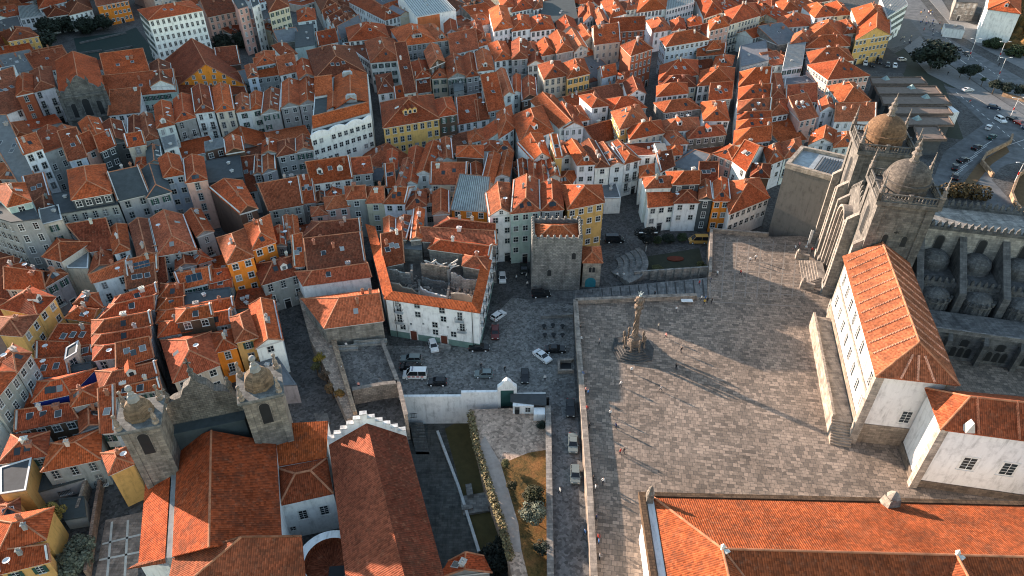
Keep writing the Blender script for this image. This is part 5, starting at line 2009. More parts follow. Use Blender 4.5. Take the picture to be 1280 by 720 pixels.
for k in range(9):
    a = i4[0].lerp(i4[1], .48 + k * .055); c = i4[3].lerp(i4[2], .48 + k * .055)
    b.tube(a.lerp(c, .15) + Vector((0, 0, .25)), a.lerp(c, .85) + Vector((0, 0, .25)), .16, .16, 4)
b.build('roof_rib', 'plain', gb, (0.10, 0.11, 0.12))

# ------------------------------------------------------------------ gate, garden walls, hut
gw = thing('garden_gate', 'white garden wall with curved gate pediment beside the parked cars', 'gate', at(631, 492, 0))
b = MB()
def wpr(x0, y0, x1, y1, z0, z1, th=.6):
    p, q = at(x0, y0, 0), at(x1, y1, 0); e = (q - p).normalized(); n = Vector((-e.y, e.x, 0)) * th
    b.prism([(v.x, v.y) for v in (p, q, q + n, p + n)], z0, z1, 0)
wpr(499, 500, 577, 499.5, -8, .9); wpr(577, 499.5, 622, 499, -8, 2.0)
b.build('wall', 'wall', gw, (0.78, 0.79, 0.79))
b = MB(); wpr(646, 498.5, 682, 498, -2.5, 1.1); b.build('parapet', 'wall', gw, (.75, .74, .71))
p, q = at(622, 499, 0), at(646, 498.5, 0); e = (q - p); L = e.length; e.normalize(); n = Vector((-e.y, e.x, 0))
b = MB()
prof = [(0, 3.2), (.08, 3.5), (.2, 3.9), (.32, 4.7), (.5, 5.3), (.68, 4.7), (.8, 3.9), (.92, 3.5), (1, 3.2)]
f_ = [p + e * L * u + Vector((0, 0, z)) for u, z in prof]; k_ = [v + n * .9 for v in f_]
b.poly([p + Vector((0, 0, 2.4)), p + e * L + Vector((0, 0, 2.4))] + f_[::-1]); b.poly([p + n * .9 + Vector((0, 0, 2.4))] + k_ + [p + e * L + n * .9 + Vector((0, 0, 2.4))])
for i in range(len(f_) - 1): b.poly([f_[i], f_[i + 1], k_[i + 1], k_[i]])
for u in (0, .84):
    a = p + e * L * u; c = a + e * L * .16
    b.prism([(v.x, v.y) for v in (a, c, c + n * .9, a + n * .9)], -2.5, 2.4, 0)
b.build('pediment', 'wall', gw, (.82, .82, .80))
b = MB(); a = p + e * L * .16 + n * .3; c = p + e * L * .84 + n * .3
b.prism([(v.x, v.y) for v in (a, c, c + n * .15, a + n * .15)], -2.4, 2.39, 0); b.build('gate_door', 'plain', gw, (0.03, 0.09, 0.085))
ht = thing('garden_hut', 'small white garden hut with a dark flat roof', 'hut', at(655, 512, -.8))
q4 = [at(641, 517, -.8), at(667, 517, -.8), at(667, 506, -.8), at(641, 506, -.8)]
prism_part(ht, q4, -1, 1.4, 'wall', (.78, .78, .77))
q5 = [at(667, 526, -.8), at(681, 526, -.8), at(681, 517.3, -.8), at(667, 517.3, -.8)]
prism_part(ht, q5, -1, 1.0, 'wall', (.78, .78, .77))
b = MB()
R = [at(638, 502, 1.6), at(683, 507, 1.6), at(683, 492, 1.6), at(638, 492, 1.6)]
b.prism([(v.x, v.y) for v in R], 1.42, 1.6, 0, bottom=True)
b.build('roof', 'plain', ht, (0.06, 0.065, 0.068))
c = (q4[0] + q4[1]) / 2
inst('window', WIN2, ht, (c.x + .9, c.y, -.2), 0, (.8, 1, .8)); inst('door', DOOR, ht, (c.x - 1.2, c.y, -.8), 0, (.7, 1, .75))
# flight of steps and iron railing in the lower garden
def steps(name, a, c, width_px, z0, z1, n, label, col=(.16, .165, .16)):
    b = MB()
    for k in range(n):
        t0, t1 = k / n, (k + 1) / n
        z = z0 + (z1 - z0) * t1
        y0, y1 = a[1] + (c[1] - a[1]) * t0, a[1] + (c[1] - a[1]) * t1
        x0, x1 = a[0] + (c[0] - a[0]) * t0, a[0] + (c[0] - a[0]) * t1
        P = [at(x0, y0, z), at(x0 + width_px, y0, z), at(x1 + width_px, y1, z), at(x1, y1, z)]
        if (P[1] - P[0]).cross(P[3] - P[0]).z < 0: P.reverse()
        b.prism([(v.x, v.y) for v in P], min(z0, z1) - .6, z, 0)
    return tag(b.build(name, 'stone', None, col), label, 'steps')
steps('garden_steps', (512, 528), (520, 568), 17, -5.2, -7, 11, 'dark stone steps between the hall and lower garden')
steps('garden_steps', (649, 682), (657, 728), 15, -.9, -6, 14, 'narrow stone steps at the foot of the grassy garden')
steps('street_steps', (374, 466), (396, 528), 17, -1.6, .35, 22, 'long dark stairway beside the ivy covered rampart', (.19, .185, .175))
rl = MB()
pts = [at(586, 503, -3), at(560, 512, -4.2), at(530, 521, -5.2), at(513, 523, -5.2)]
for p, q in zip(pts, pts[1:]):
    up = Vector((0, 0, 1.3))
    rl.tube(p + up, q + up, .06, .06, 5); rl.tube(p + Vector((0, 0, .2)), q + Vector((0, 0, .2)), .05, .05, 5)
    m = int((q - p).length / .3)
    for k in range(m): v = p.lerp(q, k / m); rl.tube(v, v + up, .03, .03, 4)
tag(rl.build('railing', 'dark', None), 'dark iron railing below the white garden wall', 'railing')
b = MB(); pts = [at(586, 505, -7), at(561, 514, -7), at(531, 523, -7), at(512, 525, -7)]
for (p, q), z in zip(zip(pts, pts[1:]), (-3, -4.2, -5.2)):
    b.prism([(p.x, p.y), (q.x, q.y), (q.x, q.y + 2.2), (p.x, p.y + 2.2)][::-1], -9, z, 0)
tag(b.build('garden_walkway', 'stone', None, (.2, .2, .2)), 'raised stone walkway under the white garden wall', 'walkway')
wall_run('garden_curb', [at(547, 541, -7), at(574, 612, -7), at(599, 692, -7)], -7.2, -6.3, .5, 'plain', (.5, .52, .52), 'pale stone curb dividing the lower garden', 'curb')
b = MB()
for (x, y, w, d, h) in [(594, 631, 5, 4.0, .5), (587, 618, 1.1, 2.4, 1.6), (609, 624, .6, 5, 1.3), (584, 637, 2.0, 1.0, .9)]:
    p = at(x, y, -7); b.box((p.x, p.y, -7), (w, d, h), .2)
tag(b.build('garden_fountain', 'stone', None, (.30, .30, .29)), 'small stone fountain platform in the lower garden', 'fountain')
# rampart with ivy and the terrace it carries
flat('walled_terrace', [(417, 436), (480, 428), (497, 483), (440, 489)], 3.0, 'cobble', (0.165, 0.155, 0.145), 4)
rp = thing('rampart', 'old stone rampart with ivy running down from the orange roofs', 'wall', at(410, 440, 0))
b = MB(); P = [at(x, y, 3.6) for x, y in [(368, 352), (392, 366), (416, 420), (444, 520), (434, 524), (404, 455), (388, 425)]]
b.prism([(v.x, v.y) for v in P][::-1], -.5, 3.6, 0)
b.build('wall', 'rubble', rp, (0.46, 0.36, 0.29))
b = MB(); P = [at(x, y, 4.4) for x, y in [(388, 360), (392, 362), (418, 418), (446, 514), (441, 515), (412, 420)]]
b.prism([(v.x, v.y) for v in P][::-1], 3.55, 4.4, 0)
b.build('parapet', 'rubble', rp, (0.50, 0.36, 0.25))
wall_run('terrace_wall', [at(441, 491, 3), at(478, 484, 3), at(497, 482, 3)], -7, 3.9, .7, 'rubble', (.30, .27, .24), 'rough stone retaining wall below the walled terrace', 'wall', 'stone')
wall_run('terrace_wall', [at(478, 430, 3), at(499, 484, 3), at(508, 523, 3)], -3, 3.9, .6, 'rubble', (.36, .31, .27), 'low wall with railing between the terrace and car square', 'wall', 'stone')
b = MB()
for (x, y, w) in [(430, 438, 6), (463, 431, 7)]:
    p = at(x, y, 3); b.box((p.x, p.y, 3), (w, .7, .5), .1); b.box((p.x, p.y + .5, 3.0), (w, .25, 1.0), .1)
tag(b.build('stone_bench', 'stone', None, (.36, .36, .34)), 'stone benches at the north side of the walled terrace', 'bench')

# ------------------------------------------------------------------ market sheds under stepped slab roofs
ms = thing('market_sheds', 'row of low sheds under stepped flat brown roof slabs', 'sheds', at(1150, 140, 0))
for (x0, x1, x2, x3, yt, yb) in [(1087, 1152, 1160, 1090, 96.5, 105.5), (1093, 1170, 1178, 1098, 108, 118), (1100, 1181, 1190, 1104, 120, 131), (1110, 1184, 1192, 1112, 133, 143), (1116, 1186, 1193, 1118, 146, 157), (1142, 1172, 1184, 1148, 158, 175)]:
    z = 6.0
    P = [at(x3, yb, z), at(x2, yb, z), at(x1, yt, z), at(x0, yt, z)]
    b = MB(); b.prism([(v.x, v.y) for v in P], z - .5, z, 0, bottom=True)
    for i in range(4):
        j = (i + 1) % 4
        i4 = offset_quad(P, -.35)
        b.prism([(P[i].x, P[i].y), (P[j].x, P[j].y), (i4[j].x, i4[j].y), (i4[i].x, i4[i].y)], z, z + .3, 1)
    b.build('roof_slab', ['plain', 'stone'], ms, (0.18, 0.135, 0.11))
    b = MB(); i4 = offset_quad(P, -1.2); b.prism([(v.x, v.y) for v in i4], -.2, z - .5, 0); b.build('wall', 'plain', ms, (.09, .095, .10))
for (x, y) in [(1107, 99), (1139, 110), (1157, 122), (1146, 149)]:
    b = MB(); p = at(x, y, 6.0); b.box(p, (2.4, 2.4, 1.4), .3, top=(.1, .1)); b.build('roof_light', 'metal', ms, (.22, .30, .30))
p, q = at(1171, 160, 0), at(1192, 158, 0)
b = MB(); b.prism([(p.x, p.y), (q.x, q.y), (q.x, q.y + 6), (p.x, p.y + 6)], 0, 5.4, 0); b.build('end_wall', 'wall', ms, (.74, .74, .73))

# ------------------------------------------------------------------ landmarks among the houses (their label given outright)
def special(pts, typ, rc, wc, h, opts, name, label, cat):
    r = house(pts, typ, rc, wc, h, opts, '!')
    r.name = name; r['label'] = label; r['category'] = cat
    return r
def t4(ox, oy, s, c): return [(ox + c[i] / s, oy + c[i + 1] / s) for i in range(0, len(c), 2)]
ab = special(t4(0, 0, 4, [742, 100, 1012, 50, 690, 48]), 'H', 'r', 'w', 20.5, ['L', 'p0.5', 'k0', 's3'], 'apartment_block', 'tall white apartment block with six rows of dark windows', 'apartment block')
og = special(t4(0, 0, 4, [885, 436, 1228, 428, 830, 300]), 'N', 'd', 'O', 6.5, ['p1.3', 'k0', 'bare'], 'gabled_hall', 'broad ochre gable hall with many small dark windows', 'hall')
hq = HOUSES[-1]['q']; e = hq[1] - hq[0]
for r_, (n_, u0, u1) in enumerate([(6, .16, .84), (4, .28, .72), (2, .40, .6)]):
    for k in range(n_):
        v = hq[0] + e * (u0 + (u1 - u0) * k / (n_ - 1)); HOUSES[-1]['wins'].append(inst('window', WIN, og, (v.x, v.y, 7.2 + r_ * 2.3), math.atan2(e.y, e.x), (1, 1, .75)))
wp = special(t4(320, 0, 4, [275, 694, 578, 600, 300, 395, 560, 372]), 'F', 'k', 'w', 14.5, ['k1'], 'parapet_building', 'white building with wavy parapet and complex orange roof', 'building')
hd = HOUSES[-1]; hq = [Vector((v.x, v.y, 0)) for v in hd['q']]; hz = hd['h']
b = MB(); e = hq[1] - hq[0]; L = e.length; e.normalize(); n = Vector((-e.y, e.x, 0))
m = 48; top = []
for k in range(m + 1):
    u = k / m; top.append(hq[0] + e * L * u + Vector((0, 0, hz + .7 + 1.0 * abs(math.sin(u * math.pi * 3.5)) ** .7)))
for k in range(m):
    A, C = top[k], top[k + 1]; a = Vector((A.x, A.y, hz - .3)); c = Vector((C.x, C.y, hz - .3))
    for d0, rev in ((Vector(), False), (n * .5, True)):
        f = [a + d0 - n * .06, c + d0 - n * .06, C + d0 - n * .06, A + d0 - n * .06]
        b.poly(f[::-1] if rev else f)
    b.poly([A - n * .06, C - n * .06, C + n * .44, A + n * .44])
b.build('wavy_parapet', 'wall', wp, (.78, .79, .79))
def fq(u, v, z): w_ = hq[0].lerp(hq[1], u).lerp(hq[3].lerp(hq[2], u), v); return Vector((w_.x, w_.y, hz + z))
for (u0, v0, u1, v1, ty) in [(.02, .10, .98, .30, 'G'), (.36, .32, .98, .97, 'N'), (.02, .62, .34, .97, 'G'), (.24, .34, .46, .62, 'N')]:
    qq = [fq(u0, v0, 0), fq(u1, v0, 0), fq(u1, v1, 0), fq(u0, v1, 0)]
    tl, gb_, _ = roof_polys([Vector((v.x, v.y, 0)) for v in qq], ty, hz + .9, .8)
    prism_part(wp, qq, hz + .02, hz + .9, 'wall', (.6, .6, .58), 'upper_wall')
    roof_part(wp, tl, (0.50, 0.115, 0.036), name='upper_roof')
for (u, v) in [(.62, .86), (.68, .36)]:
    b = MB(); c = fq(u, v, 1.6); b.box(c, (3.4, 2.4, 1.8), .2); b.box(c + Vector((0, 0, 1.8)), (2.6, 1.6, .5), .2); b.build('roof_plant', 'metal', wp, (.35, .37, .37))
mc = special(t4(320, 0, 4, [800, 85, 1000, 50, 705, -40]), 'F', 'w', 'w', 12, ['noW'], 'modern_church', 'white box shaped modern building with orange panel, top edge', 'building')
hq = HOUSES[-1]['q']; e = hq[1] - hq[0]; n = Vector((e.y, -e.x, 0)).normalized()
b = MB(); a, c = hq[0] + e * .03 + n * .06, hq[0] + e * .58 + n * .06
b.prism([(a.x, a.y), (c.x, c.y), (c.x - n.x * .05, c.y - n.y * .05), (a.x - n.x * .05, a.y - n.y * .05)], 3, 11.6, 0); b.build('wall_panel', 'wall', mc, (.60, .17, .06))
for f in (.1, .34, .8):
    v = hq[0] + e * f + n * .06; inst('window', arch_mesh(.9, 4.0, rim=.05), mc, (v.x, v.y, 4), math.atan2(e.y, e.x), color=(.3, .3, .3))
bc = special(t4(0, 90, 8, [600, 240, 1045, 180, 560, -110, 960, -130]), 'N', 'r', 's', 15, ['noW', 'bare', 'p0.9'], 'baroque_church', 'dark baroque stone church front with three arched openings', 'church')
hq = [Vector((v.x, v.y, 0)) for v in HOUSES[-1]['q']]; e = hq[1] - hq[0]; L = e.length; e.normalize(); n = Vector((e.y, -e.x, 0))
b = MB(); prof = [(0, 15.5), (.05, 16.5), (.12, 16.2), (.2, 17.5), (.3, 18.2), (.4, 20.0), (.5, 21.0), (.6, 20.0), (.7, 18.2), (.8, 17.5), (.88, 16.2), (.95, 16.5), (1, 15.5)]
f_ = [hq[0] + n * .9 + e * L * u + Vector((0, 0, z)) for u, z in prof]; k_ = [v - n * 1.2 for v in f_]
b.poly([(f_[0].x, f_[0].y, -.5), (f_[-1].x, f_[-1].y, -.5)] + f_[::-1]); b.poly([(k_[0].x, k_[0].y, -.5)] + k_ + [(k_[-1].x, k_[-1].y, -.5)])
for i in range(len(f_) - 1): b.poly([f_[i], f_[i + 1], k_[i + 1], k_[i]])
for u in (.0, .3, .7, 1):
    v = hq[0] + n * .9 + e * L * u; b.box((v.x, v.y, -.4), (1.0, .8, 15.4), math.atan2(e.y, e.x))
    b.lathe((v.x, v.y, {0: 15.5, .3: 18.2, .7: 18.2, 1: 15.5}[u]), [(.5, 0), (.4, .8), (.6, 1.2), (.2, 2.2), (0, 2.8)], 8)
b.box((hq[0] + n * 1.0 + e * L * .5 + Vector((0, 0, 14.2))), (L + .6, .9, .7), math.atan2(e.y, e.x)); b.box((hq[0] + n * 1.0 + e * L * .5 + Vector((0, 0, 6.6))), (L + .6, 1.0, .6), math.atan2(e.y, e.x))
b.build('facade', 'stone', bc, (.17, .17, .165))
for f, s in ((.22, .8), (.5, 1), (.78, .8)):
    v = hq[0] + n * .92 + e * L * f; inst('window', ARCH_L, bc, (v.x, v.y, 7.4), math.atan2(e.y, e.x), (s * 1.1, 1, s * .95), color=(.2, .2, .2))
ROWS2 = '''
#in the ruined white block | 480 270 8
12 272 112 240 0 30 110 30 | N o s 11.4 noW
118 236 222 230 118 40 285 10 | N o s 11.5 noW
265 236 372 226 300 -60 400 -60 | N o s 12 noW
440 150 1103 192 640 12 1103 82 | W d s 12 noW s0
385 245 1118 282 375 160 1110 200 | S r s 11.5 noW s0
450 322 1042 402 500 222 1082 292 | W r s 11.4 noW
5 500 190 462 -8 285 178 255 | S r s 10.4 noW nofw
200 332 378 342 190 240 388 244 | F g s 10.2 noW
790 492 1022 532 800 392 1042 404 | H r s 11 noW
#by the upper right square | 960 0 4
1100 45 1262 68 1120 -80 | H o w 15 noW
940 10 1052 14 950 -60 | F k s 9 k0
885 140 985 152 880 118 | F w w 4 noW
#in the dark yard at lower left | 0 540 4
190 302 418 236 213 218 468 195 | F k g 3 noW
322 442 432 424 292 335 420 322 | F k g 2.5 noW
#at the foot of the stairway | 320 360 4
25 497 205 485 -5 380 105 340 | F g g 5 noW
#by the lower garden | 520 570 4.8
150 722 440 690 200 640 400 610 | N r g -1 noW z-7
'''
load_rows(ROWS2)
# ------------------------------------------------------------------ cars
def car_meshes(kind):
    """body, glass and wheel meshes of one car, 4.2 m long, nose towards +X"""
    L, Wd, H = {'hatch': (3.9, 1.7, 1.48), 'saloon': (4.5, 1.76, 1.42), 'estate': (4.5, 1.76, 1.5), 'suv': (4.5, 1.85, 1.75), 'van': (5.0, 1.95, 2.2)}[kind]
    h = L / 2
    if kind == 'hatch': low = [(-h, .45), (-h, .9), (-h * .93, 1.0)]; hood = (h * .42, .98); cab = [(-h * .92, 1.0), (-h * .78, H), (h * .12, H), (h * .48, .98)]
    elif kind == 'saloon': low = [(-h, .45), (-h, .92)]; hood = (h * .42, .96); cab = [(-h * .66, .98), (-h * .40, H), (h * .12, H), (h * .46, .96)]
    elif kind == 'estate': low = [(-h, .45), (-h, .95)]; hood = (h * .42, .96); cab = [(-h * .96, .98), (-h * .85, H), (h * .12, H), (h * .46, .96)]
    elif kind == 'suv': low = [(-h, .5), (-h, 1.05)]; hood = (h * .45, 1.12); cab = [(-h * .95, 1.1), (-h * .88, H), (h * .15, H), (h * .46, 1.12)]
    else: low = [(-h, .5), (-h, 1.1)]; hood = (h * .68, 1.15); cab = [(-h * .98, 1.1), (-h * .97, H), (h * .35, H), (h * .70, 1.15)]
    nose = [(h * .93, .86), (h, .70), (h, .42)]
    side = low + [(-h * .9, cab[0][1])] + [hood] + nose + [(h * .96, .25), (-h * .97, .25)]
    b = MB()
    y = Wd / 2
    inset = lambda z: y * (1 - .06 * max(0, (z - .7)))
    n = len(side)
    for i in range(n):
        (x0, z0), (x1, z1) = side[i], side[(i + 1) % n]
        b.poly([(x0, -inset(z0), z0), (x0, inset(z0), z0), (x1, inset(z1), z1), (x1, -inset(z1), z1)])
    b.poly([(x, -inset(z), z) for x, z in side][::-1]); b.poly([(x, inset(z), z) for x, z in side])
    # cabin: pillars and roof
    yi = y * .93; yt = y * .76
    c = cab
    b.poly([(c[1][0], -yt, c[1][1]), (c[2][0], -yt, c[2][1]), (c[2][0], yt, c[2][1]), (c[1][0], yt, c[1][1])])
    b.box(((c[1][0] + c[2][0]) / 2, 0, H - .05), (c[2][0] - c[1][0] + .05, yt * 2 + .04, .07))
    body = b.mesh('body', 'paint')
    g = MB()
    g.poly([(c[0][0], -yi, c[0][1] - .02), (c[3][0], -yi, c[3][1] - .02), (c[2][0], -yt, c[2][1] - .03), (c[1][0], -yt, c[1][1] - .03)])
    g.poly([(c[0][0], yi, c[0][1] - .02), (c[1][0], yt, c[1][1] - .03), (c[2][0], yt, c[2][1] - .03), (c[3][0], yi, c[3][1] - .02)])
    g.poly([(c[2][0], -yt, c[2][1] - .03), (c[3][0], -yi, c[3][1] - .02), (c[3][0], yi, c[3][1] - .02), (c[2][0], yt, c[2][1] - .03)])
    g.poly([(c[1][0], -yt, c[1][1] - .03), (c[1][0], yt, c[1][1] - .03), (c[0][0], yi, c[0][1] - .02), (c[0][0], -yi, c[0][1] - .02)])
    glass = g.mesh('windows', 'carglass')
    p = MB()
    for s in (-1, 1):
        for a, d in ((c[0], c[1]), (c[3], c[2])):
            p.tube((a[0], s * yi, a[1] - .04), (d[0], s * yt, d[1] - .02), .055, .05, 4)
        mx = (c[1][0] + c[2][0]) / 2
        p.tube((mx, s * yi * .99, c[0][1] - .03), (mx, s * yt, H - .03), .05, .05, 4)
        p.box((c[3][0] - .15, s * (y + .06), c[3][1]), (.2, .2, .14))
    pil = p.mesh('pillars', 'paint')
    return body, glass, pil, L, Wd
def wheel_mesh():
    b = MB(); n = 12
    for (r0, y0), (r1, y1), mi in [((0, -.1), (.2, -.11), 1), ((.2, -.11), (.32, -.1), 0), ((.32, -.1), (.32, .1), 0), ((.32, .1), (0, .1), 0)]:
        for k in range(n):
            a, c = 2 * math.pi * k / n, 2 * math.pi * (k + 1) / n
            q = [(r0, y0, a), (r0, y0, c), (r1, y1, c), (r1, y1, a)]
            if r0 == 0: q = q[1:]
            if r1 == 0: q = q[:3]
            b.poly([(r * math.cos(t), y, r * math.sin(t)) for r, y, t in q], mi)
    return b.mesh('wheel', ['tyre', 'metal'])
WHEEL = wheel_mesh()
lm = MB(); lm.box((0, 0, 0), (.08, .34, .16)); HEAD = lm.mesh('headlight', 'lamp')
lm = MB(); lm.box((0, 0, 0), (.08, .28, .2)); TAIL = lm.mesh('taillight', 'red')
CARS = {}
def car(kind, px, d, col, label, z=0.0, group=None, far=False):
    """d = pixel offset from tail to nose on the ground"""
    a, c = at(px[0] - d[0] / 2, px[1] - d[1] / 2, z), at(px[0] + d[0] / 2, px[1] + d[1] / 2, z)
    rz = math.atan2(c.y - a.y, c.x - a.x)
    m = (a + c) / 2
    root = thing('car', label, 'car', (m.x, m.y, z + .02), rz, group or 'parked and moving cars')
    if kind not in CARS: CARS[kind] = car_meshes(kind)
    body, glass, pil, L, Wd = CARS[kind]
    inst('body', body, root, (0, 0, 0), color=col, world=False)
    inst('windows', glass, root, (0, 0, 0), world=False)
    inst('pillars', pil, root, (0, 0, 0), color=col, world=False)
    for x in (-L * .31, L * .32):
        for s in (-1, 1): inst('wheel', WHEEL, root, (x, s * (Wd / 2 - .09), .32), 0 if s < 0 else math.pi, world=False)
    for s in (-1, 1):
        inst('headlight', HEAD, root, (L / 2 - .02, s * Wd * .33, .62), world=False)
        inst('taillight', TAIL, root, (-L / 2 + .02, s * Wd * .36, .75), world=False)
    return root
WHT, SIL, BLK, GRY, RED, GRN, BLU = (.70, .70, .70), (.17, .205, .205), (.012, .013, .015), (.07, .075, .08), (.12, .015, .012), (.02, .07, .06), (.015, .03, .06)
for args in [
    ('hatch', (542, 435), (5, 16), WHT, 'white hatchback standing before the doors of the white ruined block'),
    ('estate', (514, 451), (-28, 0), SIL, 'silver estate car, topmost of three parked by the terrace'),
    ('saloon', (514, 461), (28, 0), BLK, 'black car between the silver estate and the striped van'),
    ('saloon', (599, 437), (26, 0), BLK, 'black saloon at the right corner of the ruined block'),
    ('hatch', (623, 397), (13, -9), WHT, 'white car with black roof beside the ruined block corner'),
    ('saloon', (619, 418), (0, 22), RED, 'dark red car beside the ruined block, below a white one'),
    ('hatch', (605, 470), (-24, 0), SIL, 'silver green car parked left of the curved gate'),
    ('hatch', (547, 480), (-22, 0), BLK, 'dark car half hidden behind the white garden wall'),
    ('hatch', (656, 473), (0, 15), BLK, 'black car facing the parapet right of the gate'),
    ('saloon', (678, 448), (21, 16), WHT, 'white saloon standing slantwise in the middle of the square'),
    ('saloon', (694, 439), (28, 0), BLK, 'long black saloon behind the slanting white saloon'),
    ('suv', (676, 370), (26, -2), BLK, 'black car parked on the strips below the battlemented tower'),
    ('saloon', (713, 513), (0, 20), BLK, 'black car, topmost in the lower street beside the parapet'),
    ('saloon', (716, 557), (0, 25), SIL, 'pale green silver saloon, middle car in the lower street'),
    ('hatch', (719, 596), (0, 24), SIL, 'silver grey hatchback, lowest car in the lower street'),
    ('hatch', (628, 350), (1, 14), WHT, 'white car in the dark street left of the battlemented tower'),
    ('saloon', (641, 322), (1, 13), BLK, 'dark car in the street under the green fronted house'),
    ('saloon', (655, 338), (1, 14), BLK, 'dark car touching the left foot of the battlemented tower'),
    ('van', (768, 302), (20, 0), BLK, 'black van parked in the yard behind the tower annex'),
    ('van', (872, 303), (-22, 0), (.55, .30, .08), 'yellow van beside the terrace corner and sunken garden'),
    ('hatch', (1066, 68), (1, 8), WHT, 'white car, leftmost in the upper car park row'),
    ('hatch', (1073, 67), (1, 8), BLK, 'black car next to the leftmost white car under the yellow house'),
    ('hatch', (1081, 67), (1, 8), BLK, 'black car under the middle of the yellow gabled house'),
    ('hatch', (1089, 67), (1, 8), BLK, 'black car near the right corner of the yellow gabled house'),
    ('saloon', (1100, 70), (1, 8), WHT, 'pale car at the right corner of the yellow gabled house'),
    ('hatch', (1081, 81), (1, 8), WHT, 'white car at the left end of the lower car park row'),
    ('hatch', (1090, 83), (1, 8), BLK, 'black car right of the white one in the lower row'),
    ('suv', (1099, 79), (1, 8), BLK, 'large black car in the middle of the car park'),
    ('hatch', (1109, 83), (1, 8), GRY, 'grey car left of the last white car in the lower row'),
    ('hatch', (1118, 84), (1, 8), WHT, 'white car at the right end of the lower car park row'),
    ('hatch', (1127, 76), (9, -1), WHT, 'white car alone at the rounded end of the car park'),
    ('saloon', (1187, 57), (9, 5), BLK, 'first of three dark cars on the avenue beyond the big tree'),
    ('saloon', (1197, 62), (9, 5), BLK, 'middle of three dark cars on the avenue beyond the big tree'),
    ('saloon', (1208, 69), (9, 5), GRY, 'last of three dark cars on the avenue beyond the big tree'),
    ('saloon', (1209, 114), (14, -1), WHT, 'white car alone on the access road past the small trees'),
    ('estate', (1242, 136), (15, 3), BLU, 'dark blue car on the access road above the white suv'),
    ('suv', (1250, 152), (12, 7), WHT, 'white suv on the access road right of the market sheds'),
    ('saloon', (1266, 151), (12, 5), BLK, 'black car right of the white suv'),
    ('saloon', (1274, 156), (12, 5), RED, 'dark red car right of the white suv'),
    ('saloon', (1281, 162), (8, 8), BLU, 'dark car cut by the right edge of the photo'),
    ('hatch', (1235, 161), (5, -8), WHT, 'small white car at the junction below the white suv'),
    ('saloon', (1239, 173), (12, -7), GRN, 'dark green car, topmost of the slanting roadside row'),
    ('saloon', (1220, 186), (12, -6), BLK, 'black car below the dark green one in the roadside row'),
    ('saloon', (1203, 202), (13, -4), BLK, 'black car in the middle of the roadside row'),
    ('saloon', (1193, 211), (3, -12), BLK, 'black car second from the bottom of the roadside row'),
    ('saloon', (1193, 223), (0, -13), BLK, 'lowest black car of the roadside row above the hedge'),
]: car(*args)
v = car('van', (519, 471), (-27, 0), (.78, .78, .76), 'white van with red stripes, lowest of three by the terrace')
b = MB()
for k in range(4):
    for s in (-1, 1): b.box((-1.6 + k * .9, s * .985, .75), (.6, .02, .3))
inst('stripe', b.mesh('stripe', 'red'), v, (0, 0, 0), world=False)
b = MB(); b.box((.4, 0, 2.2), (.3, 1.2, .16)); inst('light_bar', b.mesh('light_bar', 'metal'), v, (0, 0, 0), color=(.3, .3, .35), world=False)
# motorcycle
mt = thing('motorcycle', 'red motorcycle riding on the access road below the white car', 'motorcycle', at(1212, 128, .02), .6)
for x in (-.65, .65): inst('wheel', WHEEL, mt, (x, 0, .32), 0, (1, .5, 1), world=False)
b = MB(); b.box((0, 0, .45), (1.1, .3, .4), top=(.8, .7)); b.box((-.35, 0, .82), (.8, .28, .12)); b.tube((.6, 0, .35), (.38, 0, 1.05), .05); b.tube((.36, -.35, 1.05), (.36, .35, 1.05), .03)
inst('frame', b.mesh('frame', 'paint'), mt, (0, 0, 0), color=(.3, .02, .02), world=False)

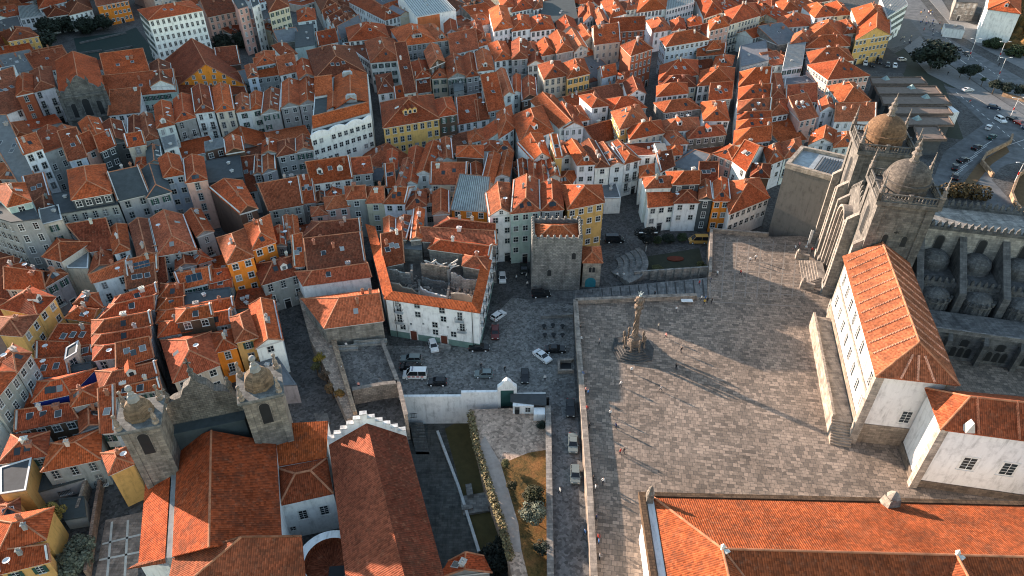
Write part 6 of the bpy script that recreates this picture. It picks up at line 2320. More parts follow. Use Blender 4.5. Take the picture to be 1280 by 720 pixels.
# ------------------------------------------------------------------ people
def person_mesh(pose):
    me = bpy.data.meshes.new('skel')
    V = [(0, 0, .93), (0, 0, 1.12), (0, 0, 1.38), (0, 0, 1.50), (0, -.01, 1.60), (0, 0, 1.72)]
    R = [(.15, .11), (.135, .10), (.17, .11), (.055, .055), (.085, .095), (.06, .065)]
    E = [(0, 1), (1, 2), (2, 3), (3, 4), (4, 5)]
    sw = {'stand': (.03, -.03), 'walk': (.28, -.26), 'lean': (.05, -.05)}[pose]
    for s, f in ((-1, sw[0]), (1, sw[1])):
        i = len(V)
        kb = .04 if f < 0 else -.05
        V += [(s * .10, 0, .86), (s * .11, -f * .55 - .02, .48), (s * .115, -f + kb * (f < 0), .09), (s * .12, -f - .15, .04)]
        R += [(.095, .10), (.065, .07), (.045, .05), (.04, .035)]
        E += [(0, i), (i, i + 1), (i + 1, i + 2), (i + 2, i + 3)]
        i = len(V)
        g = -f * .8
        if pose == 'lean':
            V += [(s * .21, 0, 1.37), (s * .28, -.12, 1.14), (s * .15, -.36, 1.10), (s * .12, -.44, 1.10)]
        else:
            V += [(s * .21, 0, 1.37), (s * .26, -g * .3 + .03, 1.10), (s * .26, -g * .8 - .03, .86), (s * .26, -g * .95 - .05, .77)]
        R += [(.06, .06), (.045, .045), (.034, .034), (.035, .022)]
        E += [(2, i), (i, i + 1), (i + 1, i + 2), (i + 2, i + 3)]
    me.from_pydata(V, E, [])
    o = bpy.data.objects.new('skel', me); COL.objects.link(o)
    md = o.modifiers.new('skin', 'SKIN')
    for k, r in enumerate(R): me.skin_vertices[0].data[k].radius = r
    me.skin_vertices[0].data[0].use_root = True
    sub = o.modifiers.new('sub', 'SUBSURF'); sub.levels = 1; sub.render_levels = 1
    dg = bpy.context.evaluated_depsgraph_get()
    out = bpy.data.meshes.new_from_object(o.evaluated_get(dg))
    bpy.data.objects.remove(o)
    for m in ('skin', 'cloth', 'trouser', 'hair', 'dark'): out.materials.append(M[m])
    for p in out.polygons:
        c = p.center
        if c.z > 1.51: mi = 3 if (c.z > 1.68 or c.y > .02) else 0
        elif c.z > 1.46: mi = 0
        elif abs(c.x) > .19 and c.z < .84 and c.z > .6: mi = 0
        elif c.z > .92 or abs(c.x) > .2: mi = 1
        elif c.z > .1: mi = 2
        else: mi = 4
        p.material_index = mi
    out.polygons.foreach_set('use_smooth', [True] * len(out.polygons))
    out.name = 'body'
    return out
def ensure_skin(me):
    if not me.skin_vertices: pass
PM = {}
try:
    for ps in ('stand', 'walk', 'lean'):
        PM[ps] = None
    def skel_mesh(ps):
        return person_mesh(ps)
    for ps in PM: PM[ps] = skel_mesh(ps)
except Exception as ex:
    print('PERSON FAIL', ex); raise
SH = {'white': (.75, .74, .72), 'black': (.02, .02, .022), 'red': (.45, .05, .04), 'pink': (.6, .28, .24), 'blue': (.08, .18, .4), 'grey': (.25, .25, .26), 'yellow': (.6, .38, .05), 'navy': (.02, .03, .08), 'cream': (.6, .52, .4)}
def person(px, py, shirt, pose, facing, label, z=TZ, s=1.0):
    p = at(px, py, z)
    o = bpy.data.objects.new('person', PM[pose]); COL.objects.link(o)
    o.location = (p.x, p.y, z + .012); o.rotation_euler = (0, 0, facing); o.scale = (s, s, s)
    o.color = (*SH[shirt], 1)
    return tag(o, label, 'person', 'people about the square')
T = lambda ox, oy, x, y: (ox + x / 4, oy + y / 4)
PEOPLE = [
    (845, 390, 'white', 'walk', .4, 'person in white shirt walking below the north parapet'),
    (822.5, 411, 'cream', 'stand', 1, 'person in cream top right of the pillory column top'),
    (832, 423, 'pink', 'walk', 2, 'person in pink walking right of the pillory'),
    (851, 441, 'black', 'walk', 4, 'person in black alone in the sunlit strip right of the pillory'),
    (844.5, 462, 'black', 'stand', 2, 'person in black below the sunlit strip, right of the steps'),
    (825.5, 489, 'grey', 'walk', 5, 'person in grey walking below the pillory steps toward centre'),
    (789, 466, 'white', 'stand', 0, 'person in white standing just below the pillory steps'),
    (775.5, 483, 'white', 'walk', 1, 'person in white shirt left of and below the steps'),
    (762.5, 520, 'white', 'walk', 3, 'person in white near the shadow edge, middle left of the square'),
    (769.5, 536, 'navy', 'stand', 2, 'person in dark blue below the white one at the shadow edge'),
    (749, 431, 'grey', 'stand', 4, 'person in grey standing left of the pillory steps'),
    (775, 568, 'red', 'walk', 1, 'person in red walking beside one in black, lower square'),
    (779.5, 567, 'black', 'walk', 1, 'person in black walking beside one in red, lower square'),
    (753.5, 605, 'white', 'walk', 0, 'person in white in the striped shade near the parapet'),
    (726, 427, 'white', 'lean', 1.5, 'person in white leaning on the upper end of the parapet'),
    (724.5, 414, 'black', 'lean', 1.5, 'topmost person in black at the long parapet'),
    (728, 471, 'blue', 'lean', 1.5, 'person in blue at the parapet level with the pillory steps'),
    (732, 491, 'pink', 'lean', 1.5, 'person in pink leaning at the parapet by the sloping shadows'),
    (735, 494, 'blue', 'stand', 1, 'person in blue just behind the pink one at the parapet'),
    (733, 514, 'red', 'lean', 1.5, 'person in red leaning on the parapet by the black car'),
    (736, 536, 'black', 'lean', 1.5, 'person in black leaning on the parapet above the lower cars'),
    (741, 602, 'black', 'lean', 1.5, 'person in black at the parapet beside the lowest car'),
    (744, 613, 'white', 'stand', 1.5, 'person in white at the parapet below the lowest car'),
    (745, 650, 'navy', 'lean', 1.5, 'person in navy at the parapet left of the palace corner'),
    (747, 675, 'red', 'lean', 1.5, 'person in red leaning on the parapet, lower part'),
    (748, 681, 'blue', 'stand', 1.5, 'person in blue below the red one at the lower parapet'),
    (749, 699, 'grey', 'lean', 1.5, 'lowest person at the parapet, in grey'),
    (876, 376, 'white', 'stand', 4, 'person in white beside the stall table'),
    (881, 376, 'blue', 'stand', 4, 'person in blue between the white and yellow ones at the stall'),
    (880, 381, 'yellow', 'walk', 3, 'person in yellow at the end of the north parapet'),
    (883.5, 379, 'black', 'stand', 3, 'person in black beside the yellow one, parapet end'),
    (889, 380, 'black', 'stand', 4, 'person in black standing alone right of the parapet end'),
    (818, 371, 'black', 'walk', 2, 'person in black walking on the ramp'),
    (937, 328, 'white', 'walk', 0, 'person in white, left of a pair on the upper terrace'),
    (944, 325, 'white', 'walk', 0, 'person in white, right of a pair on the upper terrace'),
    (896, 345, 'white', 'stand', 2, 'person in white at the left edge of upper terrace'),
    (925, 344, 'red', 'walk', 2, 'person in dark red crossing the upper terrace'),
    (873.5, 357, 'red', 'walk', 1, 'person in red at the top of the ramp'),
    (888, 353, 'navy', 'stand', 1, 'person in navy at the top of the ramp'),
    (993, 313, 'white', 'walk', 5, 'person in white left of the portal, near grey block'),
    (998, 309, 'pink', 'walk', 5, 'person in pink beside the white one near grey block'),
    (1014, 316, 'red', 'stand', 3, 'person in red beside the first cathedral buttress'),
]
for a in PEOPLE: person(*a)
for a in [
    (771, 347, 'white', 'walk', 0, 'person in white below the curved seating, left of a pair'),
    (779, 347, 'white', 'walk', 0, 'person in white below the curved seating, right of a pair'),
    (601.5, 461, 'black', 'walk', 1, 'person in black walking in the car square, above silver car'),
    (631, 465, 'black', 'walk', 1, 'person in black walking toward the curved gate'),
    (645.5, 350, 'white', 'stand', 1, 'person in white in the dark street by the tower'),
    (658, 348, 'white', 'stand', 1, 'person in white at the left foot of the tower'),
    (659, 358, 'white', 'walk', 1, 'person in white walking below the tower\'s left corner'),
    (681, 476, 'white', 'stand', 0, 'person in white at the corner of the lower street'),
    (731, 669, 'blue', 'walk', 2, 'person in blue walking down the lower street'),
    (700, 617, 'white', 'walk', 2, 'person in white crossing the lower street'),
    (1184, 94, 'black', 'walk', 0, 'person in black walking beside the avenue'),
    (1248, 83, 'black', 'walk', 0, 'person in black on the pavement under the lamp'),
    (1195, 74, 'grey', 'walk', 0, 'person in grey beside the avenue right of the big tree'),
    (1176, 47, 'black', 'walk', 0, 'person in black at the corner above the big tree'),
]: person(*a, z=0.0)
for a in [(428, 464, 'white', 'stand', 4.7, 'person in white on the walled terrace, upper of two'), (430, 469, 'black', 'stand', 4.7, 'person in black on the walled terrace, lower of two'), (449, 485, 'pink', 'stand', 0, 'person in pink at the front of the walled terrace'), (433.5, 435, 'white', 'stand', 3, 'person in white by the terrace benches')]: person(*a, z=3.0)
# crowd of the far square
rnd = random.Random(11)
crowd = []
for k in range(34):
    x, y = rnd.choice([(rnd.uniform(1150, 1166), rnd.uniform(14, 32)), (rnd.uniform(1125, 1142), rnd.uniform(44, 56)), (rnd.uniform(1150, 1180), rnd.uniform(28, 46))])
    o = person(x, y, rnd.choice(list(SH)), rnd.choice(['stand', 'walk']), rnd.uniform(0, 6), 'person in the far crowd on the upper right square', 0.0)
    o['group'] = 'far crowd on the upper right square'

# ------------------------------------------------------------------ trees, bushes, hedges
def leaf_cloud(b, c, rad, n, size, rnd, flat_=1.0):
    for k in range(n):
        while True:
            v = Vector((rnd.uniform(-1, 1), rnd.uniform(-1, 1), rnd.uniform(-1, 1)))
            if .25 < v.length < 1: break
        v = v.normalized() * v.length ** .45
        p = Vector(c) + Vector((v.x * rad[0], v.y * rad[1], v.z * rad[2]))
        nn = (v + Vector((rnd.uniform(-.9, .9), rnd.uniform(-.9, .9), rnd.uniform(-.3, 1.1)))).normalized()
        u = nn.orthogonal().normalized(); w_ = nn.cross(u)
        a = rnd.uniform(0, 6.28); u, w_ = u * math.cos(a) + w_ * math.sin(a), w_ * math.cos(a) - u * math.sin(a)
        s = size * rnd.uniform(.6, 1.3)
        b.poly([p - u * s - w_ * s * .5, p + u * s * .2 - w_ * s * .7, p + u * s + w_ * s * .2, p + w_ * s * .7 - u * s * .2])
def crown_mesh(seed, clumps=16, per=95, size=.085):
    rnd = random.Random(seed); b = MB()
    for k in range(clumps):
        while True:
            v = Vector((rnd.uniform(-1, 1), rnd.uniform(-1, 1), rnd.uniform(-.8, 1)))
            if v.length < 1: break
        r = rnd.uniform(.26, .42)
        leaf_cloud(b, (v.x * .66, v.y * .66, v.z * .52), (r, r, r * .8), per, size, rnd)
    return b.mesh('crown', 'leaf')
CROWN = [crown_mesh(s, 26, 130, .07) for s in (1, 2, 3)]
tb = MB(); tb.tube((0, 0, -.3), (.02, 0, 1.0), .09, .055, 8)
for k in range(5):
    a = k * 1.26; tb.tube((.015, 0, .75 + .04 * k), (.45 * math.cos(a), .45 * math.sin(a), 1.35), .04, .015, 5)
TRUNK = tb.mesh('trunk', 'bark')
def tree(px, py, r, h, col, label, z=0.0, name='tree', cat='tree', group=None, k=0):
    p = at(px, py, z)
    root = thing(name, label, cat, (p.x, p.y, z), random.uniform(0, 6), group)
    th = max(.4, h - r * 1.1)
    inst('trunk', TRUNK, root, (0, 0, 0), 0, (th * .75, th * .75, th), world=False)
    inst('crown', CROWN[k % 3], root, (0, 0, th + r * .35), random.uniform(0, 6), (r, r, (h - th) * .72), col, world=False)
    return root
DK, GR, OL, YG, SG = (.018, .026, .018), (.035, .05, .022), (.075, .075, .03), (.16, .13, .035), (.11, .12, .085)
for k, a in enumerate([
    (1163, 86, 10.2, 14, DK, 'huge dark tree beside the avenue, upper right'),
    (1199, 97, 2.6, 5, DK, 'small dark tree, left of two close together by the avenue'),
    (1211, 100, 4.2, 7.5, DK, 'bushy dark tree, right of two close together by the avenue'),
    (1240, 117, 3.0, 6, DK, 'small tree below the middle lamp post on the avenue'),
    (1256, 120, 3.4, 6, DK, 'small tree right of the one below the lamp post'),
    (1274, 122, 3.6, 6, DK, 'small tree nearest the right edge of the photo'),
    (1226, 108, 1.4, 4, GR, 'thin young tree between the small avenue trees'),
    (58, 70, 8.5, 13, DK, 'dark tree left of the shaded court, near the church'),
    (66, 50, 7, 12, DK, 'dark tree above the one left of the shaded court'),
    (84, 40, 7, 9, DK, 'dark tree, left of three above the shaded court'),
    (108, 42, 7, 9, DK, 'dark tree, middle of three above the shaded court'),
    (130, 38, 6.5, 9, DK, 'dark tree, right of three above the shaded court'),
    (280, 62, 6, 8, DK, 'dark tree under the pink building, left one'),
    (303, 58, 7, 9, DK, 'dark tree under the pink building, right one'),
    (516, 34, 5, 7, DK, 'dark tree at the foot of the white modern building'),
    (578, 24, 6.5, 9, DK, 'dark tree, left of two near the top edge'),
    (596, 22, 7, 10, DK, 'dark tree, right of two near the top edge'),
    (713, 24, 5.5, 8, DK, 'dark tree in the yard near the top edge'),
    (1258, 30, 5, 7, OL, 'rust green tree on the rocky slope, upper'),
    (1275, 45, 6, 8, YG, 'rusty tree on the rocky slope, lower'),
    (1240, 60, 5, 6, GR, 'green tree at the foot of the tall white gable'),
    (1268, 70, 5, 6, GR, 'green tree on the slope by the right edge'),
    (8, 20, 8, 9, DK, 'dark tree in the upper left corner'),
    (807, 312, 3.6, 7.5, (.008, .01, .01), 'round black green tree in the sunken garden'),
]): tree(*a, k=k)
for k, a in enumerate([
    (667, 632, 2.6, 4.6, (.03, .032, .012), 'dark green tree in the grassy garden', -0.8),
    (666, 652, 2.7, 4.6, SG, 'grey green tree below the dark one in the grassy garden', -0.8),
    (640, 612, 1.2, 2.2, (.04, .035, .015), 'small dark shrub on the grass beside its long shadow', -0.8),
    (632, 584, 1.0, 2.0, OL, 'topmost small shrub on the grassy garden', -0.8),
    (678, 690, 1.7, 2.6, DK, 'dark bush beside the narrow garden steps', -0.8),
    (625, 700, 4.0, 4.5, (.012, .016, .012), 'black green tree filling the corner of lower garden', -7.0),
    (612, 715, 3.4, 4.5, (.012, .016, .012), 'black green tree at the bottom by the pink roof', -7.0),
    (74, 660, 2.6, 5.5, YG, 'yellow green tree between the hip roof and dark yard', 0.0),
    (96, 712, 3.2, 4.5, SG, 'large grey green bush at the bottom left', 0.0),
    (106, 690, 2.6, 4, SG, 'grey green bush above the large one, bottom left', 0.0),
    (676, 536, 1.2, 2.0, DK, 'black bush beside the white garden hut', -0.8),
    (403, 462, 1.6, 4.6, (.20, .14, .02), 'yellow ivy clump high on the rampart', 0.0),
    (398, 470, 1.3, 3.8, OL, 'green ivy clump left of the yellow one on the rampart', 0.0),
    (410, 482, 1.6, 4.2, (.12, .08, .05), 'brown ivy clump midway along the rampart', 0.0),
    (417, 498, 1.6, 4.2, (.15, .09, .04), 'brown ivy clump near the lower end of the rampart', 0.0),
    (428, 508, 1.3, 4.6, (.20, .11, .03), 'orange ivy clump at the lower end of the rampart', 0.0),
    (820, 304, 1.8, 2.4, GR, 'bush, left of three behind the sunken garden', 0.0),
    (835, 302, 2.2, 2.8, DK, 'bush, middle of three behind the sunken garden', 0.0),
    (852, 301, 1.8, 2.6, GR, 'bush, right of three behind the sunken garden', 0.0),
    (790, 236, 2.6, 6, OL, 'olive bush in the ruined garden above the tower', 0.0),
    (848, 204, 2.4, 6, YG, 'yellow bush inside the walled yard above the houses', 0.0),
    (905, 222, 3.2, 6, DK, 'dark shrub in the back gardens, left of two', 0.0),
    (920, 221, 3.2, 6, DK, 'dark shrub in the back gardens, right of two', 0.0),
    (876, 335, 1.6, 2.2, OL, 'bush at the right end of the sunken lawn', 0.0),
    (822, 340, 2.0, 1.4, OL, 'low shrub near the front of the sunken lawn', 0.0),
]): tree(*a[:6], z=a[6], name='bush', cat='bush', k=k)
def hedge(name, pts, r, z, col, label, n=70):
    b = MB(); rnd = random.Random(len(label))
    for p, q in zip(pts, pts[1:]):
        m = max(2, int((q - p).length / (r * .8)))
        for k in range(m):
            c = p.lerp(q, (k + .5) / m); leaf_cloud(b, (c.x, c.y, z + r * .8), (r, r, r), n, .2 if r < 1.5 else .5, rnd)
    return tag(b.build(name, 'leaf', None, col), label, 'hedge')
hedge('hedge', [at(588, 518, -.8), at(596, 560, -.8), at(608, 600, -.8), at(628, 660, -.8), at(638, 700, -.8)], .8, -.8, (.17, .14, .07), 'clipped olive hedge along the garden terrace edge')
hedge('hedge', [at(1176, 245, 0), at(1205, 246, 0), at(1232, 250, 0)], 2.4, 0.2, (.09, .06, .025), 'brown green hedge behind the cathedral nave', 150)

# ------------------------------------------------------------------ lamps, court, stall, terrace tables
def lamp_post(px, py, h, label, z=0.0, bands=True):
    p = at(px, py, z)
    root = thing('street_lamp', label, 'street lamp', p, 0, 'street lamps')
    b = MB(); b.tube((0, 0, 0), (0, 0, h), .16, .10, 8); o = inst('pole', b.mesh('pole', 'metal'), root, (0, 0, 0), color=(.5, .5, .5), world=False)
    if bands:
        b = MB(); b.tube((0, 0, 2.6), (0, 0, 3.6), .19, .19, 8); inst('banner_band', b.mesh('banner_band', 'red'), root, (0, 0, 0), world=False)
    for s in (-1, 1):
        b = MB(); b.tube((0, 0, h - .1), (s * 1.5, 0, h + .25), .06, .05, 6); b.box((s * 1.9, 0, h + .2), (1.0, .35, .16)); inst('lamp_head', b.mesh('lamp_head', 'metal'), root, (0, 0, 0), color=(.6, .6, .6), world=False)
lamp_post(1210, 75, 9, 'lamp post beside the three dark cars on the avenue')
lamp_post(1246, 100, 9, 'lamp post above the small trees, middle of the avenue')
lamp_post(1247, 76, 8, 'lamp post on the far pavement by the rocky slope')
lamp_post(1263, 146, 7, 'lamp post on the access road above the red car')
lamp_post(1268, 228, 6.5, 'lamp post on the curved road at the right edge')
lamp_post(807, 314, 5.5, 'slim lamp post in the sunken garden', 0, False)
b = MB(); b.box((0, 0, 0), (.5, .5, .3)); b.tube((0, 0, .3), (0, 0, 5.2), .09, .09, 8); b.box((.34, 0, 1.2), (.6, .06, 3.8))
p = at(1008, 309, TZ)
o = b.build('banner_pole', 'plain', None, (.7, .7, .68), loc=p); tag(o, 'white banner on a pole before the grey block', 'banner')
st_ = thing('stall_table', 'white stall table at the end of the north parapet', 'table', at(858, 379, TZ))
b = MB(); b.box((0, 0, .75), (2.6, 1.1, .08)); inst('tabletop', b.mesh('tabletop', 'plain'), st_, (0, 0, 0), color=(.75, .75, .73), world=False)
for x in (-1.1, 1.1):
    for y in (-.4, .4):
        b = MB(); b.box((x, y, 0), (.07, .07, .75)); inst('leg', b.mesh('leg', 'dark'), st_, (0, 0, 0), world=False)
tb_ = MB(); tb_.lathe((0, 0, 0), [(.3, 0), (.05, .05), (.05, .7), (.55, .72), (.55, .76), (0, .77)], 10)
TABLE = tb_.mesh('cafe_table', 'dark')
for k, (x, y, w_) in enumerate([(680, 410, 'upper left'), (691, 409, 'upper middle'), (703, 410, 'upper right'), (681, 421, 'lower left'), (692, 421, 'lower middle'), (703, 421, 'lower right')]):
    p = at(x, y, 0)
    o = bpy.data.objects.new('cafe_table', TABLE); COL.objects.link(o); o.location = p
    tag(o, f'dark round cafe table in the square, {w_} of six', 'table', 'cafe tables in the square')
sw_ = thing('stair_well', 'square stone stair opening beside the slanting white saloon', 'stairwell', at(706, 463, 0))
b = MB()
P = [at(697, 467, 0), at(717, 467, 0), at(717, 452, 0), at(697, 452, 0)]; I = offset_quad(P, -.5)
for i in (0, 2, 3):
    j = (i + 1) % 4; b.prism([(P[i].x, P[i].y), (P[j].x, P[j].y), (I[j].x, I[j].y), (I[i].x, I[i].y)], 0, .9, 0)
b.build('wall', 'stone', sw_, (.38, .33, .29))
b = MB(); b.poly([(v.x, v.y, .03) for v in I]); b.build('opening', 'dark', sw_)
wall_run('square_wall', [at(676, 398, 0), at(716, 396, 0)], 0, .9, .5, 'stone', (.3, .29, .28), 'low wall between the cafe tables and paving strips', 'wall')
# shaded sports court, upper left
flat('court', [(92, 48), (155, 40), (170, 34), (200, 74), (130, 84), (98, 72)], .03, 'plain', (.012, .032, .028))
b = MB()
for (x0, y0, x1, y1) in [(130, 66, 166, 59), (130, 71, 166, 64), (100, 55, 158, 42), (98, 68, 128, 64)]:
    p, q = at(x0, y0, 0), at(x1, y1, 0); e = (q - p).normalized(); n = Vector((-e.y, e.x, 0)) * .3
    b.prism([(v.x, v.y) for v in (p - n, q - n, q + n, p + n)], 0, .8, 0)
tag(b.build('court_wall', 'stone', None, (.2, .2, .2)), 'low grey walls in the shaded court, upper left', 'wall')
# unseen hill added to the west, crest shaped to shade the upper left quarter
def west_shade_hill():
    d, p = Vector((math.cos(math.radians(35.5)), -math.sin(math.radians(35.5)), 0)), Vector((math.sin(math.radians(35.5)), math.cos(math.radians(35.5)), 0))
    crest = [(10, -330, 8), (34, -322, 40), (60, -320, 52), (95, -348, 60), (118, -400, 75), (140, -452, 88), (175, -482, 88), (210, -456, 75), (240, -470, 69), (284, -500, 62), (300, -510, 50), (330, -520, 8)]
    rnd = random.Random(4); b = MB(); rows_ = []
    for s_, u_, h_ in crest:
        row = []
        for k, (du, f) in enumerate([(26, 0), (12, .55), (0, 1), (-25, 1.04), (-60, .9), (-110, .55), (-170, 0)]):
            q = p * s_ + d * (u_ + du); row.append((q.x, q.y, max(-.5, h_ * f * (1 + (rnd.random() - .5) * .05)) if f else -.5))
        rows_.append(row)
    for i in range(len(rows_) - 1):
        for k in range(6):
            b.poly([rows_[i][k], rows_[i + 1][k], rows_[i + 1][k + 1], rows_[i][k + 1]][::-1])
    return structure(b.build('shade_hill', 'grass', None, (1, 1, 1)))
west_shade_hill()

for pts, lab in [([at(1240, 222, 0), at(1226, 205, 0), at(1232, 195, 0), at(1262, 180, 0), at(1264, 172, 0)], 'curved orange lit retaining wall along the upper side of the curved road'), ([at(1290, 282, 0), at(1268, 258, 0), at(1263, 245, 0), at(1272, 222, 0), at(1290, 208, 0)], 'curved low wall round the brown slope at the right edge'), ([at(1290, 130, 0), at(1252, 120, 0)], 'short low wall beside the avenue trees, right edge')]:
    wall_run('road_wall', pts, -.2, 1.5, .6, 'stone', (.42, .28, .18), lab, 'wall')

wall_run('yard_wall', [at(103, 646, 0), at(119, 592, 0)], -.2, 2.6, .5, 'rubble', (.40, .33, .27), 'pale wall slanting through the dark yard, lower left', 'wall')
wall_run('yard_wall', [at(112, 722, 0), at(122, 652, 0), at(131, 598, 0)], -.2, 2.0, .5, 'rubble', (.36, .24, .18), 'brown wall along the gridded terrace, lower left', 'wall')
# ------------------------------------------------------------------ low annexes and lean-tos that fill the yards between the houses
def infill():
    bpy.context.view_layer.update()
    vs_, fs = [], []
    for o in COL.objects:
        if o.type != 'MESH' or o.name.split('.')[0] in ('window', 'door', 'skylight', 'chimney', 'person', 'wheel', 'shade_hill', 'crown', 'trunk'): continue
        if o.get('kind') == 'structure' and o.name.split('.')[0] in ('road_markings', 'ground', 'terrace_strips'): continue
        mw = o.matrix_world; n0 = len(vs_)
        vs_ += [mw @ v.co for v in o.data.vertices]
        fs += [tuple(n0 + i for i in p.vertices) for p in o.data.polygons]
    T = BVHTree.FromPolygons(vs_, fs)
    def top(x, y):
        h = T.ray_cast(Vector((x, y, 90)), Vector((0, 0, -1)))
        return h[0].z if h[0] is not None else -99
    def inside(px, poly):
        x, y = px; c = False
        for i in range(len(poly)):
            (x0, y0), (x1, y1) = poly[i], poly[i - 1]
            if (y0 > y) != (y1 > y) and x < (x1 - x0) * (y - y0) / (y1 - y0) + x0: c = not c
        return c
    areas = [[(-12, 60), (120, 90), (300, 100), (460, 20), (560, 20), (700, 0), (1010, 0), (1060, 110), (960, 190), (880, 270), (770, 280), (735, 250), (610, 270), (470, 270), (360, 350), (250, 465), (130, 580), (60, 720), (-12, 720)],
             [(-12, 0), (60, 0), (55, 20), (-12, 40)], [(175, 0), (640, 0), (560, 10), (450, 60), (300, 60), (300, 20), (200, 10)]]
    streets = [[(60, 100), (160, 100), (160, 165), (60, 165)], [(462, 60), (478, 60), (484, 218), (468, 218)], [(806, 0), (826, 0), (820, 175), (802, 175)], [(908, 50), (924, 50), (922, 190), (902, 190)], [(455, 290), (472, 290), (500, 430), (484, 430)], [(196, 370), (214, 370), (232, 490), (205, 490)], [(345, 340), (372, 340), (410, 530), (340, 530)], [(300, 15), (400, 10), (475, 90), (455, 95)],
               [(745, 275), (760, 230), (800, 245), (800, 290)], [(90, 40), (205, 30), (205, 85), (90, 85)], [(0, 560), (130, 560), (130, 720), (60, 720), (60, 600), (0, 600)]]
    made = []
    rnd = random.Random(21)
    cand = []
    y = 60.0
    while y < 400:
        x = -290.0
        while x < 200:
            cand.append((x + rnd.uniform(-1, 1), y + rnd.uniform(-1, 1))); x += 3.4
        y += 3.4
    for x, y in cand:
        p = Vector((x, y, 0)); px = pix(p)
        if not any(inside(px, a) for a in areas) or any(inside(px, a) for a in streets): continue
        if top(x, y) > .6: continue
        if any(abs(x - a) < (w_ + 1.5) and abs(y - b_) < (w_ + 1.5) for a, b_, w_ in made): continue
        d = p + Vector((0, 0, 3)) - CAM; L = d.length; d.normalize()
        h = T.ray_cast(CAM, d)
        if h[0] is not None and h[3] < L - 1.0: continue
        near = min((H for H in HOUSES), key=lambda H: (H['cen'].xy - p.xy).length)
        if (near['cen'].xy - p.xy).length > 26: continue
        e = (near['q'][1] - near['q'][0]).normalized(); n = Vector((-e.y, e.x, 0))
        ext = []
        for dirv in (e, n, -e, -n):
            r = 1.0
            while r < 6.5 and all(top(x + dirv.x * r + o_.x * .7, y + dirv.y * r + o_.y * .7) < .6 for o_ in ((n, -n, Vector()) if dirv in (e, -e) else (e, -e, Vector()))): r += .7
            ext.append(r + .2)
        if min(ext) < 1.1 or ext[0] + ext[2] < 3 or ext[1] + ext[3] < 3: continue
        P0 = p - e * ext[2] - n * ext[3]; P1 = p + e * ext[0] - n * ext[3]; P2 = p + e * ext[0] + n * ext[1]; P3 = p - e * ext[2] + n * ext[1]
        made.append((x, y, max(ext)))
        h_ = rnd.uniform(5.0, 8.5) if near['h'] > 9 else rnd.uniform(3.5, 5.5)
        q = [Vector((v.x, v.y, h_)) for v in (P0, P1, P2, P3)]
        house([pix(v) for v in (q[0], q[1], q[3], q[2])], rnd.choice('SSGNWF' if h_ > 4 else 'SF'), rnd.choice('ordddr') if rnd.random() < .85 else 'g', rnd.choice('wwgcgs'), h_, ['noW', 'nofw'] if rnd.random() < .5 else ['nofw'], near['row'] if near['row'] != '!' else 'beside the dark baroque church')
        H = HOUSES[-1]; H['annex'] = True; H['root'].name = 'annex'; H['root']['category'] = 'annex'
    print('INFILL', len(made))
infill()
# ------------------------------------------------------------------ drop what the photograph cannot show, then word the labels
bpy.context.view_layer.update()
def bvh_all():
    vs_, fs = [], []
    for o in COL.objects:
        if o.type != 'MESH' or o.name.split('.')[0] in ('window', 'door', 'crown', 'skylight', 'chimney', 'solar_panel', 'satellite_dish', 'hedge', 'person', 'roof_vent', 'wheel'): continue
        mw = o.matrix_world; n0 = len(vs_)
        vs_ += [mw @ v.co for v in o.data.vertices]
        fs += [tuple(n0 + i for i in p.vertices) for p in o.data.polygons]
    return BVHTree.FromPolygons(vs_, fs)
TREE = bvh_all()
EYES = [CAM, CAM + Vector((4, 0, 0)), CAM - Vector((4, 0, 0))]
def seen(pts, tol=.35):
    for p in pts:
        x, y = pix(p)
        if not (-8 < x < 1288 and -8 < y < 728): continue
        for e_ in EYES:
            d = p - e_; L = d.length; d.normalize()
            hit = TREE.ray_cast(e_, d)
            if hit[0] is None or hit[3] > L - tol: return True
    return False
def box_pts(o, front=False):
    mw = o.matrix_world
    bb = [Vector(c) for c in o.bound_box]
    c = sum(bb, Vector()) / 8
    pts = [c.lerp(v, .7) for v in bb] + [c]
    return [mw @ v for v in pts]
def drop(o):
    for ch in list(o.children): drop(ch)
    bpy.data.objects.remove(o)
kept = []
for H in HOUSES:
    if H.get('annex') and H['typ'] == 'F': pass
    for o in H['wins'] + H['furn']:
        if not seen(box_pts(o), .3): drop(o)
    roofs = []
    for ch in H['root'].children:
        if ch.type == 'MESH' and ch.name.split('.')[0] in ('roof', 'wall'):
            for p in ch.data.polygons:
                c = ch.matrix_world @ p.center
                roofs.append(c + (CAM - c).normalized() * .1)
                for vi in p.vertices:
                    v = ch.matrix_world @ ch.data.vertices[vi].co
                    roofs.append(v.lerp(c, .3) + (CAM - c).normalized() * .1)
    if H['row'] != '!' and not seen(roofs, .3):
        drop(H['root']); continue
    kept.append(H)
ORD = ['', 'second', 'third', 'fourth', 'fifth', 'sixth', 'seventh', 'eighth', 'ninth', 'tenth', 'eleventh', 'twelfth', 'thirteenth']
rows = {}
for H in kept:
    if H['row'] != '!': rows.setdefault((H['row'], bool(H.get('annex'))), []).append(H)
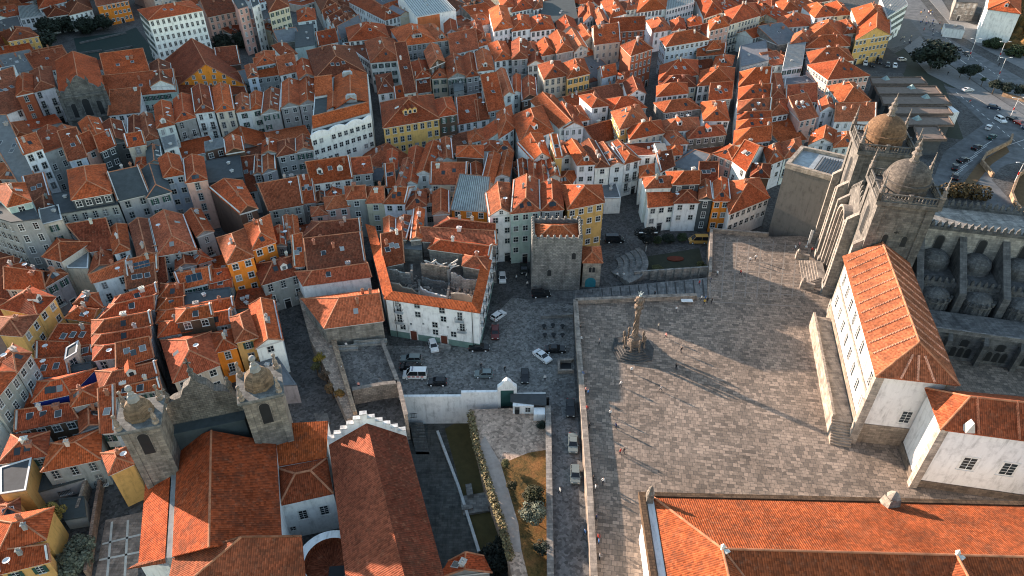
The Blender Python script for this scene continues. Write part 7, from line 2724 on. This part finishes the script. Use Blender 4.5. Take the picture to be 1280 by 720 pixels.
for (r, ann), hs in rows.items():
    hs.sort(key=lambda H: pix(H['cen'])[0])
    n = len(hs)
    for i, H in enumerate(hs):
        if n == 1: o = ''
        elif i == 0: o = 'leftmost '
        elif i == n - 1: o = 'rightmost '
        elif i <= (n - 1) / 2: o = ORD[i] + ' from left '
        else: o = (ORD[n - 1 - i] + ' from right ')
        wn = WALLC[H['wc']][1]; rn = ROOFC[H['rc']][1]; tn = ROOFN[H['typ']]
        roof = rn if rn == 'dark flat' else (rn + ' ' + tn)
        lab = f"low {wn} annex, {rn} roof, {o}{r}" if ann else f"{wn} house, {roof} roof, {o}{r}"
        H['root']['label'] = lab
        H['root']['group'] = ('annexes ' if ann else 'houses ') + r
        if len(lab.split()) > 16: print('LONG', lab)
print('HOUSES', len(kept), sum(1 for H in kept if H.get('annex')))
# ------------------------------------------------------------------ daylight: low sun from the west-north-west
SUN_EL = math.radians(11.6)
SUN_DIR = Vector((-math.cos(math.radians(35.5)) * math.cos(SUN_EL), math.sin(math.radians(35.5)) * math.cos(SUN_EL), math.sin(SUN_EL)))
ld = bpy.data.lights.new('sun', 'SUN')
ld.energy = 5.0
ld.angle = math.radians(0.53)
ld.color = (1.0, 0.79, 0.63)
lo = bpy.data.objects.new('sun', ld)
COL.objects.link(lo)
lo.rotation_euler = (-SUN_DIR).to_track_quat('-Z', 'Y').to_euler()
w = bpy.data.worlds.new('World')
scene.world = w
w.use_nodes = True
nt = w.node_tree
bg = nt.nodes['Background']
sk = nt.nodes.new('ShaderNodeTexSky')
sk.sky_type = 'NISHITA'
sk.sun_disc = False
sk.sun_elevation = SUN_EL
sk.sun_rotation = math.atan2(SUN_DIR.x, SUN_DIR.y)
sk.air_density = 1.0
sk.dust_density = 0.0
sk.ozone_density = 1.0
tint = nt.nodes.new('ShaderNodeMix')
tint.data_type = 'RGBA'; tint.blend_type = 'MULTIPLY'
tint.inputs[0].default_value = 1.0
tint.inputs[7].default_value = (1.15, 1.05, 0.94, 1)     # colour balance takes the deep blue out of the sky light
nt.links.new(sk.outputs[0], tint.inputs[6])
nt.links.new(tint.outputs[2], bg.inputs[0])
bg.inputs[1].default_value = 0.125
vs = scene.view_settings
vs.view_transform = 'Standard'
vs.look = 'None'
vs.gamma = 1.0
vs.use_curve_mapping = False
vs.exposure = 1.72
scene.cycles.max_bounces = 5
scene.cycles.diffuse_bounces = 3
scene.cycles.glossy_bounces = 2
scene.cycles.transmission_bounces = 2
scene.cycles.filter_width = 1.1
